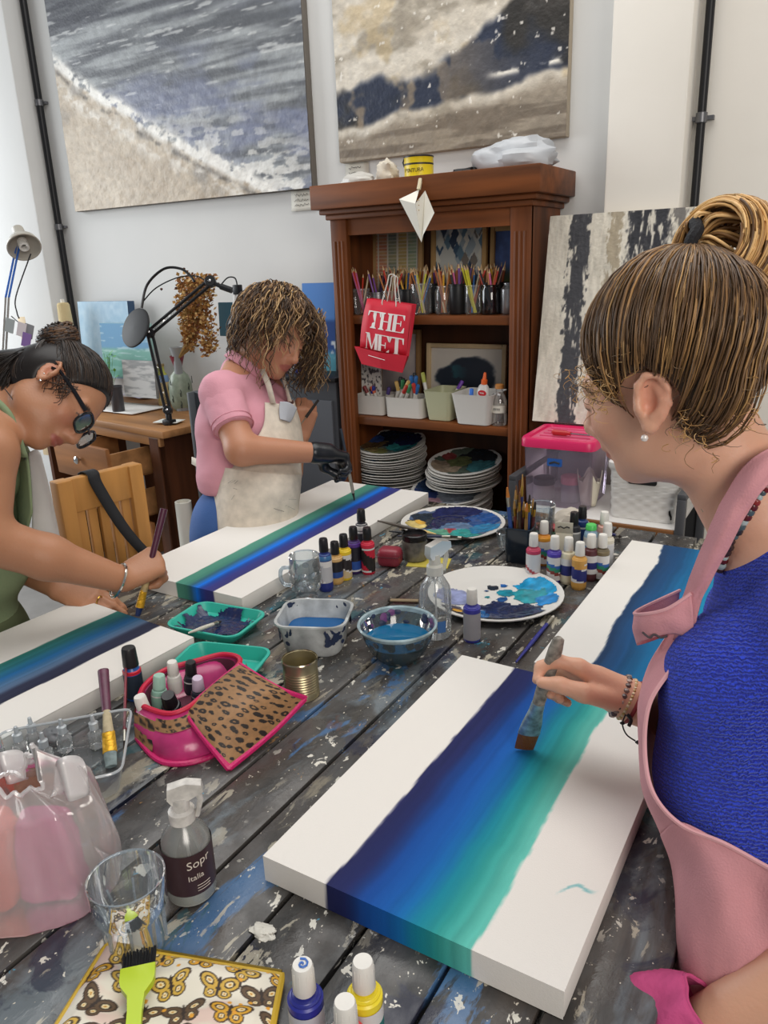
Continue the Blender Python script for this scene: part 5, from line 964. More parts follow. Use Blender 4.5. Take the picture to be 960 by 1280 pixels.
for k in range(60):
    i = rs.randrange(24); p = ro(.955, h-.003, .03)[i]; p2 = ro(.955, h-.003, .03)[(i+1) % 24]; p = p.lerp(p2, rs.random()); f = rs.uniform(.86, .99); z = h-.003-(1-f)*.28; p = Vector((p.x*(.9+.1*f)*.985, p.y*(.9+.1*f)*.985, z)); n_ = -Vector((p.x, p.y, 0)).normalized(); b.lathe([(0, .0012), (rs.uniform(.003, .009), 0)], 8, loc=p+n_*.001, R=align(n_), sy=rs.uniform(.5, 1.4))
b.build('paint_stains', mat('dark blue stain', '26324e', rough=.5), t)
q = T(498, 822); R0 = .079; h = .078; t = thing('glass_bowl', 'round glass bowl with paint stained rim holding blue water', 'bowl', (q.x, q.y, ZT))
b = MB(); b.lathe([(0, .004), (R0*.48, .0), (R0*.55, .006), (R0*.74, .024), (R0*.88, .05), (R0*.96, h-.008)], 44, cap=False); b.build('bowl_wall', glassy('stained bowl glass', '8ea2aa', op=.30, rough=.06, body='66767a'), t)
b = MB(); b.lathe([(R0*.95, h-.01), (R0*1.0, h-.006), (R0*1.02, h-.001), (R0*.99, h+.002), (R0*.95, h-.001), (R0*.94, h-.009)], 44, cap=False); b.build('bowl_rim', mat('rim glass', '9fb4ba', rough=.1, noise=(30, .5)), t)
b = MB(); b.lathe([(R0*.84, .044), (0, .0445)], 44, cap=False); b.build('water_surface', mat('teal paint water', '1a6690', rough=.08), t); b = MB(); b.lathe([(R0*.5, .003), (R0*.56, .008), (R0*.73, .0255), (R0*.83, .0438)], 44, cap=False); b.build('water_body', mat('murky water', '3c5f6a', rough=.2), t)
b = MB(); rs = random.Random(6); b2 = MB()
for k in range(46):
    a = rs.uniform(0, 2*PI); z = rs.uniform(.048, h-.008); rd = R0*np.interp(z, [.05, h-.008], [.88, .96])-.002; n_ = Vector((-math.cos(a), -math.sin(a), .3)); (b if k % 3 else b2).lathe([(0, .0012), (rs.uniform(.004, .011), 0)], 9, loc=(rd*math.cos(a), rd*math.sin(a), z), R=align(n_), sy=rs.uniform(.5, 1.2))
b.build('dark_stains', mat('dark blue stain', '26324e'), t); b2.build('violet_stains', mat('violet stain', '6a3a70', rough=.5), t)
# tin can
q = T(378, 868); r = .0325; t = thing('tin_can', 'empty ribbed golden tin can beside the leopard print bag', 'can', (q.x, q.y, ZT)); h = .075; prof = [(r*.97, 0), (r*1.02, .002), (r*1.0, .006)]+[(r*(1-.035*(k % 2)), .012+.0026*k) for k in range(18)]+[(r, .064), (r, h-.003), (r*1.03, h-.001), (r*1.03, h+.001), (r*.97, h), (r*.95, .064)]+[(r*(.95+.022*(k % 2)), .058-.0026*k) for k in range(18)]+[(r*.94, .004), (0, .004)]
b = MB(); b.lathe(prof, 36, cap=False); b.build('can_wall', mat('tinned steel', 'b5aa88', rough=.35, metal=.8), t); b = MB(); b.lathe([(r*.965, h-.002), (r*1.0, h+.0025), (r*1.035, h), (r*1.0, h-.003)], 36, cap=False); b.build('rolled_rim', mat('rim steel', 'b8b098', rough=.2, metal=1), t)
# ---------------------------------------------------------------- turquoise trays
tq = mat('turquoise plastic', '35b5a2', rough=.35)
def tray(c, rz, label, w_, d_, h, blob, seed):
    t = thing('paint_tray', label, 'tray', (c.x, c.y, ZT), rz, 'turquoise paint trays'); b = MB(); ro = lambda k, z, r_: [Vector((x, y, z)) for x, y in rrect(w_*k, d_*k, r_, 5)]
    b.grid([ro(.80, 0, .02), ro(.84, .004, .022), ro(.97, h-.004, .026), ro(1.03, h-.003, .03), ro(1.03, h, .03), ro(.96, h, .026), ro(.84, .006, .022), ro(.78, .004, .02)], closed_u=True); b.add(ro(.8, 0, .02), [tuple(range(24))[::-1]]); b.add(ro(.78, .0042, .02), [tuple(range(24))]); b.build('tray_shell', tq, t)
    n = 70; u, v = np.meshgrid(np.linspace(-1, 1, n), np.linspace(-1, 1, n)); rad = np.maximum(np.abs(u)**4+np.abs(v)**4, 0)**.25; d = rad+.35*(fbm(u*4+5, v*4+5, seed, 5)-.5)*2; ok = d < blob; z = .005+np.clip((rad-.78)/.16, 0, 1)*(h-.006)*.85+.0012+.002*fbm(u*12, v*12, seed+3)
    k = .80+.16*np.clip((rad-.6)/.35, 0, 1); ids = -np.ones(u.shape, int); vs = []; cs = []
    for i, j in zip(*np.nonzero(ok)): ids[i, j] = len(vs); vs.append((u[i, j]*w_*.5*k[i, j], v[i, j]*d_*.5*k[i, j], z[i, j])); g = fbm(u[i, j]*6, v[i, j]*6, 9); cs.append(np.array([30., 52, 96])*(1-g)+np.array([22., 30, 62])*g if g < .62 else np.array([60., 60, 84]))
    b = MB(); b.v = vs; b.f = [(ids[i, j], ids[i, j+1], ids[i+1, j+1], ids[i+1, j]) for i in range(n-1) for j in range(n-1) if min(ids[i, j], ids[i, j+1], ids[i+1, j+1], ids[i+1, j]) >= 0]; b.mi = [0]*len(b.f)
    b.build('wet_paint', VCG, t, vcol=linA(np.array(cs))); return t
tray(T(272, 786), .12, 'turquoise tray filled with dark blue paint', .185, .135, .026, .92, 4)
tray(T(277, 842), .28, 'nearly empty turquoise tray behind the leopard print bag', .175, .125, .032, .42, 9)
def stick(p0, p1, prof, name, label, cat, parts, k=10, flat=1.0, group=None):
    """slender tool from p0 to p1; parts = [(name, t0, t1, r0, r1, material, flat)]"""
    p0, p1 = Vector(p0), Vector(p1); t = thing(name, label, cat, tuple(p0), 0, group); d = p1-p0
    for nm, a, c, r0, r1, m_, fl in parts:
        b = MB(); n = 5; b.tube([d*(a+(c-a)*i/n) for i in range(n+1)], [r0+(r1-r0)*i/n for i in range(n+1)], k, flat=fl); b.build(nm, m_, t)
    return t
fer = mat('nickel ferrule', 'b8b4a8', rough=.3, metal=.9); gfer = mat('brass ferrule', 'b8923c', rough=.3, metal=.9); hair_b = mat('brown bristle', '6a4426', rough=.8, bump=(300, .6, (1, 1, .1))); dkbr = mat('dark bristle', '2b2420', rough=.8)
def handle(c, r=.35): return mat('handle '+c, c, rough=r)
def brush(p0, p1, label, hc, r=.004, bc=hair_b, fm=fer, bl=.12, group=None, fl=1.0):
    """p0 bristle tip, p1 handle end"""
    return stick(p0, p1, None, 'paint_brush', label, 'paint brush', [('bristles', 0, bl, r*.5, r*1.15, bc, fl), ('ferrule', bl, bl+.14, r*1.2, r*.95, fm, fl), ('handle', bl+.13, .6, r*.95, r*1.1, handle(hc), 1), ('handle_end', .6, 1, r*1.1, r*.45, handle(hc), 1)], group=group)
q0, q1 = T(226, 797), T(256, 784, ZT+.04); brush(T(276, 777, ZT+.012), T(236, 791, ZT+.0465), 'white handled brush lying across turquoise tray of blue paint', 'd4cfc2', .0042, dkbr)
# plates with wet paint
o = plate(*T(619, 748), 'round white plate with lilac, turquoise and navy paint, nearer of the two', None, 0, [(-.62, -.05, .3, '8f97bd'), (-.9, -.6, .01, 'ffffff'), (.66, .28, .34, '1f93c4'), (.5, .02, .26, '2f8f9a'), (.75, -.2, .2, '2a86c8'), (.16, .12, .14, '1f8aa0'), (-.02, .32, .10, '23303e'), (.14, .40, .07, '2a5fa0'), (-.12, -.02, .05, '2a8a96'), (.1, -.1, .1, '24568e'), (.0, -.62, .42, '1e2c50'), (.35, -.58, .33, '222c4c'), (-.35, -.72, .26, '1f5c94'), (-.62, -.62, .24, '3a3440'), (-.56, -.62, .07, 'e0a52a'), (-.12, .2, .04, '3a5a8a')], 3, 1.06)
o.rotation_euler = (0, 0, .45)
o = plate(*T(566, 659), 'round plate with dark blue, red and green paint, farther of the two', None, .35, [(.0, .0, .86, '5a6a88'), (-.45, .15, .42, '2a3440'), (.05, .5, .5, '232a54'), (.55, .3, .36, '28508c'), (-.1, .1, .4, '232a50'), (.1, -.2, .35, '5f7a9c'), (-.05, -.45, .26, 'a83a3e'), (-.3, -.6, .34, '5fa088'), (.25, -.55, .33, '2f9490'), (.6, -.2, .28, '2a7fae'), (-.72, -.1, .2, 'd9c27a'), (-.65, .1, .1, 'e0b04a')], 17, 1.04)
for k in range(1): pass
z_ = ZT+.021
brush(T(545, 668, z_+.004), T(472, 651, z_+.02), 'grey handled brush resting on the rim of the farther plate', '5a524a', .005, mat('cream bristle', 'd9bd7a', rough=.8), fer, .2)
brush(T(590, 674, z_), T(486, 664, z_+.003), 'long black handled brush lying across the farther plate', '22252c', .0045, dkbr)
brush(T(572, 671, z_+.012), T(497, 670, z_+.008), 'thin dark blue brush beside the black brush on the farther plate', '2a3450', .0035, dkbr)
# red eraser-like pouch, inky jar, yellow sheet
q = T(488, 706); t = thing('red_case', 'small dark red rounded case beside the inky jar', 'case', (q.x, q.y, ZT), .25); b = MB(); b.box((0, 0, .0245), (.062, .05, .049), bev=.014, seg=4); b.build('case_body', mat('wine red leatherette', '8e2f3e', rough=.4), t); b = MB(); b.tube([Vector((x, y, .03)) for x, y in rrect(.0635, .0515, .014, 5)], .0012, 5, closed=True); b.build('seam', mat('dark seam', '5a1c28'), t)
q = T(519, 699); t = thing('ink_jar', 'short glass jar smeared with black and grey paint', 'jar', (q.x, q.y, ZT)); r = .034; b = MB(); b.lathe([(r*.95, .002), (r, .006), (r, .052), (r*.93, .058)], 28); b.build('jar_wall', mat('smeared glass', '77736a', rough=.25, noise=(28, .75)), t); b = MB(); b.lathe([(r*.97, .056), (r*1.0, .059), (r*1.0, .072), (r*.93, .074), (r*.9, .066), (0, .064)], 28, cap=False); b.build('inky_mouth', mat('black paint', '1d1c1e', rough=.25, noise=(40, .4)), t)
q = T(534, 705); b = MB(); b.box((0, 0, .0008), (.11, .07, .0016)); o = b.build('yellow_card', mat('yellow card', 'c9b84a', rough=.7)); o.location = (q.x, q.y+.01, ZT); o.rotation_euler = (0, 0, .3); tag(o, 'yellow card lying under the inky jar', 'card')
for o_ in [o_ for o_ in C.objects if o_.name.startswith('ink_jar') and o_.parent is None]: o_.location.z = ZT+.0018
stick(T(523, 751, ZT+.006), T(485, 750, ZT+.006), None, 'wooden_stick', 'short flat wooden stick lying left of the clear spray bottle', 'stick', [('stick', 0, 1, .006, .0055, mat('bare wood', '8f7a5c', rough=.6), .6), ('dark_end', .92, 1.0, .0062, .006, dkbr, .6)])
brush(T(692, 770, ZT+.005), T(645, 828, ZT+.005), 'blue handled brush lying on the table beside the banded canvas', '2b2f86', .0042, mat('pale bristle', 'd9d4c8', rough=.8), fer, .06)
brush(T(777, 671, ZT+.004), T(752, 664, ZT+.004), 'dark violet pen lying behind the paint bottles', '2a2a5c', .004, dkbr)
# brush pot
q = T(650, 700); t = thing('brush_pot', 'dark square pot crowded with paint brushes', 'pot', (q.x, q.y, ZT), .1); s = .07; h = .095; b = MB(); ro = lambda k, z, r_: [Vector((x, y, z)) for x, y in rrect(s*k, s*k*.9, r_, 4)]; dgm = mat('dark slate glass', '1f2a36', rough=.18)
b.grid([ro(.9, 0, .008), ro(.95, .004, .01), ro(1, h, .01), ro(.93, h, .008), ro(.88, .006, .008)], closed_u=True); b.add(ro(.9, 0, .008), [tuple(range(20))[::-1]]); b.add(ro(.88, .006, .008), [tuple(range(20))]); b.build('pot_wall', dgm, t); b = MB(); b.tube(ro(.965, h, .009), .0028, 6, closed=True); b.build('rim', dgm, t)
rs = random.Random(12); hc = ['2a2f6a', '3a2a20', '7a3a2a', '20242c', '8a6a3a', '2a4a8a', '5a2a2a', '222222']
for i in range(17):
    x0, y0 = rs.uniform(-.022, .022), rs.uniform(-.02, .02); x1_, y1_ = x0*1.5+rs.uniform(-.012, .012), y0*1.5+rs.uniform(-.012, .012); L = rs.uniform(.155, .205) if i else .235
    p0 = Vector((q.x+x0, q.y+y0, ZT+.008)); p1 = Vector((q.x+x1_, q.y+y1_, ZT+L))
    brush(p1, p0, 'paint brush standing bristles up in the dark square pot', hc[i % 8], rs.uniform(.0035, .0052), rs.choice([hair_b, mat('orange bristle', 'b9702a', rough=.8), mat('tan bristle', 'a9824a', rough=.8), dkbr]), rs.choice([fer, gfer, gfer]), .13, 'brushes in the dark square pot', .8)
q = T(672, 690); t = thing('tall_glass', 'clear tall glass behind the brush pot', 'glass', (q.x, q.y+.02, ZT)); b = MB(); b.lathe([(0, .006), (.028, .002), (.03, .01), (.038, .13), (.036, .13), (.028, .012), (0, .01)], 28, cap=False); b.build('glass_wall', tg, t); b = MB(); b.lathe([(.0355, .129), (.037, .132), (.0385, .129)], 28, cap=False); b.build('rim', glassy('thick glass rim'), t)
q = T(634, 686); t = thing('glass_cup', 'small glass cup left of the brush pot', 'glass', (q.x, q.y, ZT)); b = MB(); b.lathe([(0, .005), (.022, .002), (.028, .015), (.03, .05), (.028, .05), (.025, .015), (0, .008)], 24, cap=False); b.build('glass_wall', tg, t); b = MB(); b.lathe([(.028, .049), (.029, .052), (.0305, .049)], 24, cap=False); b.build('rim', glassy('thick glass rim'), t)
q = T(712, 672); crumple('paint_rag', (q.x, q.y, ZT), .055, 17, mat('off white rag', 'c9c0b2', rough=.85), 'crumpled off white rag behind the paint bottles', 'rag', (1.0, .6, .9), .45)
q = T(684, 684); t = thing('green_packet', 'green and red folded packet behind the orange ringed bottle', 'packet', (q.x, q.y+.03, ZT), .2); b = MB(); b.box((0, 0, .022), (.09, .03, .044), R=rotm(.3), bev=.006); b.build('packet_body', mat('green foil', '2f5f3c', rough=.4), t); b = MB(); b.box((0, -.004, .05), (.088, .026, .012), R=rotm(.3), bev=.004); b.build('red_edge', mat('red foil', 'a83a3e', rough=.4), t)
stick(T(700, 678, ZT+.02), T(672, 655, ZT+.075), None, 'palette_knife', 'golden palette knife leaning behind the paint bottles', 'palette knife', [('blade', 0, .5, .003, .009, gfer, .15), ('handle', .5, 1, .005, .006, handle('7a4a2a'), 1)])
# ---------------------------------------------------------------- leopard print bag
pinkm = mat('magenta piping', 'c92068', rough=.4, bump=(200, .3)); pvc = mat('pink shiny vinyl', 'c23a78', rough=.2, noise=(18, .3))
def leopard(u, v):
    a = np.array([150., 112, 74])+0*u[..., None]; a = a*(.9+.2*fbm(u*30, v*30, 3))[..., None]
    rs = np.random.RandomState(4); P = np.array([((i+.5*(j % 2)+.5*rs.rand())/12, (j+.5*rs.rand())/9*.62) for i in range(12) for j in range(9)]); A = rs.rand(108)*1.0+.5; c = a
    for (x, y), t_ in zip(P, A):
        dx, dy = u-x, v*.62-y; e = .0175+.006*math.sin(x*50+y*31); p, q_ = dx*math.cos(t_)+dy*math.sin(t_), -dx*math.sin(t_)+dy*math.cos(t_); r_ = np.hypot(p/1.6, q_)/e+.8*(fbm(u*34, v*22, 9)-.5); c = mixc(c, np.array([34., 26, 22]), sstep(1.06, .96, r_)*sstep(.22, .34, r_+.35*(np.sin(x*90) > -.2)))
    return c
lpm = mat('leopard print fabric', rough=.55, vc=True)
o0 = T(275, 915); t = thing('makeup_bag', 'leopard print makeup bag with pink trim lying open, full of bottles', 'makeup bag', tuple(o0))
def at3(px, py, z): return T(px, py, ZT+z)-o0
# flap: a padded leopard panel leaning on the front of the bag
F = [[at3(232, 890, .052), at3(268, 858, .070), at3(300, 832, .078)], [at3(258, 925, .040), at3(305, 890, .060), at3(345, 860, .066)], [at3(286, 960, .006), at3(340, 915, .018), at3(381, 873, .022)]]
G = patch(F, 70, 70); n0, n1 = len(G), len(G[0]); uu, vv = np.meshgrid(np.linspace(0, 1, n1), np.linspace(0, 1, n0)); col = linA(np.clip(leopard(uu, vv), 0, 255)).reshape(-1, 3)
b = MB()
for i in range(n0):
    for j in range(n1): u, v = j/(n1-1), i/(n0-1); G[i][j] = G[i][j]+Vector((0, -.2, 1)).normalized()*.014*(16*u*(1-u)*v*(1-v))**.5
b.grid(G); fp = b.build('leopard_flap', lpm, t, vcol=col); solid(fp, .006)
bd_ = [G[0][j] for j in range(n1)]+[G[i][-1] for i in range(n0)]+[G[-1][j] for j in range(n1-1, -1, -1)]+[G[i][0] for i in range(n0-1, -1, -1)]
b = MB(); b.tube(bd_[::5], .0062, 8, closed=True); b.build('flap_piping', pinkm, t)
# body of the bag: open sack
top = [at3(172, 880, .052), at3(215, 892, .058), at3(258, 868, .066), at3(300, 828, .072), at3(280, 818, .066), at3(245, 826, .060), at3(205, 838, .055), at3(180, 858, .052)]
bot = [at3(172, 925, .0), at3(205, 955, .0), at3(262, 948, .0), at3(320, 905, .0), at3(300, 880, .0), at3(255, 880, .0), at3(210, 890, .0), at3(185, 905, .0)]
def loop(P, n=6): return cr(P+[P[0]], n)[:-1]
L0, L1 = loop(bot), loop(top); cen = sum(L1, Vector())/len(L1)
mid_ = [a.lerp(c, .5)+(a.lerp(c, .5)-cen).normalized()*.006 for a, c in zip(L0, L1)]; inn = [p.lerp(cen, .1)-Vector((0, 0, .003)) for p in L1]; low = [p.lerp(cen, .2)-Vector((0, 0, .045)) for p in L1]
b = MB(); b.grid([L0, mid_, L1], closed_u=True); n_ = len(b.f)
lc = [lin((150, 112, 74))]*0; solid(b.build('vinyl_side', pvc, t), .003)
b = MB(); b.grid([inn, low], closed_u=True); b.add(low, [tuple(range(len(low)))]); b.build('lining', mat('dark plum lining', '5a2338', rough=.7), t)
b = MB(); b.tube(L1, .0048, 8, closed=True); b.build('zip_edge', mat('crimson zip tape', 'c2183e', rough=.5), t)
b = MB(); b.tube([p+Vector((0, 0, .003)) for p in L0], .005, 8, closed=True); b.build('base_piping', pinkm, t)
P2 = [[a.lerp(c, f) for a, c in zip(L1[4:20], L0[4:20])] for f in (.06, .14, .24, .32)]; P2 = [[p+(p-cen).normalized()*.009 for p in r] for r in P2]; u, v = np.meshgrid(np.linspace(0, 1, 61), np.linspace(0, .3, 13)); R = patch(P2, 4, 4); b = MB(); b.grid(R); b.build('leopard_band', lpm, t, vcol=linA(np.clip(leopard(*np.meshgrid(np.linspace(0, 1, len(R[0])), np.linspace(0, .3, len(R)))), 0, 255)).reshape(-1, 3))
P2 = [[a.lerp(c, f)+(a.lerp(c, f)-cen).normalized()*.007 for a, c in zip((L1[40:]+L1[:5]), (L0[40:]+L0[:5]))] for f in (.15, .4, .65, .85)]; R = patch(P2, 4, 4); b = MB(); b.grid(R); b.build('leopard_end', lpm, t, vcol=linA(np.clip(leopard(*np.meshgrid(np.linspace(0, .4, len(R[0])), np.linspace(0, .6, len(R)))), 0, 255)).reshape(-1, 3))
GB = 'bottles inside the leopard print bag'
def inb(px, py, z, lab, body, cap, h, r, tilt, caph=.024): q = T(px, py, ZT+z); craft(0, 0, lab, body, [(.1, .9, body, 0)], capm=cap, h=h, r=r, tilt=tilt, loc=(q.x, q.y, ZT+.012), group=GB, caph=caph, capr=r*.72)
inb(186, 893, .03, 'cream capped bottle at left end of the leopard print bag', 'd3cda8', whc, .046, .0145, (.12, -.1))
inb(197, 872, .03, 'pale mint bottle inside the leopard print bag', '8fb8a8', mat('mint cap', '9fc4b4', rough=.4), .05, .0145, (-.1, .05))
inb(219, 856, .03, 'white capped bottle standing tall inside the leopard print bag', 'd9d6d0', whc, .058, .013, (.05, .05))
inb(238, 855, .03, 'black capped bottle beside the tall white cap in the bag', '2a2a34', blkc, .055, .0135, (0, .1))
inb(215, 876, .03, 'short black bottle lying between others in the bag', '22232a', blkc, .034, .017, (.3, .2))
inb(248, 868, .03, 'dark bottle with pale lilac cap near the zip of the bag', '3a3a48', mat('lilac cap', 'c9b8cc', rough=.4), .048, .0135, (.1, .15))
craft(170, 872, 'black capped bottle with red collar standing behind the bag', '2a5aa0', [(0, 1, '25303e', 0)], capm=blkc, h=.07, r=.0165, rimc='c8283a', caph=.036, capr=.013)
stick(T(155, 935, ZT+.004), T(158, 808, ZT+.09), None, 'thin_paint_brush', 'thin wine red brush standing upright in the clear tray', 'paint brush', [('bristles', 0, .06, .001, .002, dkbr, 1), ('ferrule', .06, .16, .0022, .0026, fer, 1), ('handle', .16, 1, .0028, .0024, handle('7a2030'), 1)])
stick(T(139, 958, ZT+.008), T(129, 838, ZT+.085), None, 'flat_paint_brush', 'paint caked flat brush with yellow ferrule and purple handle in clear tray', 'paint brush', [('bristles', 0, .14, .009, .0105, mat('caked bristles', '8a9a9a', rough=.7, noise=(60, .5)), .5), ('ferrule', .13, .33, .0115, .0105, mat('yellow gold ferrule', 'd9a52a', rough=.3, metal=.6, bump=(150, .8, (.2, .2, 3))), .5), ('caked_neck', .32, .55, .009, .0065, mat('caked cream paint', 'c3b493', rough=.7, noise=(50, .3)), .7), ('handle', .55, 1, .0075, .0098, mat('purple flecked handle', '5e2c44', rough=.4, noise=(90, .3)), .65)])
# clear tray with bottles
c0, c1, c2, c3 = T(165, 885, ZT+.05), T(0, 915, ZT+.05), T(-50, 1010, ZT+.05), T(152, 965, ZT+.05); oc = (c0+c1+c2+c3)/4; oc.z = ZT
t = thing('clear_tray', 'clear plastic tray holding small clear bottles and brushes at left', 'tray', tuple(oc)); K = [p-oc for p in (c0, c1, c2, c3)]
def rl(k, z): 
    Q = [Vector((p.x*k, p.y*k, z)) for p in K]; out = []
    for i in range(4):
        a, p, c = Q[i-1], Q[i], Q[(i+1) % 4]; r_ = .02; d0 = (a-p).normalized()*r_; d1 = (c-p).normalized()*r_
        out += [((1-s)**2)*(p+d0)+2*s*(1-s)*p+s*s*(p+d1) for s in (0, .25, .5, .75, 1)]
    return out
ct = glassy('clear tray plastic', 'f2f6f8', op=.08, rough=.05, body='e0e6ea'); b = MB(); b.grid([rl(.86, .002), rl(.9, .006), rl(1.0, .05)], closed_u=True); b.add(rl(.86, .002), [tuple(range(20))]); b.build('tray_wall', ct, t)
b = MB(); b.tube(rl(1.0, .05), .0022, 6, closed=True); b.build('rim', glassy('frosted rim', 'f0f4f6', op=.55, rough=.1, body='d4dade'), t)
for i, (px, py) in enumerate([(122, 935), (83, 940), (45, 938), (28, 950), (60, 958)]):
    q = T(px, py); t2 = thing('dropper_bottle', ['clear dropper bottle nearest the flat brush in the tray', 'clear dropper bottle with pale blue cap in the tray centre', 'clear dropper bottle at the left of the tray', 'clear dropper bottle behind the plastic bag', 'small clear dropper bottle before the blue capped one'][i], 'bottle', (q.x, q.y, ZT+.004), 0, 'dropper bottles in the clear tray'); b = MB(); b.lathe([(.011, 0), (.0125, .003), (.0125, .026), (.006, .032), (.005, .036)], 18); b.build('bottle_wall', glassy('clear plastic'), t2); b = MB(); b.lathe([(.0075, .034), (.0078, .046), (.004, .048), (.003, .06), (.0, .061)], 14); b.build('dropper_cap', glassy('pale blue cap', 'e4eef4', op=.5, rough=.2, body=['d8dde0', '8fb0cc'][i % 2]), t2)
q = T(70, 925); crumple('painted_cloth', (q.x, q.y, ZT+.004), .022, 41, mat('grey cloth', '77777a', rough=.8), 'small crumpled dark cloth inside the clear tray', 'cloth', (1.3, .8, .5), .4)
# plastic bag with pink and orange things
ob = T(40, 1110); t = thing('carrier_bag', 'translucent white plastic bag holding pink and orange things at left edge', 'bag', tuple(ob)); rs = np.random.RandomState(3)
filmm = glassy('thin white film', 'f6f4f4', op=.30, rough=.16, body='f6f2f2', refl=1.0)
def fld(x, y, s): return float(fbm(np.array(x), np.array(y), s, 4))-.5
b = MB(); P = []; nz, na = 44, 130; hb = .165
for i in range(nz):
    f = i/(nz-1); row = []
    for j in range(na):
        a = 2*PI*j/na; rx = .112*(1-.30*max(0, f-.3)**1.2)*(1-sstep(.86, 1, f)*.55)*(1+.10*math.sin(f*3)); ry = .080*(1-.55*f**1.7)*(1-sstep(.86, 1, f)*.75); fold = 1+.14*fld(4+3*math.cos(a)*1.6, 9+3*math.sin(a)*1.6+f*1.3, 5)*(0.5+1.6*f)+.045*math.sin(a*9+f*4)*f+.05*fld(6+math.cos(a)*9, 6+math.sin(a)*9+f*2.2, 12)*(.3+f)
        pk_ = .05*(math.cos(a-.25) > .6)*math.cos((a-.25)*1.4)*f**3 if abs(a-.25) < 1 else 0
        z = hb*f*(1+.14*fld(2+math.cos(a)*2, 3+math.sin(a)*2, 8)*2)+pk_; row.append(Vector((rx*fold*math.cos(a), ry*fold*math.sin(a), max(.001, z-.008*(1-f)*abs(math.sin(a*3))))))
    P.append(row)
P = [[Vector((p.x*.84-p.y*.54, p.x*.54+p.y*.84, p.z)) for p in r] for r in P]
b.grid(P, closed_u=True); b.add(P[0], [tuple(range(na))[::-1]]); bg_ = b.build('bag_film', filmm, t, ang=0)
ff_ = glassy('folded film', 'f6f4f4', op=.6, rough=.2, body='f2efef'); b = MB(); Lt = P[-1]; b.tube([p+Vector((0, 0, -.002)) for p in Lt], .003, 5, closed=True); b.build('bag_hem', ff_, t)
for px_, dz in ((T(10, 965, ZT+.15), 0), (T(85, 985, ZT+.16), .012)):
    p = px_-ob; b = MB(); n = 10; b.grid([[p+RGT*(.045*(s-.5))+FWD*(.012*math.sin(s*7+r*2))+UPV*((.030+dz)*r*math.sin(PI*s)**.5-.012*(1-r)) for s in np.linspace(0, 1, 16)] for r in np.linspace(0, 1, 7)]); solid(b.build('handle_loop', ff_, t, ang=0), .001)
for lab, off, sz_, c, rz_, ty in [('pink plush pouch inside the translucent bag', (.040, -.012, .0), (.078, .048, .130), 'd0508e', .6, 5), ('coral orange towel inside the translucent bag', (-.045, -.012, .0), (.10, .075, .125), 'e8684f', .5, 9), ('brown paper packet inside the translucent bag', (.0, .03, .0), (.09, .04, .09), 'a87a5a', .7, 7)]:
    b = MB(); n, k = 16, 30; Q = []
    for i in range(n):
        th = PI*i/(n-1); row = []
        for j in range(k):
            ph = 2*PI*j/k; sg = lambda x: math.copysign(abs(x)**.42, x); p = Vector((sg(math.sin(th))*sg(math.cos(ph))*sz_[0]/2, sg(math.sin(th))*sg(math.sin(ph))*sz_[1]/2, sg(math.cos(th))*sz_[2]/2+sz_[2]/2)); f = (1+.42*fld(p.x*46+ty, p.z*34+p.y*30, ty))*(1-.25*max(0, p.z/sz_[2]-.5)); row.append(Vector((p.x*f, p.y*f, max(.003, p.z*(.9+.1*f)))))
        Q.append(row)
    b.grid(Q, closed_u=True); o = b.build(lab.split(' inside')[0].replace(' ', '_'), mat(lab[:12], c, rough=.8, bump=(120, .6)), ang=0); M_ = Vector((off[0]*.84-off[1]*.54, off[0]*.54+off[1]*.84, 0)); o.location = ob+M_; o.rotation_euler = (0, 0, rz_); tag(o, lab, lab.split(' inside')[0].split()[-1])
# ---------------------------------------------------------------- butterfly pouch and pastry brush
tl, tr, br_, bl_ = T(132, 1178, ZT+.018), T(352, 1215, ZT+.018), T(330, 1330, ZT+.018), T(50, 1310, ZT+.018); op = (tl+tr+br_+bl_)/4; op.z = ZT
def butter(u, v):
    c = np.zeros(u.shape+(3,))+np.array([228., 222, 206]); A = 1.9; U = u*A
    c = mixc(c, np.array([216., 170, 160]), sstep(.55, .75, fbm(u*4, v*4, 13))*.5)
    rs = np.random.RandomState(2); pts = []
    for i in range(5):
        for j in range(4): pts.append((.14+i*.42+.1*((j % 2)-.5)*2+.05*rs.rand(), .10+j*.27+.05*rs.rand(), rs.rand()*1.2-.6, rs.randint(0, 3)))
    for x, y, a, k in pts:
        dx, dy = U-x, v-y; p, q_ = dx*math.cos(a)+dy*math.sin(a), -dx*math.sin(a)+dy*math.cos(a); p = np.abs(p)
        p, q_ = p/1.3, q_/1.3; w1 = np.hypot((p-.075)/.078, (q_-.028-.3*(p-.07))/.055); w2 = np.hypot((p-.05)/.052, (q_+.045)/.045); w_ = np.minimum(w1, w2)
        oc = np.array([[214., 160, 40], [96., 74, 52], [206., 168, 70]][k]); c = mixc(c, np.array([58., 42, 30]), sstep(1.06, 1.0, w_)); c = mixc(c, oc, sstep(.86, .8, w_)); c = mixc(c, np.array([52., 38, 28]), sstep(.52, .48, w_)); c = mixc(c, np.array([232., 214, 170]), sstep(.36, .32, w_)); c = mixc(c, np.array([196., 140, 30]), sstep(.16, .12, w_)); c = mixc(c, np.array([50., 38, 30]), sstep(1.1, .9, np.hypot(p/.012, q_/.07)))
    for _ in range(26): x, y = rs.rand()*A, rs.rand(); c = mixc(c, np.array([226., 160, 50]), sstep(.022, .018, np.hypot(U-x, v-y)))
    return c
t = thing('zip_pouch', 'cream zip pouch printed with butterflies and yellow piping in the foreground', 'pouch', tuple(op)); n = 150
b = MB(); P = []
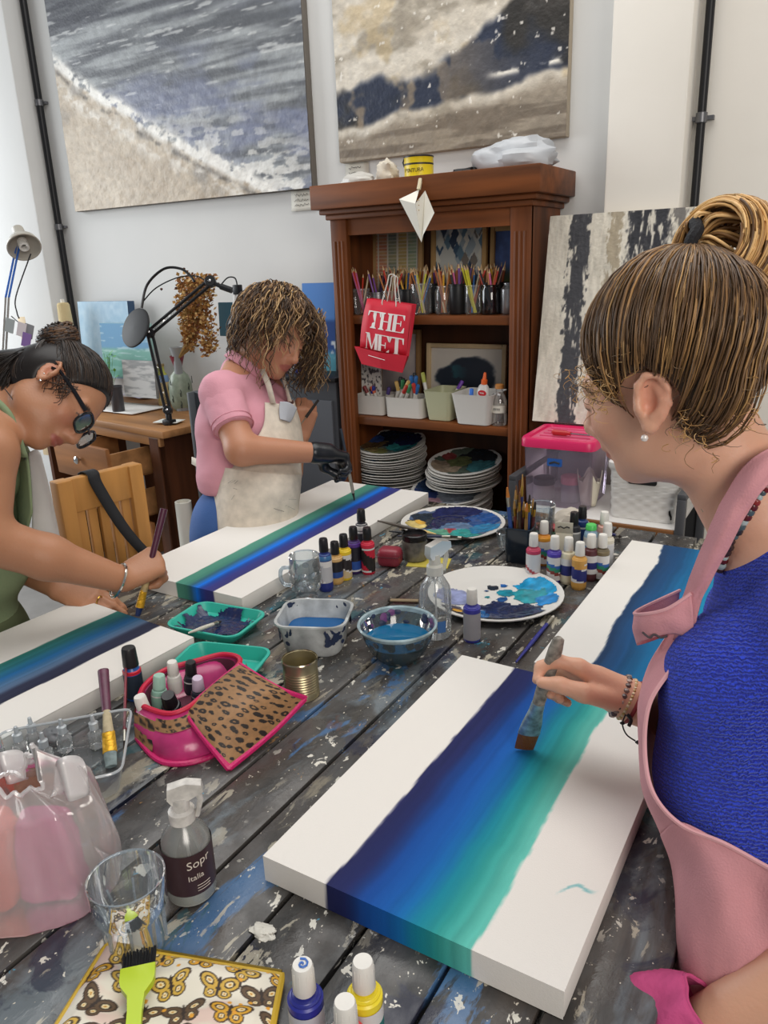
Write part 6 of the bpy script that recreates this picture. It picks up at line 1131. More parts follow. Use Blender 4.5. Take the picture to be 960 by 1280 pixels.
for i in range(n):
    v = i/(n-1); row = []
    for j in range(n):
        u = j/(n-1); p = bl_.lerp(br_, u).lerp(tl.lerp(tr, u), v)-op; e = min(1, 12*min(u, 1-u, v, 1-v)); p.z = .012+.010*e**.5+.0045*math.sin(u*9+v*3)*e+.003*math.sin(v*14-u*5)*e; row.append(p)
    P.append(row)
u, v = np.meshgrid(np.linspace(0, 1, n), np.linspace(0, 1, n)); b.grid(P); b.build('printed_top', mat('printed cotton', rough=.65, vc=True), t, vcol=linA(np.clip(butter(u, v), 0, 255)).reshape(-1, 3))
E_ = [P[-1][j] for j in range(0, n, 6)]+[P[i][-1] for i in range(n-1, -1, -6)]+[P[0][j] for j in range(n-1, -1, -6)]+[P[i][0] for i in range(0, n, 6)]
b = MB(); b.tube(E_, .0042, 7, closed=True); b.build('yellow_piping', mat('mustard piping', 'c9a52a', rough=.55), t)
b = MB(); b.grid([[p for p in E_], [Vector((p.x*1.0, p.y*1.0, .001)) for p in E_]], closed_u=True); b.build('gusset', mat('grey brown gusset', '8a7a62', rough=.7), t)
b = MB(); Z_ = [P[-1][j]+Vector((0, .004, .001)) for j in range(0, n, 3)]; b.tube(Z_, .0026, 5); b.build('zip', mat('brass zip', 'a08a3a', rough=.35, metal=.7), t)
h0, h1, h2 = T(176, 1196, ZT+.036), T(172, 1222, ZT+.034), T(166, 1300, ZT+.030); t = thing('pastry_brush', 'lime green pastry brush with black bristles lying on the butterfly pouch', 'brush', tuple(h1)); d = (h2-h1).normalized(); sd = d.cross(Vector((0, 0, 1))).normalized(); up = sd.cross(d); up = up if up.z > 0 else -up
M_ = Matrix((sd, d, up)).transposed().to_4x4()
lime = mat('lime green plastic', 'b9d21c', rough=.3); b = MB(); pr = [(-.0185, -.012), (.0185, -.012), (.0185, .004), (.0165, .011), (.009, .022), (.0075, .04), (.008, .11), (-.008, .11), (-.0075, .04), (-.009, .022), (-.0165, .011), (-.0185, .004)]; b.prism(pr, .008, M_ @ Matrix.Translation((0, 0, -.004))); b.build('handle', lime, t)
b = MB(); b.box(M_ @ Vector((0, -.008, 0)), (.001, .001, .001)); rs = random.Random(5)
for i in range(42):
    x = -.0165+.033*(i % 21)/20; z = -.0022+.0045*(i//21); b.tube([M_ @ Vector((x, -.010, z)), M_ @ Vector((x*1.06+rs.uniform(-.0008, .0008), -.034+rs.uniform(-.0015, .0015), z-.001))], .00095, 5)
b.build('black_bristles', blackm, t)
# a few dried paint crusts on the planks
crust = mat('dried white paint', 'd9d6cc', rough=.7)
for i, (px, py, r_, lab) in enumerate([(330, 1165, .014, 'white dried paint blob left of the foreground canvas')]):
    q = T(px, py); crumple('dried_paint_blob', (q.x, q.y, ZT-.002), r_, 60+i, crust, lab, 'paint blob', (1.2, .8, .3), .5)
# ================================================================ people: smooth implicit bodies turned into one continuous skin
nv = lambda v: np.array(v, float)
class SDF:
    def __init__(s): s.p = []; s.lo = np.full(3, 9e9); s.hi = -s.lo
    def _b(s, c, r): s.lo = np.minimum(s.lo, c-r); s.hi = np.maximum(s.hi, c+r)
    def cone(s, a, b, ra, rb=None, k=.02, op='u'):
        a, b = nv(a), nv(b); rb = ra if rb is None else rb; ba = b-a; l2 = max(ba@ba, 1e-12)
        def fn(P): pa = P-a; h = np.clip(pa@ba/l2, 0, 1); return np.sqrt(((pa-h[:, None]*ba)**2).sum(1))-(ra+(rb-ra)*h)
        c = (a+b)/2; R = math.sqrt(l2)/2+max(ra, rb); s.p.append((op, fn, k, c, R))
        if op == 'u': s._b(a, ra); s._b(b, rb)
        return s
    def chain(s, pts, rs_, k=.012):
        for i in range(len(pts)-1): s.cone(pts[i], pts[i+1], rs_[i], rs_[i+1], k)
        return s
    def ell(s, c, r, M=None, k=.02, op='u'):
        c, r = nv(c), nv(r); M = np.eye(3) if M is None else np.array(M)
        def fn(P): q = (P-c) @ M; k0 = np.sqrt(((q/r)**2).sum(1)); k1 = np.sqrt(((q/r**2)**2).sum(1)); return k0*(k0-1)/np.maximum(k1, 1e-9)
        s.p.append((op, fn, k, c, r.max()))
        if op == 'u': s._b(c, r.max())
        return s
    def cut(s, o, n, k=.004):
        """remove everything on the side of the plane that n points to"""
        o, n = nv(o), nv(n); n = n/np.linalg.norm(n); s.p.append(('i', lambda P: (P-o) @ n, k, None, 0)); return s
    def field(s, fn, k=.004, op='i'): s.p.append((op, fn, k, None, 0)); return s
    def wrinkle(s, amp, sc_=(20, 20, 20), seed=1):
        a = nv(sc_); s.p.append(('n', lambda P: amp*(fbm(P[:, 0]*a[0]+P[:, 1]*a[1]*.8+50, P[:, 2]*a[2]+P[:, 1]*a[1]*.5+50, seed, 3)-.5)*2, 0, None, 0)); return s
    def __call__(s, P):
        d = np.full(len(P), .5)
        for op, fn, k, c, R in s.p:
            if c is not None:
                m_ = ((P-c)**2).sum(1) < (R+k+.10)**2
                if not m_.any(): continue
                e = fn(P[m_]); dd = d[m_]
            else: m_ = slice(None); e = fn(P); dd = d
            if op == 'u': h = np.clip(.5+.5*(dd-e)/k, 0, 1); d[m_] = dd*(1-h)+e*h-k*h*(1-h)
            elif op == 'n': d[m_] = dd+e
            elif op == 's': h = np.clip(.5-.5*(dd+e)/k, 0, 1); d[m_] = dd*(1-h)-e*h+k*h*(1-h)
            else: h = np.clip(.5-.5*(dd-e)/k, 0, 1); d[m_] = dd*(1-h)+e*h+k*h*(1-h)
        return d
    def mesh(s, h=.004, smooth=1, B=8):
        lo = s.lo-.03; nb = np.ceil((s.hi+.03-lo)/(h*B)).astype(int); n = nb*B
        g = np.stack(np.meshgrid(*[np.arange(k) for k in nb], indexing='ij'), -1).reshape(-1, 3); cc = lo+(g*B+(B-1)/2)*h
        dc = np.concatenate([s(cc[i:i+200000]) for i in range(0, len(cc), 200000)]); act = np.abs(dc) < h*B*1.45
        V = np.repeat(np.repeat(np.repeat(dc.reshape(nb), B, 0), B, 1), B, 2).astype(np.float32)
        off = np.stack(np.meshgrid(*[np.arange(B)]*3, indexing='ij'), -1).reshape(-1, 3); ga = g[act]
        for i in range(0, len(ga), 500):
            I = (ga[i:i+500, None]*B+off[None]).reshape(-1, 3); V[I[:, 0], I[:, 1], I[:, 2]] = s(lo+I*h)
        S = V < 0; cnt = np.zeros(np.array(V.shape)-1, np.uint8)
        for dx in (0, 1):
            for dy in (0, 1):
                for dz in (0, 1): cnt += S[dx:S.shape[0]-1+dx, dy:S.shape[1]-1+dy, dz:S.shape[2]-1+dz]
        cell = np.argwhere((cnt > 0)&(cnt < 8)); ids = np.full(cnt.shape, -1, np.int32); ids[tuple(cell.T)] = np.arange(len(cell))
        cor = np.array([[a, b, c] for a in (0, 1) for b in (0, 1) for c in (0, 1)]); val = np.stack([V[tuple((cell+o).T)] for o in cor], 1)
        ps = np.zeros((len(cell), 3)); w_ = np.zeros(len(cell))
        for i in range(8):
            for j in range(i+1, 8):
                if np.abs(cor[i]-cor[j]).sum() != 1: continue
                a, b = val[:, i], val[:, j]; m_ = (a < 0) != (b < 0); t = np.where(m_, a/np.where(m_, a-b, 1), 0); ps += m_[:, None]*(cor[i]+t[:, None]*(cor[j]-cor[i])); w_ += m_
        P = lo+(cell+ps/w_[:, None])*h; F = []
        for ax in range(3):
            o = [0, 0, 0]; o[ax] = 1; sl0 = S[:S.shape[0]-o[0], :S.shape[1]-o[1], :S.shape[2]-o[2]]; sl1 = S[o[0]:, o[1]:, o[2]:]; e = np.argwhere(sl0 != sl1); b_, c_ = (ax+1) % 3, (ax+2) % 3
            e = e[(e[:, b_] > 0)&(e[:, c_] > 0)&(e[:, b_] < S.shape[b_]-1)&(e[:, c_] < S.shape[c_]-1)]; db = np.zeros(3, int); db[b_] = 1; dc_ = np.zeros(3, int); dc_[c_] = 1
            q = np.stack([ids[tuple((e-db-dc_).T)], ids[tuple((e-dc_).T)], ids[tuple(e.T)], ids[tuple((e-db).T)]], 1); fl = ~sl0[tuple(e.T)]; q[fl] = q[fl][:, ::-1]; F.append(q)
        F = np.concatenate(F); F = F[(F >= 0).all(1)]
        for _ in range(smooth):
            acc = np.zeros_like(P); c_ = np.zeros(len(P))
            for i in range(4): np.add.at(acc, F[:, i], P[F[:, (i+1) % 4]]); np.add.at(acc, F[:, (i+1) % 4], P[F[:, i]]); np.add.at(c_, F[:, i], 1); np.add.at(c_, F[:, (i+1) % 4], 1)
            P = P*.5+.5*acc/np.maximum(c_, 1)[:, None]
        return P, F
def build_sdf(sd, name, m, parent, h=.004, colf=None, smooth=1, org=None):
    P, F = sd.mesh(h, smooth); me = bpy.data.meshes.new(name); Q = P-nv(org) if org is not None else P
    me.vertices.add(len(Q)); me.vertices.foreach_set('co', Q.astype(np.float32).ravel()); me.loops.add(F.size); me.loops.foreach_set('vertex_index', F.astype(np.int32).ravel())
    me.polygons.add(len(F)); me.polygons.foreach_set('loop_start', np.arange(0, F.size, 4, dtype=np.int32)); me.update(calc_edges=True); me.validate()
    me.polygons.foreach_set('use_smooth', [True]*len(me.polygons))
    if colf is not None:
        c = colf(P); at = me.color_attributes.new('Col', 'FLOAT_COLOR', 'POINT'); at.data.foreach_set('color', np.concatenate([linA(np.clip(c, 0, 255)), np.ones((len(P), 1))], 1).astype(np.float32).ravel())
    me.materials.append(m); o = bpy.data.objects.new(name, me); C.objects.link(o); o.parent = parent; return o
class Fr:
    """local frame: X right, Y forward, Z up"""
    def __init__(s, o, F, U, sc_=1.0):
        Y = Vector(F).normalized(); Z = Vector(U); Z = (Z-Y*Z.dot(Y)).normalized(); X = Y.cross(Z); s.o = Vector(o); s.M = np.array([list(X), list(Y), list(Z)]).T; s.s = sc_; s.X, s.Y, s.Z = X, Y, Z
    def __call__(s, x, y, z): return nv(s.o)+s.M @ (nv((x, y, z))*s.s)
    def v(s, x, y, z): return Vector(s(x, y, z))
    def loc(s, P): return ((P-nv(s.o)) @ s.M)/s.s
    def rot(s, R): return s.M @ np.array(R)
def head(sd, f, ear_detail=True):
    q = f.s; E = lambda c, r, k=.02, op='u', R=None: sd.ell(f(*c), nv(r)*q, f.M if R is None else f.rot(R), k*q, op); K = lambda a, b, ra, rb=None, k=.01, op='u': sd.cone(f(*a), f(*b), ra*q, (ra if rb is None else rb)*q, k*q, op)
    E((0, -.015, .03), (.074, .093, .083)); E((0, .03, -.025), (.060, .062, .080), .035); E((0, .035, -.075), (.049, .048, .040), .03); E((0, .072, -.098), (.021, .020, .017), .025)
    for s in (-1, 1):
        E((s*.036, .062, -.028), (.022, .020, .020), .025); E((s*.047, .0, -.07), (.018, .035, .028), .03); K((s*.012, .083, .019), (s*.042, .072, .021), .010, .008, .016)
        E((s*.031, .098, .0), (.015, .014, .012), .012, 's'); E((s*.031, .0795, .0), (.0145, .0125, .0105), .004)
        K((s*.017, .082, .0025), (s*.044, .074, .003), .0032, .0028, .004)
    K((0, .086, .010), (0, .110, -.034), .0085, .0115, .014); E((0, .108, -.038), (.011, .011, .009), .010)
    for s in (-1, 1): E((s*.0115, .098, -.041), (.0075, .010, .0075), .008)
    E((0, .088, -.054), (.022, .012, .012), .015); E((0, .095, -.0625), (.021, .0085, .0058), .006); E((0, .093, -.0735), (.018, .0085, .0066), .006); K((-.02, .1, -.0678), (.02, .1, -.0678), .0022, k=.004, op='s')
    for s in (-1, 1):
        t = rotm(math.radians(14), 0, s*math.radians(-28)); cx, cy, cz = s*.077, -.014, -.004
        R = np.array(t); L = lambda x, y, z: (nv((cx, cy, cz))+R @ nv((s*x, y, z)))
        E(tuple(L(0, 0, 0)), (.006, .0185, .030), .010, 'u', R)
        if ear_detail:
            E(tuple(L(.007, .003, .003)), (.005, .0125, .021), .004, 's', R)
            rim = [L(.004, .014, .004), L(.007, .013, .020), L(.009, .004, .031), L(.010, -.010, .028), L(.010, -.018, .014), L(.009, -.018, -.002), L(.008, -.012, -.016), L(.006, -.004, -.026)]
            for a, b in zip(rim[:-1], rim[1:]): K(tuple(a), tuple(b), .0038, k=.004)
            an = [L(.006, -.006, .016), L(.0075, -.011, .004), L(.0075, -.009, -.008), L(.007, -.001, -.014)]
            for a, b in zip(an[:-1], an[1:]): K(tuple(a), tuple(b), .0036, k=.005)
            E(tuple(L(.004, .002, -.027)), (.0055, .0085, .0095), .006, 'u', R); E(tuple(L(.006, .012, -.006)), (.0045, .0055, .0075), .006, 'u', R); E(tuple(L(.005, .003, -.003)), (.005, .006, .006), .004, 's', R)
    return sd
def face_col(f, base, lip=(168, 92, 84), brow=(70, 50, 38), cheek=.35):
    def fn(P):
        q = f.loc(P); x, y, z = np.abs(q[:, 0]), q[:, 1], q[:, 2]; c = np.tile(nv(base), (len(P), 1)); near = (y > .045)&(np.abs(z) < .13)&(x < .09)
        def mx(c, col, t): return c*(1-t[:, None])+nv(col)*t[:, None]
        ck = np.exp(-(((x-.04)/.022)**2+((z+.03)/.024)**2))*near*cheek; c = mx(c, (206, 122, 104), ck)
        lp = near*(y > .08)*sstep(1.1, .85, np.hypot(x/.0225, (z+.068)/.0125)); c = mx(c, lip, lp*.85)
        br = near*sstep(1.1, .8, np.hypot((x-.030)/.021, (z-.0225+.12*(x-.03)**2/.02)/.0042)); c = mx(c, brow, br*.8)
        la = near*sstep(1.15, .8, np.hypot((x-.031)/.0165, (z+.0015+.9*(x-.031)**2/.03*.5)/.0022))*(y > .06); c = mx(c, (44, 32, 28), la*.85)
        er = np.exp(-((q[:, 0]**2-.079**2)/.0012)**2)*np.exp(-((q[:, 1]+.012)/.03)**2-((z+.004)/.04)**2); c = mx(c, (200, 110, 92), er*.35)
        return c
    return fn
def skin_mat(name): return mat(name, rough=.48, vc=True, sss=.12, bump=(220, .12))
def hand_chain(sd, fingers, k=.006):
    for pts, r in fingers: sd.chain([nv(p) for p in pts], r, k)
def grip_hand(sd, f, r_=1.0, curl=(1, 1, 1, 1), side=1, thumb=None):
    """f: frame at the wrist, Y to the knuckles, Z back of the hand; side=+1 thumb towards -X"""
    S = lambda x, y, z: f(x*side, y, z)
    mc = [(-.028, .090, 0), (-.009, .094, .002), (.010, .090, 0), (.027, .082, -.004)]; ln = [(.043, .026, .02), (.047, .03, .021), (.043, .027, .02), (.034, .021, .018)]
    for (x, y, z), L, c in zip(mc, ln, curl):
        sd.cone(S(x*.55, .012, -.004), S(x, y, z), .015*r_, .0115*r_, .014); p = nv((x, y, z)); a = -.25*c; pts = [p]; rr = [.0100*r_]
        for l, da, rad in zip(L, (-.75*c, -.95*c, -.6*c), (.0090, .0080, .0068)): a2 = a+da*.5; a = a+da; p = p+nv((0, math.cos(a), math.sin(a)))*l; pts.append(p); rr.append(rad*r_)
        sd.chain([S(*q) for q in pts], rr, .006)
    sd.ell(S(0, .05, -.004), (.034*r_, .046*r_, .015*r_), f.M, .012)
    th = thumb or [(-.020, .022, -.012), (-.042, .048, -.026), (-.040, .080, -.036), (-.026, .102, -.038)]
    sd.chain([S(*q) for q in th], [.015*r_, .012*r_, .0105*r_, .0085*r_], .010)
def hair_tubes(name, strands, parent, m, org=None, k=5):
    """strands = [(points, radius list, colour)]"""
    b = MB()
    for pts, r, c in strands: b.col = linA(nv(c)); b.tube(pts, r, k, cap=False)
    return b.build(name, m, parent, ang=0, org=org)
hairm = mat('hair', rough=.42, vc=True, spec=.4)
# ---------------------------------------------------------------- woman in the blue sweater (right)
Fh = -RGT*.665+FWD*.74-UPV*.10; Uh = UPV*.92-RGT*.37-FWD*.208; ear = D(812, 503, .83); f0 = Fr((0, 0, 0), Fh, Uh)
fh = Fr(ear-(f0.v(-.079, -.014, -.004)), Fh, Uh, 1.0)
NB = D(968, 690, .90); LS, RS = D(1046, 780, .78), D(948, 770, 1.08); CH = D(985, 855, .93); BE = D(992, 1000, .925); HP = D(1030, 1185, .94)
tM = np.array([[0, -1, 0], [1, 0, 0], [0, 0, 1]], float)      # columns: right (+Y), forward (-X), up
BL, BR = D(908, 862, .865), D(892, 862, 1.02)
LE, LWr = D(1075, 1165, .77), D(893, 1272, .83); RE, RWr = D(1010, 985, 1.05), D(792, 878, 1.10)
person = thing('person', 'woman in bright blue knit sweater and pink apron painting at right', 'person', (NB.x+.06, NB.y, 0)); PO = Vector((NB.x+.06, NB.y, 0))
sk = SDF(); head(sk, fh)
sk.cone(fh(0, -.025, -.04), NB, .052, .056, .03); sk.cone(NB, LS, .05, .05, .03); sk.cone(NB, RS, .05, .05, .03)
sk.ell(CH, (.15, .095, .16), tM, .04); sk.ell(BE, (.135, .095, .14), tM, .04); sk.ell(HP, (.15, .11, .12), tM, .04)
sk.chain([LS, LE, LWr], [.047, .040, .026], .02); sk.chain([RS, RE, RWr], [.046, .038, .0265], .02)
k0 = 1.10
J = lambda px, py, k: D(px, py, k)
# painting hand: wrist, palm, fingers closing on the brush
W0 = RWr; MI, MM, MRg, MP = J(724, 834, 1.09), J(714, 836, 1.115), J(711, 845, 1.14), J(714, 856, 1.16)
for p, r in ((MI, .0125), (MM, .0125), (MRg, .012), (MP, .0115)): sk.cone(W0.lerp(p, .15), p, .0185, r, .014)
sk.cone(W0, W0.lerp(MM, .6), .024, .02, .02)
hand_chain(sk, [([MI, J(696, 826, 1.095), J(676, 834, 1.105), J(671, 850, 1.10)], [.0115, .0098, .0088, .0072]),
                ([MM, J(695, 836, 1.14), J(684, 852, 1.14), J(688, 868, 1.12)], [.0115, .0098, .0088, .0072]),
                ([MRg, J(695, 848, 1.165), J(688, 866, 1.155), J(700, 874, 1.13)], [.011, .0094, .0084, .007]),
                ([MP, J(700, 860, 1.18), J(698, 872, 1.165), J(710, 879, 1.145)], [.0105, .0084, .0076, .0064]),
                ([J(765, 874, 1.085), J(729, 866, 1.07), J(699, 856, 1.075), J(677, 853, 1.085)], [.0165, .0135, .0112, .0085])], .006)
# resting hand under the pink cloth
fl = Fr(LWr, LWr-LE, (0, 0, 1)); grip_hand(sk, fl, 1.0, (.8, .8, .85, .9), -1)
body = build_sdf(sk, 'body', skin_mat('skin fair'), person, .0036, face_col(fh, (220, 168, 140), lip=(186, 112, 104), brow=(120, 90, 66)), org=PO)
# eyes closed lids are part of the face; hair cap
hd_ = SDF(); hd_.ell(fh(0, -.022, .036), (.084, .104, .091), fh.M, .01); hd_.ell(fh(0, -.06, -.02), (.070, .058, .075), fh.M, .03)
def hairline(P):
    q = fh.loc(P); x, y, z = np.abs(q[:, 0]), q[:, 1], q[:, 2]
    front = y-(.072-.55*np.clip(.052-z, 0, .2)*1.25)-.02*np.clip(.06-x, 0, 1)      # face opening
    front = np.where(z > .055, y-.075-.25*(z-.055), front); nape = -(z+.052+.50*(y+.06)); earcut = .035-np.hypot(y+.010, (z+.006)*.92)-5*np.clip(.055-x, 0, 1)
    return np.maximum(np.maximum(front, nape), earcut)
tie = D(866, 309, .875); tl0 = fh.loc(nv(tie)[None])[0]; hd_.cone(fh(*(tl0*.35)), fh(*(tl0*.84)), .062, .020, .04); hd_.field(hairline, .008)

hb_ = lambda P: np.tile(nv((64, 46, 32)), (len(P), 1))*(.8+.5*fbm(P[:, 0]*60, P[:, 2]*60, 3)[:, None])
hroot = build_sdf(hd_, 'hair', hairm, person, .004, hb_, org=PO)
tl = fh.loc(nv(tie)[None])[0]
ELLS = [((0, -.022, .036), (.084, .104, .091)), ((0, -.06, -.02), (.072, .060, .077))]
def cap_r(d):
    """distance from the head centre to the hair surface along local direction d"""
    best = 0
    for c, r in ELLS:
        r = nv(r); o = -nv(c); a = ((d/r)**2).sum(); b_ = (o*d/r**2).sum(); cc = ((o/r)**2).sum()-1; q = b_*b_-a*cc
        if q > 0: best = max(best, (-b_+math.sqrt(q))/a)
    return best+.002
rs = random.Random(7); S_ = []; td = tl/np.linalg.norm(tl)
pal = [(70, 50, 34), (92, 66, 42), (120, 88, 54), (156, 118, 72), (186, 146, 92), (206, 170, 118), (80, 66, 52), (140, 116, 88)]; pal = [tuple(min(255, x*1.14) for x in c) for c in pal]
def strand(d0, lift, r, col, n=15, wob=.004, end=1.0, tgt=None):
    d0 = d0/np.linalg.norm(d0); pts = []; T_ = td if tgt is None else tgt; om = math.acos(max(-1, min(1, d0 @ T_))); so = max(math.sin(om), 1e-4); ph = rs.uniform(0, 6)
    for i in range(n):
        t = i/(n-1)*end; d = (math.sin((1-t)*om)*d0+math.sin(t*om)*T_)/so; d = d/np.linalg.norm(d); R_ = cap_r(d)+lift*math.sin(PI*min(1, t*1.05))**.8; fin = np.linalg.norm(tl)
        R_ = R_*(1-sstep(.45, 1, t))+fin*sstep(.45, 1, t); p = d*R_+nv((rs.uniform(-1, 1), 0, rs.uniform(-1, 1)))*.0008+nv((math.sin(ph+t*9), math.cos(ph+t*7), 0))*wob*.35*math.sin(PI*t); pts.append(fh.v(*p))
    lp = fh.loc(nv([list(p) for p in pts])); 
    if ((np.abs(lp[:, 0]) > .05)&(np.hypot(lp[:, 1]+.014, lp[:, 2]+.002) < .028)).any(): return
    S_.append((pts, [r*(.7+.5*math.sin(PI*i/(n-1))) for i in range(n)], nv(col)))
for i in range(2700):
    for _ in range(60):
        d = nv((rs.gauss(0, 1), rs.gauss(0, 1), rs.gauss(0, 1))); d /= np.linalg.norm(d); p = d*cap_r(d); v_ = hairline(nv(fh(*p))[None])[0]
        if (-.020 < v_ < .001 if i % 2 else v_ < -.01) and d[2] > -.8: break
    g_ = float(fbm(np.array(d[0]*6+20), np.array(d[1]*6+d[2]*6+20), 5)); c = nv(pal[int(min(7, max(0, rs.gauss(1.9+7*(g_-.45), 1.4))))]); strand(d, rs.uniform(.001, .009), rs.uniform(.0005, .0011), (c*.66+nv((112, 86, 58))*.34)*rs.uniform(.82, 1.08), wob=rs.uniform(.004, .014))
# loose wisps around the temple and nape
for i in range(240):
    base = rs.choice([(-.070, .045, .02), (-.074, .02, .03), (-.066, .058, .03), (-.064, -.05, -.036), (-.050, -.085, -.034), (-.072, -.032, -.022)]); p = nv(base)+nv((0, rs.gauss(0, .012), rs.gauss(0, .014))); q = p/np.linalg.norm(p)*(np.linalg.norm(p)+.006); dr = nv((-.15, rs.uniform(-.9, .35) if base[1] > 0 else rs.uniform(-.8, .4), rs.uniform(-.7, .9))); L = rs.uniform(.012, .036)*(1 if i % 4 else 1.5); ph = rs.uniform(0, 6)
    if math.hypot(q[1]+.014, q[2]+.002) < .036: continue
    S_.append(([fh.v(*(q+dr*L*t+nv((-.006*math.sin(ph+t*5), .007*math.sin(ph+t*6), .005*math.cos(ph+t*5)))*t)) for t in np.linspace(0, 1, 9)], [.00055*(1.1-t*.7) for t in np.linspace(0, 1, 9)], nv(rs.choice(pal[2:]))))
hair_tubes('hair_strands', S_, person, hairm, PO)
# rolled bun and its band
bc_ = D(914, 316, .865); ax_ = (-RGT*.80-FWD*.55+UPV*.12).normalized(); b1 = ax_.orthogonal().normalized(); b2 = ax_.cross(b1); S_ = []
for i in range(1150):
    off = rs.uniform(-.036, .036); r_ = (.041+.014*math.cos(off/.036*1.4))*rs.uniform(.86, 1.08); a0 = rs.uniform(0, 6.3); sp = rs.uniform(1.5, 4.2); pts = []
    for k in range(18): a = a0+sp*k/17; pts.append(bc_+b1*(r_*1.0*math.cos(a))+b2*(r_*1.0*math.sin(a))+ax_*(off+.010*math.sin(a*.8+i)))
    S_.append((pts, [rs.uniform(.0007, .0017)]*18, nv(rs.choice(pal[1:6]+[(196, 156, 98)]))*rs.uniform(.85, 1.1)))
for i in range(60):
    a = rs.uniform(0, 6.3); e = bc_+b1*.036*math.cos(a)+b2*.036*math.sin(a)+ax_*rs.uniform(-.02, .03); S_.append((cr([tie, tie.lerp(e, .5)+Vector((0, 0, .012))+ax_*rs.uniform(0, .02), e], 6), [.002]*13, nv(rs.choice(pal[2:6]))))
for i in range(24): a = rs.uniform(0, 6.3); e = bc_+(b1*math.cos(a)+b2*math.sin(a))*.05; S_.append((cr([e, e+(b1*math.cos(a+.8)+b2*math.sin(a+.8))*.012, e+(b1*math.cos(a+1)+b2*math.sin(a+1))*.016], 5), [.0006]*11, nv(pal[4])))
hair_tubes('hair_bun', S_, person, hairm, PO)
b = MB(); tdir = (bc_-tie).normalized(); t1 = tdir.orthogonal().normalized(); t2_ = tdir.cross(t1); b.tube([tie-tdir*.004-FWD*.004+t1*.024*math.cos(a)+t2_*.024*math.sin(a)+tdir*.002*math.sin(a*5) for a in np.linspace(0, 2*PI, 28, endpoint=False)], .0075, 8, closed=True); b.build('hair_band', mat('black elastic', '15151a', rough=.8, bump=(300, .5)), person, org=PO)
ep = fh.v(-.0865, .0, -.040); b = MB(); b.lathe([(0, -.0042), (.003, -.003), (.0042, 0), (.003, .003), (0, .0042)], 14, loc=ep); b.build('pearl_earring', mat('pearl', 'e8e2dc', rough=.15, coat=.5), person, org=PO)
# blue knit sweater
sw = SDF(); sw.ell(CH, (.163, .112, .17), tM, .05); sw.ell(BE, (.155, .112, .15), tM, .05); sw.ell(D(915, 965, .90), (.105, .085, .085), tM, .06); sw.ell(D(950, 1032, .89), (.10, .075, .06), tM, .05); sw.ell(BE+Vector((.02, 0, -.07)), (.165, .125, .06), tM, .04)
sw.cone(NB+Vector((.02, 0, -.02)), LS, .065, .066, .04); sw.cone(NB+Vector((.02, 0, -.02)), RS, .065, .064, .04); sw.ell(BL, (.075, .07, .078), tM, .05); sw.ell(BR, (.075, .07, .078), tM, .05)
sw.chain([LS, LE.lerp(LS, .12)], [.068, .058], .010); sw.chain([RS, RE.lerp(RWr, .15)], [.064, .05], .03)
n1_ = (D(865, 722, .90), D(962, 640, .84), D(900, 700, 1.05)); nn = (n1_[1]-n1_[0]).cross(n1_[2]-n1_[0]); nn = nn if nn.z > 0 else -nn
sw.cut(n1_[0], nn, .004); hp_ = D(960, 1100, .86); sw.field(lambda P: -((P-nv(hp_)) @ nv((.10, 0, 1.0)))/1.0-.012*np.sin(P[:, 1]*40)*.3, .006)
def knitmat():
    m_ = mat('blue knit wool', '1c36c4', rough=.85); nt = m_.node_tree; N = nt.nodes; L = nt.links; p = N['Principled BSDF']; tcx = N.new('ShaderNodeTexCoord'); mp = N.new('ShaderNodeMapping'); mp.inputs['Rotation'].default_value = (.3, .2, .5); L.new(tcx.outputs['Object'], mp.inputs[0])
    wv_ = N.new('ShaderNodeTexWave'); wv_.inputs['Scale'].default_value = 72; wv_.inputs['Distortion'].default_value = 6.5; wv_.inputs['Detail'].default_value = 3; wv_.inputs['Detail Scale'].default_value = 3.2; wv_.bands_direction = 'Z'; L.new(mp.outputs[0], wv_.inputs[0])
    ns = N.new('ShaderNodeTexNoise'); ns.inputs['Scale'].default_value = 260; ns.inputs['Detail'].default_value = 4; L.new(tcx.outputs['Object'], ns.inputs[0]); ad = N.new('ShaderNodeMath'); ad.operation = 'ADD'; L.new(wv_.outputs[1], ad.inputs[0]); L.new(ns.outputs[0], ad.inputs[1])
    bp = N.new('ShaderNodeBump'); bp.inputs['Strength'].default_value = .9; bp.inputs['Distance'].default_value = .0035; L.new(ad.outputs[0], bp.inputs['Height']); L.new(bp.outputs[0], p.inputs['Normal'])
    cr_ = N.new('ShaderNodeMix'); cr_.data_type = 'RGBA'; cr_.inputs[6].default_value = (*lin((16, 34, 160)), 1); cr_.inputs[7].default_value = (*lin((42, 72, 226)), 1); L.new(wv_.outputs[1], cr_.inputs[0]); L.new(cr_.outputs[2], p.inputs['Base Color']); p.inputs['Sheen Weight'].default_value = .4; p.inputs['Sheen Tint'].default_value = (.4, .5, 1, 1); return m_
sw.wrinkle(.006, (9, 9, 12), 4); build_sdf(sw, 'sweater', knitmat(), person, .005, org=PO, smooth=2)
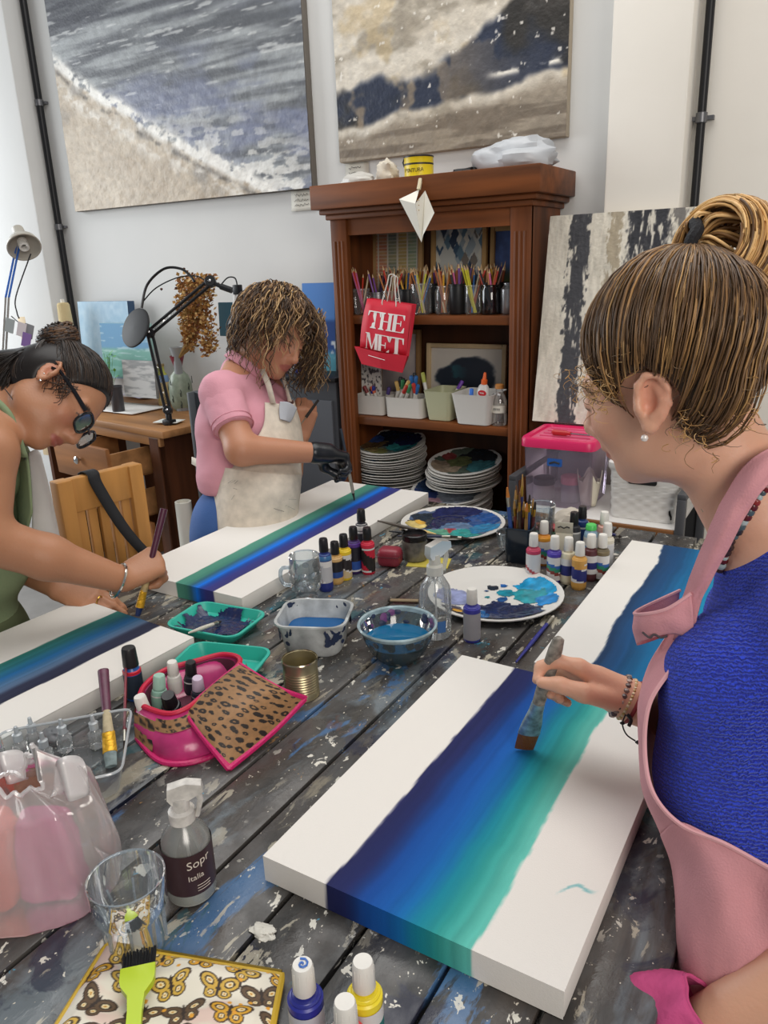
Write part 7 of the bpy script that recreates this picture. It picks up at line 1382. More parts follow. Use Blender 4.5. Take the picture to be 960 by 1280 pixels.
# trousers and shoes below the table
tr = SDF(); FL, FR = Vector((HP.x+.06, HP.y-.11, .03)), Vector((HP.x+.06, HP.y+.11, .03)); tr.ell(HP, (.165, .125, .13), tM, .05)
for s, e in ((-.085, FL), (.085, FR)): tr.chain([HP+Vector((0, s, -.06)), (HP+e)/2+Vector((-.015, 0, .02)), e+Vector((0, 0, .06))], [.085, .062, .05], .03)
jm = mat('dark denim', '2f4468', rough=.8, bump=(300, .3)); build_sdf(tr, 'trousers', jm, person, .009, org=PO)
for e in (FL, FR): s_ = SDF(); s_.cone(e+Vector((.03, 0, .012)), e+Vector((-.12, 0, .005)), .042, .033, .03); s_.cut(e+Vector((0, 0, -.03)), (0, 0, -1)); build_sdf(s_, 'shoe', mat('dark shoe leather', '2a2624', rough=.5), person, .007, org=PO)
ht_ = D(952, 1070, .80); b = MB(); b.box(ht_, (.016, .006, .012), R=rotm(.2, .3, .5)); b.build('care_tag', mat('cream tag', 'ddd6c4', rough=.8), person, org=PO)
def osk(px, py, gap=.006):
    k = np.arange(.6, 1.15, .002); v = sw(np.array([list(D(px, py, a)) for a in k])); i = np.argmax(v < gap); return D(px, py, k[i] if v.min() < gap else .80)
# pink apron
apm = mat('pink linen', 'd3949a', rough=.85, bump=(420, .25), noise=(14, .10)); TH = .0022
def sheetp(name, rows, nu=8, nv_=8, m_=apm, th=TH):
    b = MB(); G_ = patch(rows, nu, nv_); b.grid([[p+FWD*(.010*(float(fbm(np.array(i*.16+j*.10+3), np.array(j*.13-i*.05+9), 31, 3))-.5)*min(1, i/6)) for j, p in enumerate(r)] for i, r in enumerate(G_)])
    return solid(b.build(name, m_, person, org=PO, ang=0), th)
sheetp('neck_strap', [[D(1030, 540, .86), D(1036, 560, .86), D(1040, 580, .87)], [D(950, 566, .815), D(962, 580, .80), D(968, 600, .805)], [D(905, 622, .83), D(920, 632, .81), D(934, 642, .81)], [D(875, 690, .855), D(888, 694, .835), D(903, 700, .835)], [D(853, 752, .885), D(864, 752, .87), D(876, 756, .865)], [D(842, 800, .90), D(853, 800, .88), D(866, 806, .872)]])
sheetp('bib', [[D(868, 800, .868), D(852, 790, .90), D(850, 775, .98), D(850, 770, 1.06), D(856, 775, 1.12)], [D(838, 838, .86), D(818, 836, .90), D(812, 830, .98), D(816, 830, 1.06), D(830, 835, 1.12)], [D(812, 880, .86), D(801, 878, .90), D(799, 880, .98), D(802, 880, 1.06), D(826, 885, 1.12)], [D(806, 935, .858), D(800, 935, .90), D(800, 935, .98), D(808, 935, 1.06), D(832, 940, 1.12)], [D(816, 990, .838), D(806, 992, .890), D(808, 990, .98), D(818, 985, 1.06), D(840, 990, 1.12)], [D(850, 1030, .824), D(830, 1040, .878), D(828, 1045, .97), D(836, 1045, 1.05), D(850, 1040, 1.11)]])
sheetp('skirt', [[osk(1010, 1110), osk(960, 1084), osk(905, 1054), D(850, 1028, .825), D(829, 1040, .88), D(828, 1045, .97), D(842, 1045, 1.08)], [osk(1010, 1110)+Vector((0, 0, -.035)), osk(957, 1084)+Vector((0, 0, -.045)), D(900, 1110, .800), D(858, 1080, .845), D(844, 1085, .90), D(842, 1090, .98), D(850, 1090, 1.08)], [D(1016, 1240, .81), D(950, 1230, .808), D(895, 1200, .825), D(855, 1150, .855), D(846, 1150, .92), D(845, 1150, 1.0), D(855, 1150, 1.09)], [D(1016, 1330, .85), D(950, 1330, .845), D(890, 1310, .86), D(852, 1250, .89), D(844, 1250, .95), D(845, 1250, 1.02), D(856, 1250, 1.11)]], 8, 8)
sheetp('bib_fold', [[D(868, 800, .866), D(840, 792, .880), D(806, 800, .905), D(800, 806, .95), D(846, 790, 1.0)], [D(866, 770, .866), D(832, 774, .876), D(799, 784, .905), D(796, 784, .95), D(846, 765, 1.0)], [D(864, 742, .868), D(832, 762, .876), D(798, 768, .905), D(799, 762, .95), D(850, 738, 1.0)]], 8, 6)
b = MB(); b.tube(cr([D(864, 742, .867), D(832, 762, .875), D(798, 768, .904), D(799, 762, .95), D(850, 738, 1.0)], 8), .0022, 6); b.tube(cr([D(868, 800, .866), D(838, 838, .858), D(812, 880, .858), D(806, 935, .856), D(816, 990, .836), D(850, 1030, .822), osk(905, 1054, .008), osk(960, 1084, .008), osk(1010, 1110, .008)], 8), .0026, 6); b.build('apron_hem', mat('pink hem', 'd9a2a6', rough=.85), person, org=PO)
b = MB(); b.tube(cr([D(803, 790, .897), D(812, 797, .892), D(818, 793, .889), D(826, 797, .884), D(834, 795, .88)], 5), .0013, 5); b.build('embroidery', mat('grey thread', '4a4246', rough=.8), person, org=PO)
# necklace, bracelets
def onskin(px, py, gap=.004):
    k = np.arange(.6, 1.15, .002); Q = np.array([list(D(px, py, a)) for a in k]); v = np.minimum(sk(Q), sw(Q)); i = np.argmax(v < gap); return D(px, py, k[i] if v.min() < gap else .86)
rs = random.Random(9); b = MB(); P = cr([onskin(*q) for q in ((992, 572), (970, 594), (953, 616), (937, 640), (922, 664), (908, 690), (900, 712))], 8); L_ = 0
for i, p in enumerate(P):
    if i % 2 and i < 40: continue
    b.col = lin(rs.choice(['3a2a2c', '5a1f22', '8a2f2a', 'a9b8b8', '2a2a30', 'b08a5a', '4a5a60', '701f22'])); r_ = rs.uniform(.0038, .0062); b.lathe([(0, -r_), (r_*.8, -r_*.6), (r_, 0), (r_*.8, r_*.6), (0, r_)], 9, loc=p)
b.tube(P, .0012, 5); b.build('bead_necklace', VCG, person, org=PO)
b = MB(); p0, p1 = D(888, 632, .885), D(877, 638, .888); b.tube([p0, p1], .0048, 8); b.build('green_stone_pendant', mat('green aventurine', '5f9a88', rough=.25), person, org=PO)
wd_ = (RE-RWr).normalized(); w1 = wd_.orthogonal().normalized(); w2 = wd_.cross(w1)
def bracelet(t, r, name, n, rad, cols, m_=VCG):
    b = MB(); c = RWr+wd_*t
    for k in range(n): a = 2*PI*k/n; b.col = lin(cols[k % len(cols)]); p = c+w1*r*math.cos(a)+w2*r*math.sin(a); b.lathe([(0, -rad), (rad*.8, -rad*.6), (rad, 0), (rad*.8, rad*.6), (0, rad)], 8, loc=p)
    b.build(name, m_, person, org=PO)
bracelet(-.020, .0295, 'grey_bead_bracelet', 22, .0046, ['6a5a58', '8f7d74', '5a4a4a', 'b8a498']); bracelet(-.010, .030, 'gold_chain_bracelet', 40, .0026, ['c9a86a', 'e0cfa8'])
b = MB(); c = RWr+wd_*.000; b.tube([c+w1*.0305*math.cos(a)+w2*.032*math.sin(a) for a in np.linspace(0, 2*PI, 24, endpoint=False)], .0028, 6, closed=True); b.build('red_cord_bracelet', mat('red cord', '8a2a30', rough=.7), person, org=PO)
b = MB(); b.tube(cr([D(782, 893, 1.07), D(778, 905, 1.07), D(783, 918, 1.07), D(794, 926, 1.07)], 6), .0011, 5); b.tube(cr([D(784, 893, 1.07), D(789, 900, 1.068), D(786, 908, 1.068)], 5), .0028, 5)
for q in ((778, 904), (797, 928)): b.lathe([(0, -.0038), (.0038, 0), (0, .0038)], 8, loc=D(*q, 1.07))
b.build('bracelet_ties', blackm, person, org=PO)
# her wide flat brush
tip = T(655, 936, .797); e1 = D(699, 797, 1.075); dv = e1-tip; t = thing('wide_flat_brush', 'wide flat brush with paint crusted grey handle held over the banded canvas', 'paint brush', tuple(tip)); Lb = dv.length; dz_ = dv.normalized(); ux_ = (RGT-dz_*RGT.dot(dz_)).normalized(); uy_ = dz_.cross(ux_)
def sect(name, prof, m_): b = MB(); b.grid([[ux_*(w_*math.cos(a))+uy_*(t_*math.sin(a))+dz_*(s*Lb) for a in np.linspace(0, 2*PI, 20)[:-1]] for s, w_, t_ in prof], closed_u=True); b.add([ux_*(prof[-1][1]*math.cos(a))+uy_*(prof[-1][2]*math.sin(a))+dz_*(prof[-1][0]*Lb) for a in np.linspace(0, 2*PI, 20)[:-1]], [tuple(range(19))]); b.add([ux_*(prof[0][1]*math.cos(a))+uy_*(prof[0][2]*math.sin(a))+dz_*(prof[0][0]*Lb) for a in np.linspace(0, 2*PI, 20)[:-1]], [tuple(range(19))[::-1]]); return b.build(name, m_, t)
sect('bristles', [(0, .0150, .002), (.06, .0158, .004), (.165, .0165, .0052)], mat('amber brown bristle', '6e4218', rough=.5, bump=(300, .7, (1, 1, .1))))
sect('ferrule', [(.15, .0172, .0060), (.25, .0155, .0065), (.36, .0112, .0082), (.44, .0098, .0085)], mat('blue smeared ferrule', '8aa4b0', rough=.35, metal=.5, noise=(70, .7)))
sect('handle', [(.43, .0092, .0082), (.5, .0098, .0085), (.72, .0112, .0092), (.9, .0104, .008), (.985, .0082, .006), (1, .004, .004)], mat('paint crusted handle', '8f8a80', rough=.6, noise=(110, .6)))
# pink cloth in her resting hand
cl0 = LWr+(LWr-LE).normalized()*.055; t = thing('pink_cloth', 'bunched pink cloth held in her lower hand at the table edge', 'cloth', (cl0.x, cl0.y, cl0.z-.05)); co_ = Vector((cl0.x, cl0.y, cl0.z-.05)); cA, cB = D(884, 1262, .815), D(796, 1300, .86); cd_ = (cB-cA).normalized(); c1_ = (UPV-cd_*UPV.dot(cd_)).normalized(); c2_ = cd_.cross(c1_); b = MB(); P = []
for i in range(22):
    f = i/21; row = []
    for j in range(64):
        a = 2*PI*j/64; r_ = .034+.012*math.sin(PI*f)**.7+.010*f; r_ *= 1+(.06+.16*f)*math.sin(a*5+f*4+.6)+.07*math.sin(a*9-f*7)*f+.10*(fbm(np.array(math.cos(a)*2+8), np.array(math.sin(a)*2+f*5+8), 5)-.5)*2
        p = cA.lerp(cB, f*(1+.10*math.sin(a*3+1)))+c1_*(r_*math.cos(a)*(1.0 if math.cos(a) > 0 else 1.1))+c2_*(r_*.8*math.sin(a)); row.append(p)
    P.append(row)
b.grid(P, closed_u=True); solid(b.build('cloth', mat('raspberry cloth', 'c04a7e', rough=.85, bump=(90, .5)), t, org=co_, ang=0), .003)
b = MB(); b.tube(P[-1], .0022, 5, closed=True); b.tube(P[0], .0022, 5, closed=True); b.build('cloth_hem', mat('raspberry cloth', 'c04a7e'), t, org=co_)
# ---------------------------------------------------------------- woman in the pink polo shirt
Fp = RGT*.74-UPV*.50-FWD*.42; fp_ = Fr(D(343, 418, 2.42), Fp, UPV+RGT*.18, 1.04)
NB = D(303, 466, 2.44); RS, LS = D(276, 492, 2.31), D(335, 488, 2.58); CH = D(302, 535, 2.45); BE = D(302, 592, 2.45); HP = D(298, 650, 2.47)
RE, RWr = D(302, 562, 2.24), D(398, 566, 2.33); LE, LWr = D(362, 590, 2.68), D(376, 545, 2.56)
pM = np.array([[0, 1, 0], [-1, 0, 0], [0, 0, 1]], float)     # right = -Y, forward = +X
person = thing('person', 'woman with curly hair in pink polo shirt and cream apron painting at back', 'person', (HP.x, HP.y, 0)); PO = Vector((HP.x, HP.y, 0))
sk = SDF(); head(sk, fp_, False); sk.cone(fp_(0, -.025, -.04), NB, .050, .055, .03); sk.cone(NB, RS, .05, .05, .03); sk.cone(NB, LS, .05, .05, .03); sk.ell(CH, (.15, .10, .16), pM, .04); sk.ell(BE, (.14, .10, .13), pM, .04); sk.ell(HP, (.15, .11, .12), pM, .04)
sk.chain([RS, RE, RWr], [.052, .046, .029], .02); sk.chain([LS, LE, LWr], [.048, .042, .028], .02)
fl = Fr(LWr, (D(384, 512, 2.52)-LWr), -FWD+RGT*.3); grip_hand(sk, fl, 1.0, (1.15, 1.2, 1.2, 1.2), 1)
build_sdf(sk, 'body', skin_mat('skin tan'), person, .0048, face_col(fp_, (188, 132, 102), brow=(84, 60, 44)), org=PO)
# black glove
gl = SDF(); fg = Fr(RWr, D(445, 574, 2.42)-RWr, UPV-RGT*.2); gl.cone(RWr+(RE-RWr).normalized()*.012, RWr+(RWr-RE).normalized()*.03, .034, .031, .01); grip_hand(gl, fg, 1.12, (1.0, 1.1, 1.15, 1.2), 1, thumb=[(-.020, .022, -.012), (-.038, .048, -.034), (-.024, .078, -.050), (-.008, .096, -.054)]); build_sdf(gl, 'glove', mat('black nitrile', '1a1c22', rough=.3), person, .004, org=PO)
po = SDF(); po.ell(CH, (.168, .118, .17), pM, .05); po.ell(BE, (.158, .120, .13), pM, .05); po.ell(D(334, 532, 2.40), (.07, .065, .07), pM, .05); po.ell(D(346, 530, 2.52), (.07, .065, .07), pM, .05); po.cone(NB+Vector((0, 0, -.03)), RS, .06, .062, .03); po.cone(NB+Vector((0, 0, -.03)), LS, .06, .06, .03); po.chain([RS, RS.lerp(RE, .25)], [.062, .060], .02); po.chain([LS, LS.lerp(LE, .6)], [.062, .060], .02); po.cone(NB+Vector((-.005, 0, -.01)), NB.lerp(Vector(fp_(0, -.02, -.05)), .35), .066, .064, .02)
po.cut(NB.lerp(Vector(fp_(0, -.02, -.05)), .36), Vector(fp_(0, -.025, -.04))-NB); sl = (RE-RS).normalized(); c_ = RS.lerp(RE, .64)
hz_ = D(260, 612, 2.45).z; po.field(lambda P: hz_-P[:, 2]+.012*np.sin(P[:, 1]*20), .006)
pkm = mat('pink pique cotton', 'd99aa8', rough=.8, bump=(260, .2)); po.wrinkle(.006, (12, 12, 16), 8); build_sdf(po, 'polo_shirt', pkm, person, .006, org=PO, smooth=2)
sv = SDF(); sv.cone(RS, RS.lerp(RE, .72), .0625, .0605); sv.cut(c_, sl); sv.wrinkle(.003, (30, 30, 30), 5); build_sdf(sv, 'sleeve', pkm, person, .005, org=PO, smooth=2)
b = MB(); s1 = sl.orthogonal().normalized(); s2 = sl.cross(s1)
for t_ in (-.004, -.022): b.tube([c_+sl*t_+(s1*math.cos(a)+s2*math.sin(a))*.0612 for a in np.linspace(0, 2*PI, 30, endpoint=False)], .0022, 5, closed=True)
b.build('sleeve_cuff', mat('pink rib knit', 'd4909f', rough=.8), person, org=PO)
nd_ = (Vector(fp_(0, -.025, -.04))-NB).normalized(); n1, n2 = nd_.orthogonal().normalized(), nd_.cross(nd_.orthogonal().normalized()); b = MB(); b.grid([[NB+nd_*h+(n1*math.cos(a)+n2*math.sin(a))*r for a in np.linspace(0, 2*PI, 26)[:-1]] for h, r in ((.012, .076), (.034, .070), (.040, .066), (.030, .070))], closed_u=True); solid(b.build('collar', pkm, person, org=PO), .002)
tr = SDF(); tr.ell(HP, (.172, .125, .14), pM, .05)
for s in (-.09, .09): e = Vector((HP.x-.02, HP.y+s, .05)); tr.chain([HP+Vector((0, s, -.05)), (HP+e)/2+Vector((.02, s*.3, 0)), e+Vector((0, 0, .05))], [.092, .066, .052], .03); s_ = SDF(); s_.cone(e+Vector((-.03, 0, -.008)), e+Vector((.12, 0, -.015)), .042, .033, .03); s_.cut(Vector((0, 0, .002)), (0, 0, -1)); build_sdf(s_, 'shoe', mat('white trainer', 'c9c6c0', rough=.6), person, .008, org=PO)
build_sdf(tr, 'jeans', mat('blue denim', '3a5f9c', rough=.8, bump=(300, .3)), person, .009, org=PO)
crm_ = mat('cream canvas apron', 'd8cdbd', rough=.85, bump=(300, .2), noise=(40, .16))
def sheetq(name, rows, m_=crm_, nu=7, nv_=7): b = MB(); b.grid(patch(rows, nu, nv_)); return solid(b.build(name, m_, person, org=PO, ang=0), .003)
sheetq('apron_bib', [[D(331, 503, 2.335), D(350, 505, 2.355), D(366, 505, 2.42), D(366, 500, 2.52), D(352, 498, 2.60)], [D(328, 535, 2.305), D(354, 538, 2.325), D(374, 538, 2.42), D(374, 530, 2.54), D(356, 525, 2.63)], [D(303, 565, 2.285), D(345, 566, 2.30), D(376, 562, 2.40), D(374, 560, 2.54), D(354, 555, 2.64)], [D(255, 584, 2.38), D(300, 590, 2.285), D(352, 594, 2.29), D(377, 594, 2.41), D(350, 590, 2.6)]])
sheetq('apron_skirt', [[D(250, 580, 2.42), D(292, 586, 2.285), D(352, 592, 2.29), D(377, 592, 2.41), D(350, 590, 2.6)], [D(258, 600, 2.42), D(286, 612, 2.275), D(346, 616, 2.265), D(375, 616, 2.39), D(352, 610, 2.6)], [D(262, 645, 2.42), D(280, 655, 2.28), D(330, 658, 2.265), D(372, 650, 2.37), D(352, 640, 2.6)], [D(268, 720, 2.46), D(278, 730, 2.32), D(330, 735, 2.30), D(372, 730, 2.40), D(356, 720, 2.6)]])
for Q_ in ([[D(324, 462, 2.37), D(331, 461, 2.365)], [D(332, 482, 2.345), D(339, 480, 2.345)], [D(338, 504, 2.33), D(345, 504, 2.335)]], [[D(240, 571, 2.47), D(240, 580, 2.47)], [D(254, 577, 2.40), D(254, 588, 2.40)], [D(276, 584, 2.315), D(276, 596, 2.315)]], [[D(350, 466, 2.5), D(355, 466, 2.5)], [D(356, 485, 2.5), D(360, 485, 2.5)], [D(360, 502, 2.48), D(365, 502, 2.48)]]): b = MB(); b.grid(Q_); solid(b.build('apron_strap', crm_, person, org=PO), .003)
sheetq('apron_flap', [[D(350, 502, 2.33), D(361, 503, 2.35), D(371, 510, 2.38)], [D(349, 514, 2.325), D(358, 518, 2.34), D(366, 522, 2.37)], [D(350, 524, 2.322), D(357, 526, 2.335), D(362, 528, 2.36)]], mat('pale blue patch', 'b8bcc4', rough=.8))
b = MB(); rs = random.Random(4)
for i in range(26): px, py = rs.uniform(290, 365), rs.uniform(598, 640); p = D(px, py, 2.262+.0*px); q = D(px+rs.uniform(-10, 14), py+rs.uniform(-2, 6), 2.262); b.tube([p, p.lerp(q, .5), q], rs.uniform(.0008, .002), 5, flat=.3)
b.build('paint_marks', mat('grey paint marks', '77726c', rough=.8), person, org=PO)
# curly hair
rs = random.Random(21); hp = [(84, 62, 42), (112, 84, 58), (62, 46, 32), (142, 112, 76), (168, 138, 98), (70, 52, 40), (54, 40, 30)]
hc = SDF(); hc.ell(fp_(0, -.025, .045), (.092, .108, .095), fp_.M, .02); hc.ell(fp_(0, -.09, -.02), (.085, .06, .09), fp_.M, .04)
def hl(P): q = fp_.loc(P); return np.where(q[:, 2] < .07, q[:, 1]-(.045+.45*np.clip(q[:, 2], -.1, .07)*1.0), q[:, 1]-.085)
hc.field(hl, .01); build_sdf(hc, 'hair', hairm, person, .006, lambda P: np.tile(nv((58, 42, 30)), (len(P), 1)), org=PO)
S_ = []
for i in range(1500):
    th = rs.uniform(0, 2*PI); u_ = rs.random(); d = nv((rs.gauss(0, 1), rs.gauss(-.25, 1), rs.gauss(.55, .8))); d /= np.linalg.norm(d)
    if d[1] > .62 and d[2] < .45: continue
    p = nv((0, -.025, .045))+d*nv((.094, .110, .097)); side = math.copysign(1, d[0]) if abs(d[0]) > .1 else rs.choice([-1, 1]); L = rs.uniform(.07, .17); nn_ = 16; pts = []; ph = rs.uniform(0, 6.3); rr = rs.uniform(.006, .011); tw = rs.uniform(9, 15); fw = rs.uniform(-.2, .3) if d[1] < .3 else rs.uniform(0, .5)
    g = fp_.M.T @ nv((0, 0, -1.0)); g = g/np.linalg.norm(g); vel = d*.8+nv((side*.3, fw*.5, 0)); pos = p.copy()
    for k in range(nn_):
        s = k/(nn_-1); vel = vel*.80+g*.30+nv((side*.05, 0, 0)); vv_ = vel/np.linalg.norm(vel); pos = pos+vv_*L/(nn_-1); q = pos.copy(); e = nv((q[0]/.092, (q[1]+.025)/.104, (q[2]-.03)/.12)); ne = np.linalg.norm(e)
        if ne < 1: pos = nv((0, -.025, .03))+(q-nv((0, -.025, .03)))/ne*1.02; 
        a1 = nv((vv_[1], -vv_[0], .01)); a1 /= np.linalg.norm(a1); a2 = np.cross(vv_, a1); pts.append(fp_.v(*(pos+(a1*math.cos(ph+tw*s)+a2*math.sin(ph+tw*s))*rr*min(1, s*3))))
    lc = fp_.loc(nv(pts[-1])[None])[0]
    if lc[1] > .07 and abs(lc[0]) < .05 and lc[2] < .02: continue
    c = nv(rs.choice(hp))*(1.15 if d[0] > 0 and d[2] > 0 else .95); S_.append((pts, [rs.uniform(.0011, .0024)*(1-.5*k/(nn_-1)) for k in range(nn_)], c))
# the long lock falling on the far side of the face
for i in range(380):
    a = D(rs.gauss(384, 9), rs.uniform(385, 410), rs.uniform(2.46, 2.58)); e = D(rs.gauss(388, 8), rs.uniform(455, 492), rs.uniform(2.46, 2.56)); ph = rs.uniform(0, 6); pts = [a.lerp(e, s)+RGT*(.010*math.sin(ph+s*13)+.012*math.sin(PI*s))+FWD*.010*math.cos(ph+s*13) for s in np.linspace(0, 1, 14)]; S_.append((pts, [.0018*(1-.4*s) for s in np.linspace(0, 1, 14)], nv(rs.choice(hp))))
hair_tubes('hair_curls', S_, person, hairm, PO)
tip = T(443, 625, .797); e1 = D(426, 536, 2.42); stick(tip, e1, None, 'thin_brush', 'thin clear handled brush in the black gloved hand', 'paint brush', [('bristles', 0, .1, .002, .0045, dkbr, 1), ('ferrule', .1, .38, .0055, .006, fer, 1), ('handle', .37, 1, .006, .0045, handle('26303e'), 1)])
b0 = D(392, 542, 2.5); stick(D(372, 536, 2.5), D(398, 500, 2.5), None, 'metal_scraper', 'dark slim tool in her raised bare hand', 'tool', [('blade', 0, .4, .003, .004, fer, .4), ('handle', .4, 1, .005, .004, dkbr, 1)])
# ---------------------------------------------------------------- woman with glasses on the left
Fl = RGT*.66-UPV*.72-FWD*.20; fl_ = Fr(D(74, 497, 1.68), Fl, UPV*.60+RGT*.74+FWD*.55, .97)
NB = D(-6, 520, 1.68); RS, LS = D(-14, 566, 1.52), D(-10, 560, 1.84); CH = D(-52, 610, 1.70); BE = D(-48, 710, 1.72); HP = D(-60, 805, 1.76)
RE, RWr = D(-22, 672, 1.50), D(150, 724, 1.66); LE, LWr = D(-8, 690, 1.90), D(70, 734, 1.80)
person = thing('person', 'woman with glasses and dark hair bun in green top painting at left', 'person', (HP.x, HP.y, 0)); PO = Vector((HP.x, HP.y, 0))
aM = np.array(rotm(0, math.radians(38), 0)) @ pM
sk = SDF(); head(sk, fl_); sk.cone(fl_(0, -.025, -.04), NB, .050, .055, .03); sk.cone(NB, RS, .055, .052, .03); sk.cone(NB, LS, .055, .05, .03); sk.ell(CH, (.155, .105, .17), aM, .04); sk.ell(BE, (.145, .105, .14), aM, .04); sk.ell(HP, (.16, .12, .12), pM, .04)
sk.chain([RS, RE, RE.lerp(RWr, .45), RWr], [.053, .050, .045, .029], .02); sk.chain([LS, LE, LWr], [.05, .043, .026], .02)
# painting hand seen from the back, fingers folded round the brush
fr = Fr(RWr, D(196, 700, 1.71)-RWr, (-FWD*.82+UPV*.55)); grip_hand(sk, fr, 1.02, (1.35, 1.4, 1.4, 1.35), 1, thumb=[(-.018, .02, -.014), (-.022, .046, -.036), (-.010, .068, -.046), (.004, .082, -.048)])
ff = Fr(LWr, D(128, 752, 1.79)-LWr, (UPV*.8-FWD*.6)); grip_hand(sk, ff, .95, (.35, .3, .35, .45), 1, thumb=[(-.018, .02, -.008), (-.036, .045, -.012), (-.044, .07, -.014), (-.046, .09, -.012)])
build_sdf(sk, 'body', skin_mat('skin olive'), person, .0040, face_col(fl_, (176, 124, 92), lip=(160, 84, 74), brow=(44, 32, 26)), org=PO)
hc = SDF(); hc.ell(fl_(0, -.022, .036), (.081, .100, .090), fl_.M, .01); hc.ell(fl_(0, -.065, -.01), (.068, .05, .07), fl_.M, .03)
def hl2(P):
    q = fl_.loc(P); x, y, z = np.abs(q[:, 0]), q[:, 1], q[:, 2]; fr_ = np.where(z > .065, y-.052-.3*(z-.065), y-(.052-.55*np.clip(.065-z, 0, .2))); nape = -(z+.07+.5*(y+.06)); ec = .032-np.hypot(y+.006, z+.008)-5*np.clip(.055-x, 0, 1); return np.maximum(np.maximum(fr_, nape), ec)
hc.field(hl2, .008); hc.cone(fl_(0, -.065, .01), D(-14, 468, 1.70), .066, .050, .03); build_sdf(hc, 'hair', hairm, person, .005, lambda P: np.tile(nv((26, 20, 18)), (len(P), 1)), org=PO)
ELLS = [((0, -.022, .036), (.081, .100, .090)), ((0, -.065, -.01), (.070, .052, .072))]; bunc = D(72, 424, 1.70); tl = fl_.loc(nv(bunc)[None])[0]; td = tl/np.linalg.norm(tl); tl = td*(cap_r(td)+.008); fh = fl_; S_ = []; rs = random.Random(5); hairline = hl2; ELLS = [((0, -.022, .036), (.081, .100, .090)), ((0, -.065, -.01), (.070, .052, .072))]
for i in range(1300):
    for _ in range(60):
        d = nv((rs.gauss(0, 1), rs.gauss(0, 1), rs.gauss(0, 1))); d /= np.linalg.norm(d); v_ = hl2(nv(fl_(*(d*cap_r(d))))[None])[0]
        if (-.018 < v_ < .001 if i % 3 else v_ < -.008) and d[2] > -.7: break
    strand(d, rs.uniform(.0, .004), rs.uniform(.0006, .0012), nv(rs.choice([(24, 18, 17), (34, 26, 22), (46, 34, 26), (58, 42, 30)])), wob=.002)
for i in range(34):
    p = nv(rs.choice([(.076, .01, .012), (.072, .035, .02)]))+nv((0, rs.gauss(0, .008), rs.gauss(0, .006))); L = rs.uniform(.02, .06); S_.append(([fl_.v(*(p+nv((.006*math.sin(t*4), .012*math.sin(t*5+i), -L*t)))) for t in np.linspace(0, 1, 9)], [.0007]*9, nv((48, 34, 26))))
for i in range(420):
    a = D(rs.uniform(-22, 12), rs.uniform(446, 492), 1.70-.075+.03*rs.random()); e = bunc+Vector((rs.gauss(0, .012), rs.gauss(0, .012), -.03)); mdl = fl_.v(*(lambda d: d/np.linalg.norm(d)*(cap_r(d/np.linalg.norm(d))+.006))(fl_.loc(nv(a.lerp(e, .55))[None])[0])); S_.append((cr([a, a.lerp(mdl, .5)-FWD*.012, mdl, e], 5), [rs.uniform(.0007, .0014)]*16, nv(rs.choice([(24, 18, 17), (34, 26, 22), (46, 34, 26)]))))
hair_tubes('hair_strands', S_, person, hairm, PO); S_ = []
bd1 = (RGT*.9-FWD*.3).normalized(); bd2 = (FWD*.9+RGT*.3).normalized(); bd3 = UPV
for i in range(330):
    a0 = rs.uniform(0, 6.3); z = rs.uniform(-1, 1); r_ = math.sqrt(1-z*z*.8); sp = rs.uniform(1, 3); ti = rs.uniform(-.5, .5)
    S_.append(([bunc+(bd1*.043*math.cos(a)*r_+bd2*.038*math.sin(a)*r_+bd3*(.032*z+.010*math.sin(a+ti)))*rs.uniform(.92, 1.06) for a in np.linspace(a0, a0+sp, 12)], [rs.uniform(.002, .0038)]*12, nv(rs.choice([(38, 26, 20), (58, 40, 28), (78, 54, 36), (96, 68, 44), (28, 20, 18)]))))
hair_tubes('hair_bun', S_, person, hairm, PO)
bs = SDF(); bs.ell(bunc, (.038, .034, .032), None, .01); build_sdf(bs, 'bun_core', hairm, person, .006, lambda P: np.tile(nv((40, 28, 22)), (len(P), 1)), org=PO)
b = MB(); gb = mat('black acetate', '131318', rough=.2)
for s in (-1, 1): L_ = [fl_.v(s*.034+x, .108-.10*abs(s*.034+x)**1.5*3, -.004+y) for x, y in rrect(.054, .044, .018, 5)]; b.tube(L_, .0030, 7, closed=True); b.tube([fl_.v(s*.060, .098, .008), fl_.v(s*.0755, .06, .010), fl_.v(s*.0835, -.004, .014), fl_.v(s*.083, -.02, .004)], [.0042, .0036, .0026, .0024], 7, flat=1.5)
b.tube([fl_.v(-.009, .112, .002), fl_.v(.009, .112, .002)], .0026, 6); gs = b.build('glasses', gb, person, org=PO)
b = MB()
for s in (-1, 1): b.add([fl_.v(s*.034+x, .107-.10*abs(s*.034+x)**1.5*3, -.004+y) for x, y in rrect(.053, .043, .018, 5)], [tuple(range(24))])
b.build('lenses', glassy('spectacle lens', 'f0f4f8', op=.05, rough=.02, refl=.35), person, smooth=False, org=PO)
b = MB()
for dx, dz, r_ in ((.0, -.034, .0035), (-.006, -.026, .002), (-.012, -.018, .002)): b.lathe([(0, -r_), (r_, 0), (0, r_)], 8, loc=fl_.v(.0868, dx, dz))
b.build('ear_studs', knm, person, org=PO)
gt = mat('sage green jersey', '7f8f6c', rough=.85, bump=(200, .2)); tp_ = SDF(); tp_.ell(CH, (.166, .116, .18), aM, .05); tp_.ell(BE, (.158, .118, .15), aM, .05); tp_.ell(D(-20, 600, 1.62), (.07, .065, .07), aM, .04); tp_.ell(D(-14, 600, 1.78), (.07, .065, .07), aM, .04); tp_.ell(HP, (.172, .13, .12), pM, .05)
tp_.cut(CH+Vector((.05, 0, .10)), Vector((.45, 0, 1)), .01); build_sdf(tp_, 'green_top', gt, person, .007, org=PO, smooth=2)
b = MB()
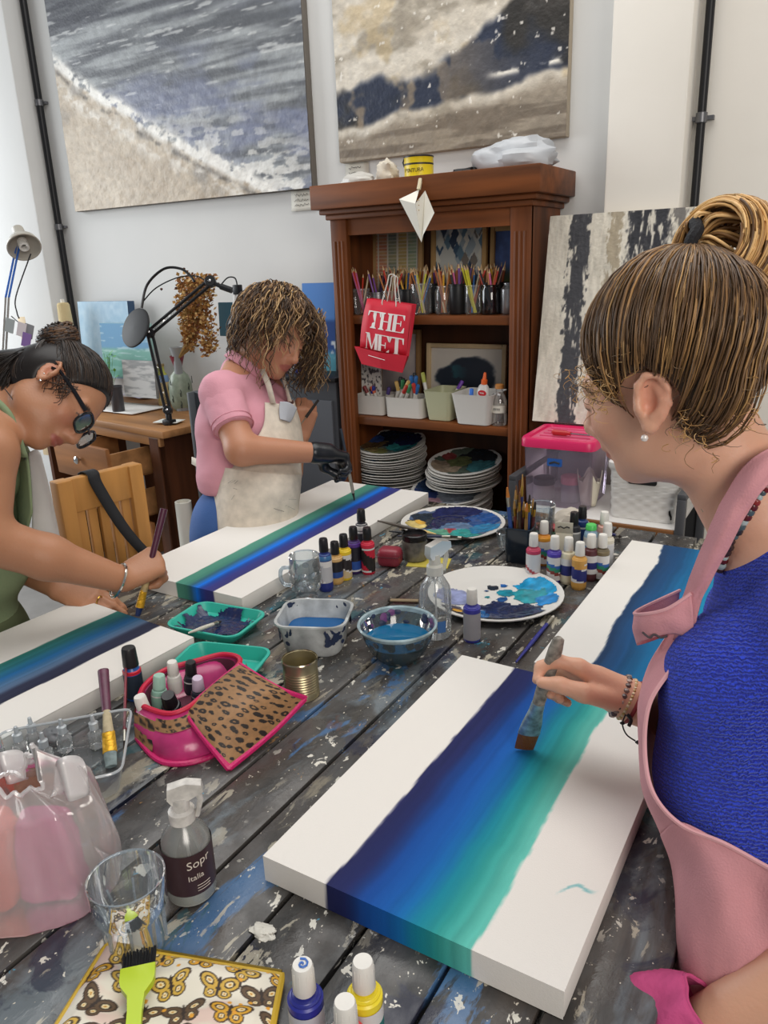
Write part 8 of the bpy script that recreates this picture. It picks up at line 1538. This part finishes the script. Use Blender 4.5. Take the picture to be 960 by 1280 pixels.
for k, (pa, pb, pc) in enumerate([((-8, 497, 1.60), (12, 520, 1.585), (30, 572, 1.60)), ((-10, 500, 1.8), (8, 530, 1.78), (24, 572, 1.76))]): P = cr([D(*pa), D(*pb), D(*pc)], 6); b.grid([[p-RGT*.009, p+RGT*.009] for p in P])
solid(b.build('shoulder_strap', gt, person, org=PO), .003)
b = MB(); b.grid(patch([[D(14, 500, 1.62), D(34, 570, 1.62), D(40, 640, 1.63)], [D(2, 520, 1.68), D(20, 600, 1.68), D(30, 680, 1.68)], [D(10, 540, 1.8), D(18, 610, 1.8), D(28, 690, 1.8)]], 6, 6)) ; solid(b.build('top_front', gt, person, org=PO), .004)
b = MB(); b.tube(cr([D(6, 486, 1.60), D(22, 510, 1.59), D(30, 545, 1.60), D(31, 575, 1.61)], 6), .0011, 5); b.build('thin_necklace', mat('dark cord', '3a3434', rough=.7), person, org=PO)
b = MB(); b.grid(patch([[D(36, 566, 1.72), D(44, 562, 1.76), D(50, 566, 1.84)], [D(40, 620, 1.72), D(58, 622, 1.76), D(64, 622, 1.84)], [D(40, 690, 1.72), D(72, 690, 1.76), D(78, 690, 1.84)]], 6, 6)); solid(b.build('apron_front', mat('grey white apron', 'c9c6c2', rough=.85, bump=(60, .3)), person, org=PO), .003)
tr = SDF(); tr.ell(HP, (.175, .13, .14), pM, .05)
for s in (-.09, .09): e = Vector((HP.x-.02, HP.y+s, .05)); tr.chain([HP+Vector((0, s, -.05)), (HP+e)/2+Vector((.02, s*.3, 0)), e+Vector((0, 0, .05))], [.092, .066, .052], .03); s_ = SDF(); s_.cone(e+Vector((-.03, 0, -.008)), e+Vector((.12, 0, -.015)), .042, .033, .03); s_.cut(Vector((0, 0, .002)), (0, 0, -1)); build_sdf(s_, 'shoe', mat('dark shoe leather', '2a2624'), person, .008, org=PO)
build_sdf(tr, 'trousers', mat('olive trousers', '5c6648', rough=.85), person, .009, org=PO)
wd_ = (RE-RWr).normalized(); w1 = wd_.orthogonal().normalized(); w2 = wd_.cross(w1); b = MB(); c = RWr+wd_*.004
b.tube([c+w1*.037*math.cos(a)+w2*.037*math.sin(a)-UPV*.004 for a in np.linspace(0, 2*PI, 32, endpoint=False)], .0032, 8, closed=True); b.build('silver_bangle', mat('silver', 'd8d4cc', rough=.15, metal=1), person, org=PO)
b = MB(); rf = ff.v(.004, .112, .004); b.tube([rf+ff.X*.0115*math.cos(a)+ff.Z*.0115*math.sin(a) for a in np.linspace(0, 2*PI, 18, endpoint=False)], .0018, 6, closed=True); b.build('gold_ring', mat('gold', 'c9a04a', rough=.2, metal=1), person, org=PO)
tip = T(172, 770, .797); e1 = D(205, 636, 1.70); stick(tip, e1, None, 'round_paint_brush', 'brush with yellow gold ferrule and purple handle in hand of woman with glasses', 'paint brush', [('bristles', 0, .09, .006, .0095, mat('navy wet bristle', '1f2f5a', rough=.4), .7), ('ferrule', .08, .24, .0105, .0085, mat('yellow gold ferrule', 'd9a52a'), .8), ('neck', .23, .5, .008, .0065, mat('cream paint flecked neck', 'b8a070', rough=.6, noise=(60, .4)), 1), ('handle', .5, 1, .0065, .0082, handle('4e2036'), 1)])
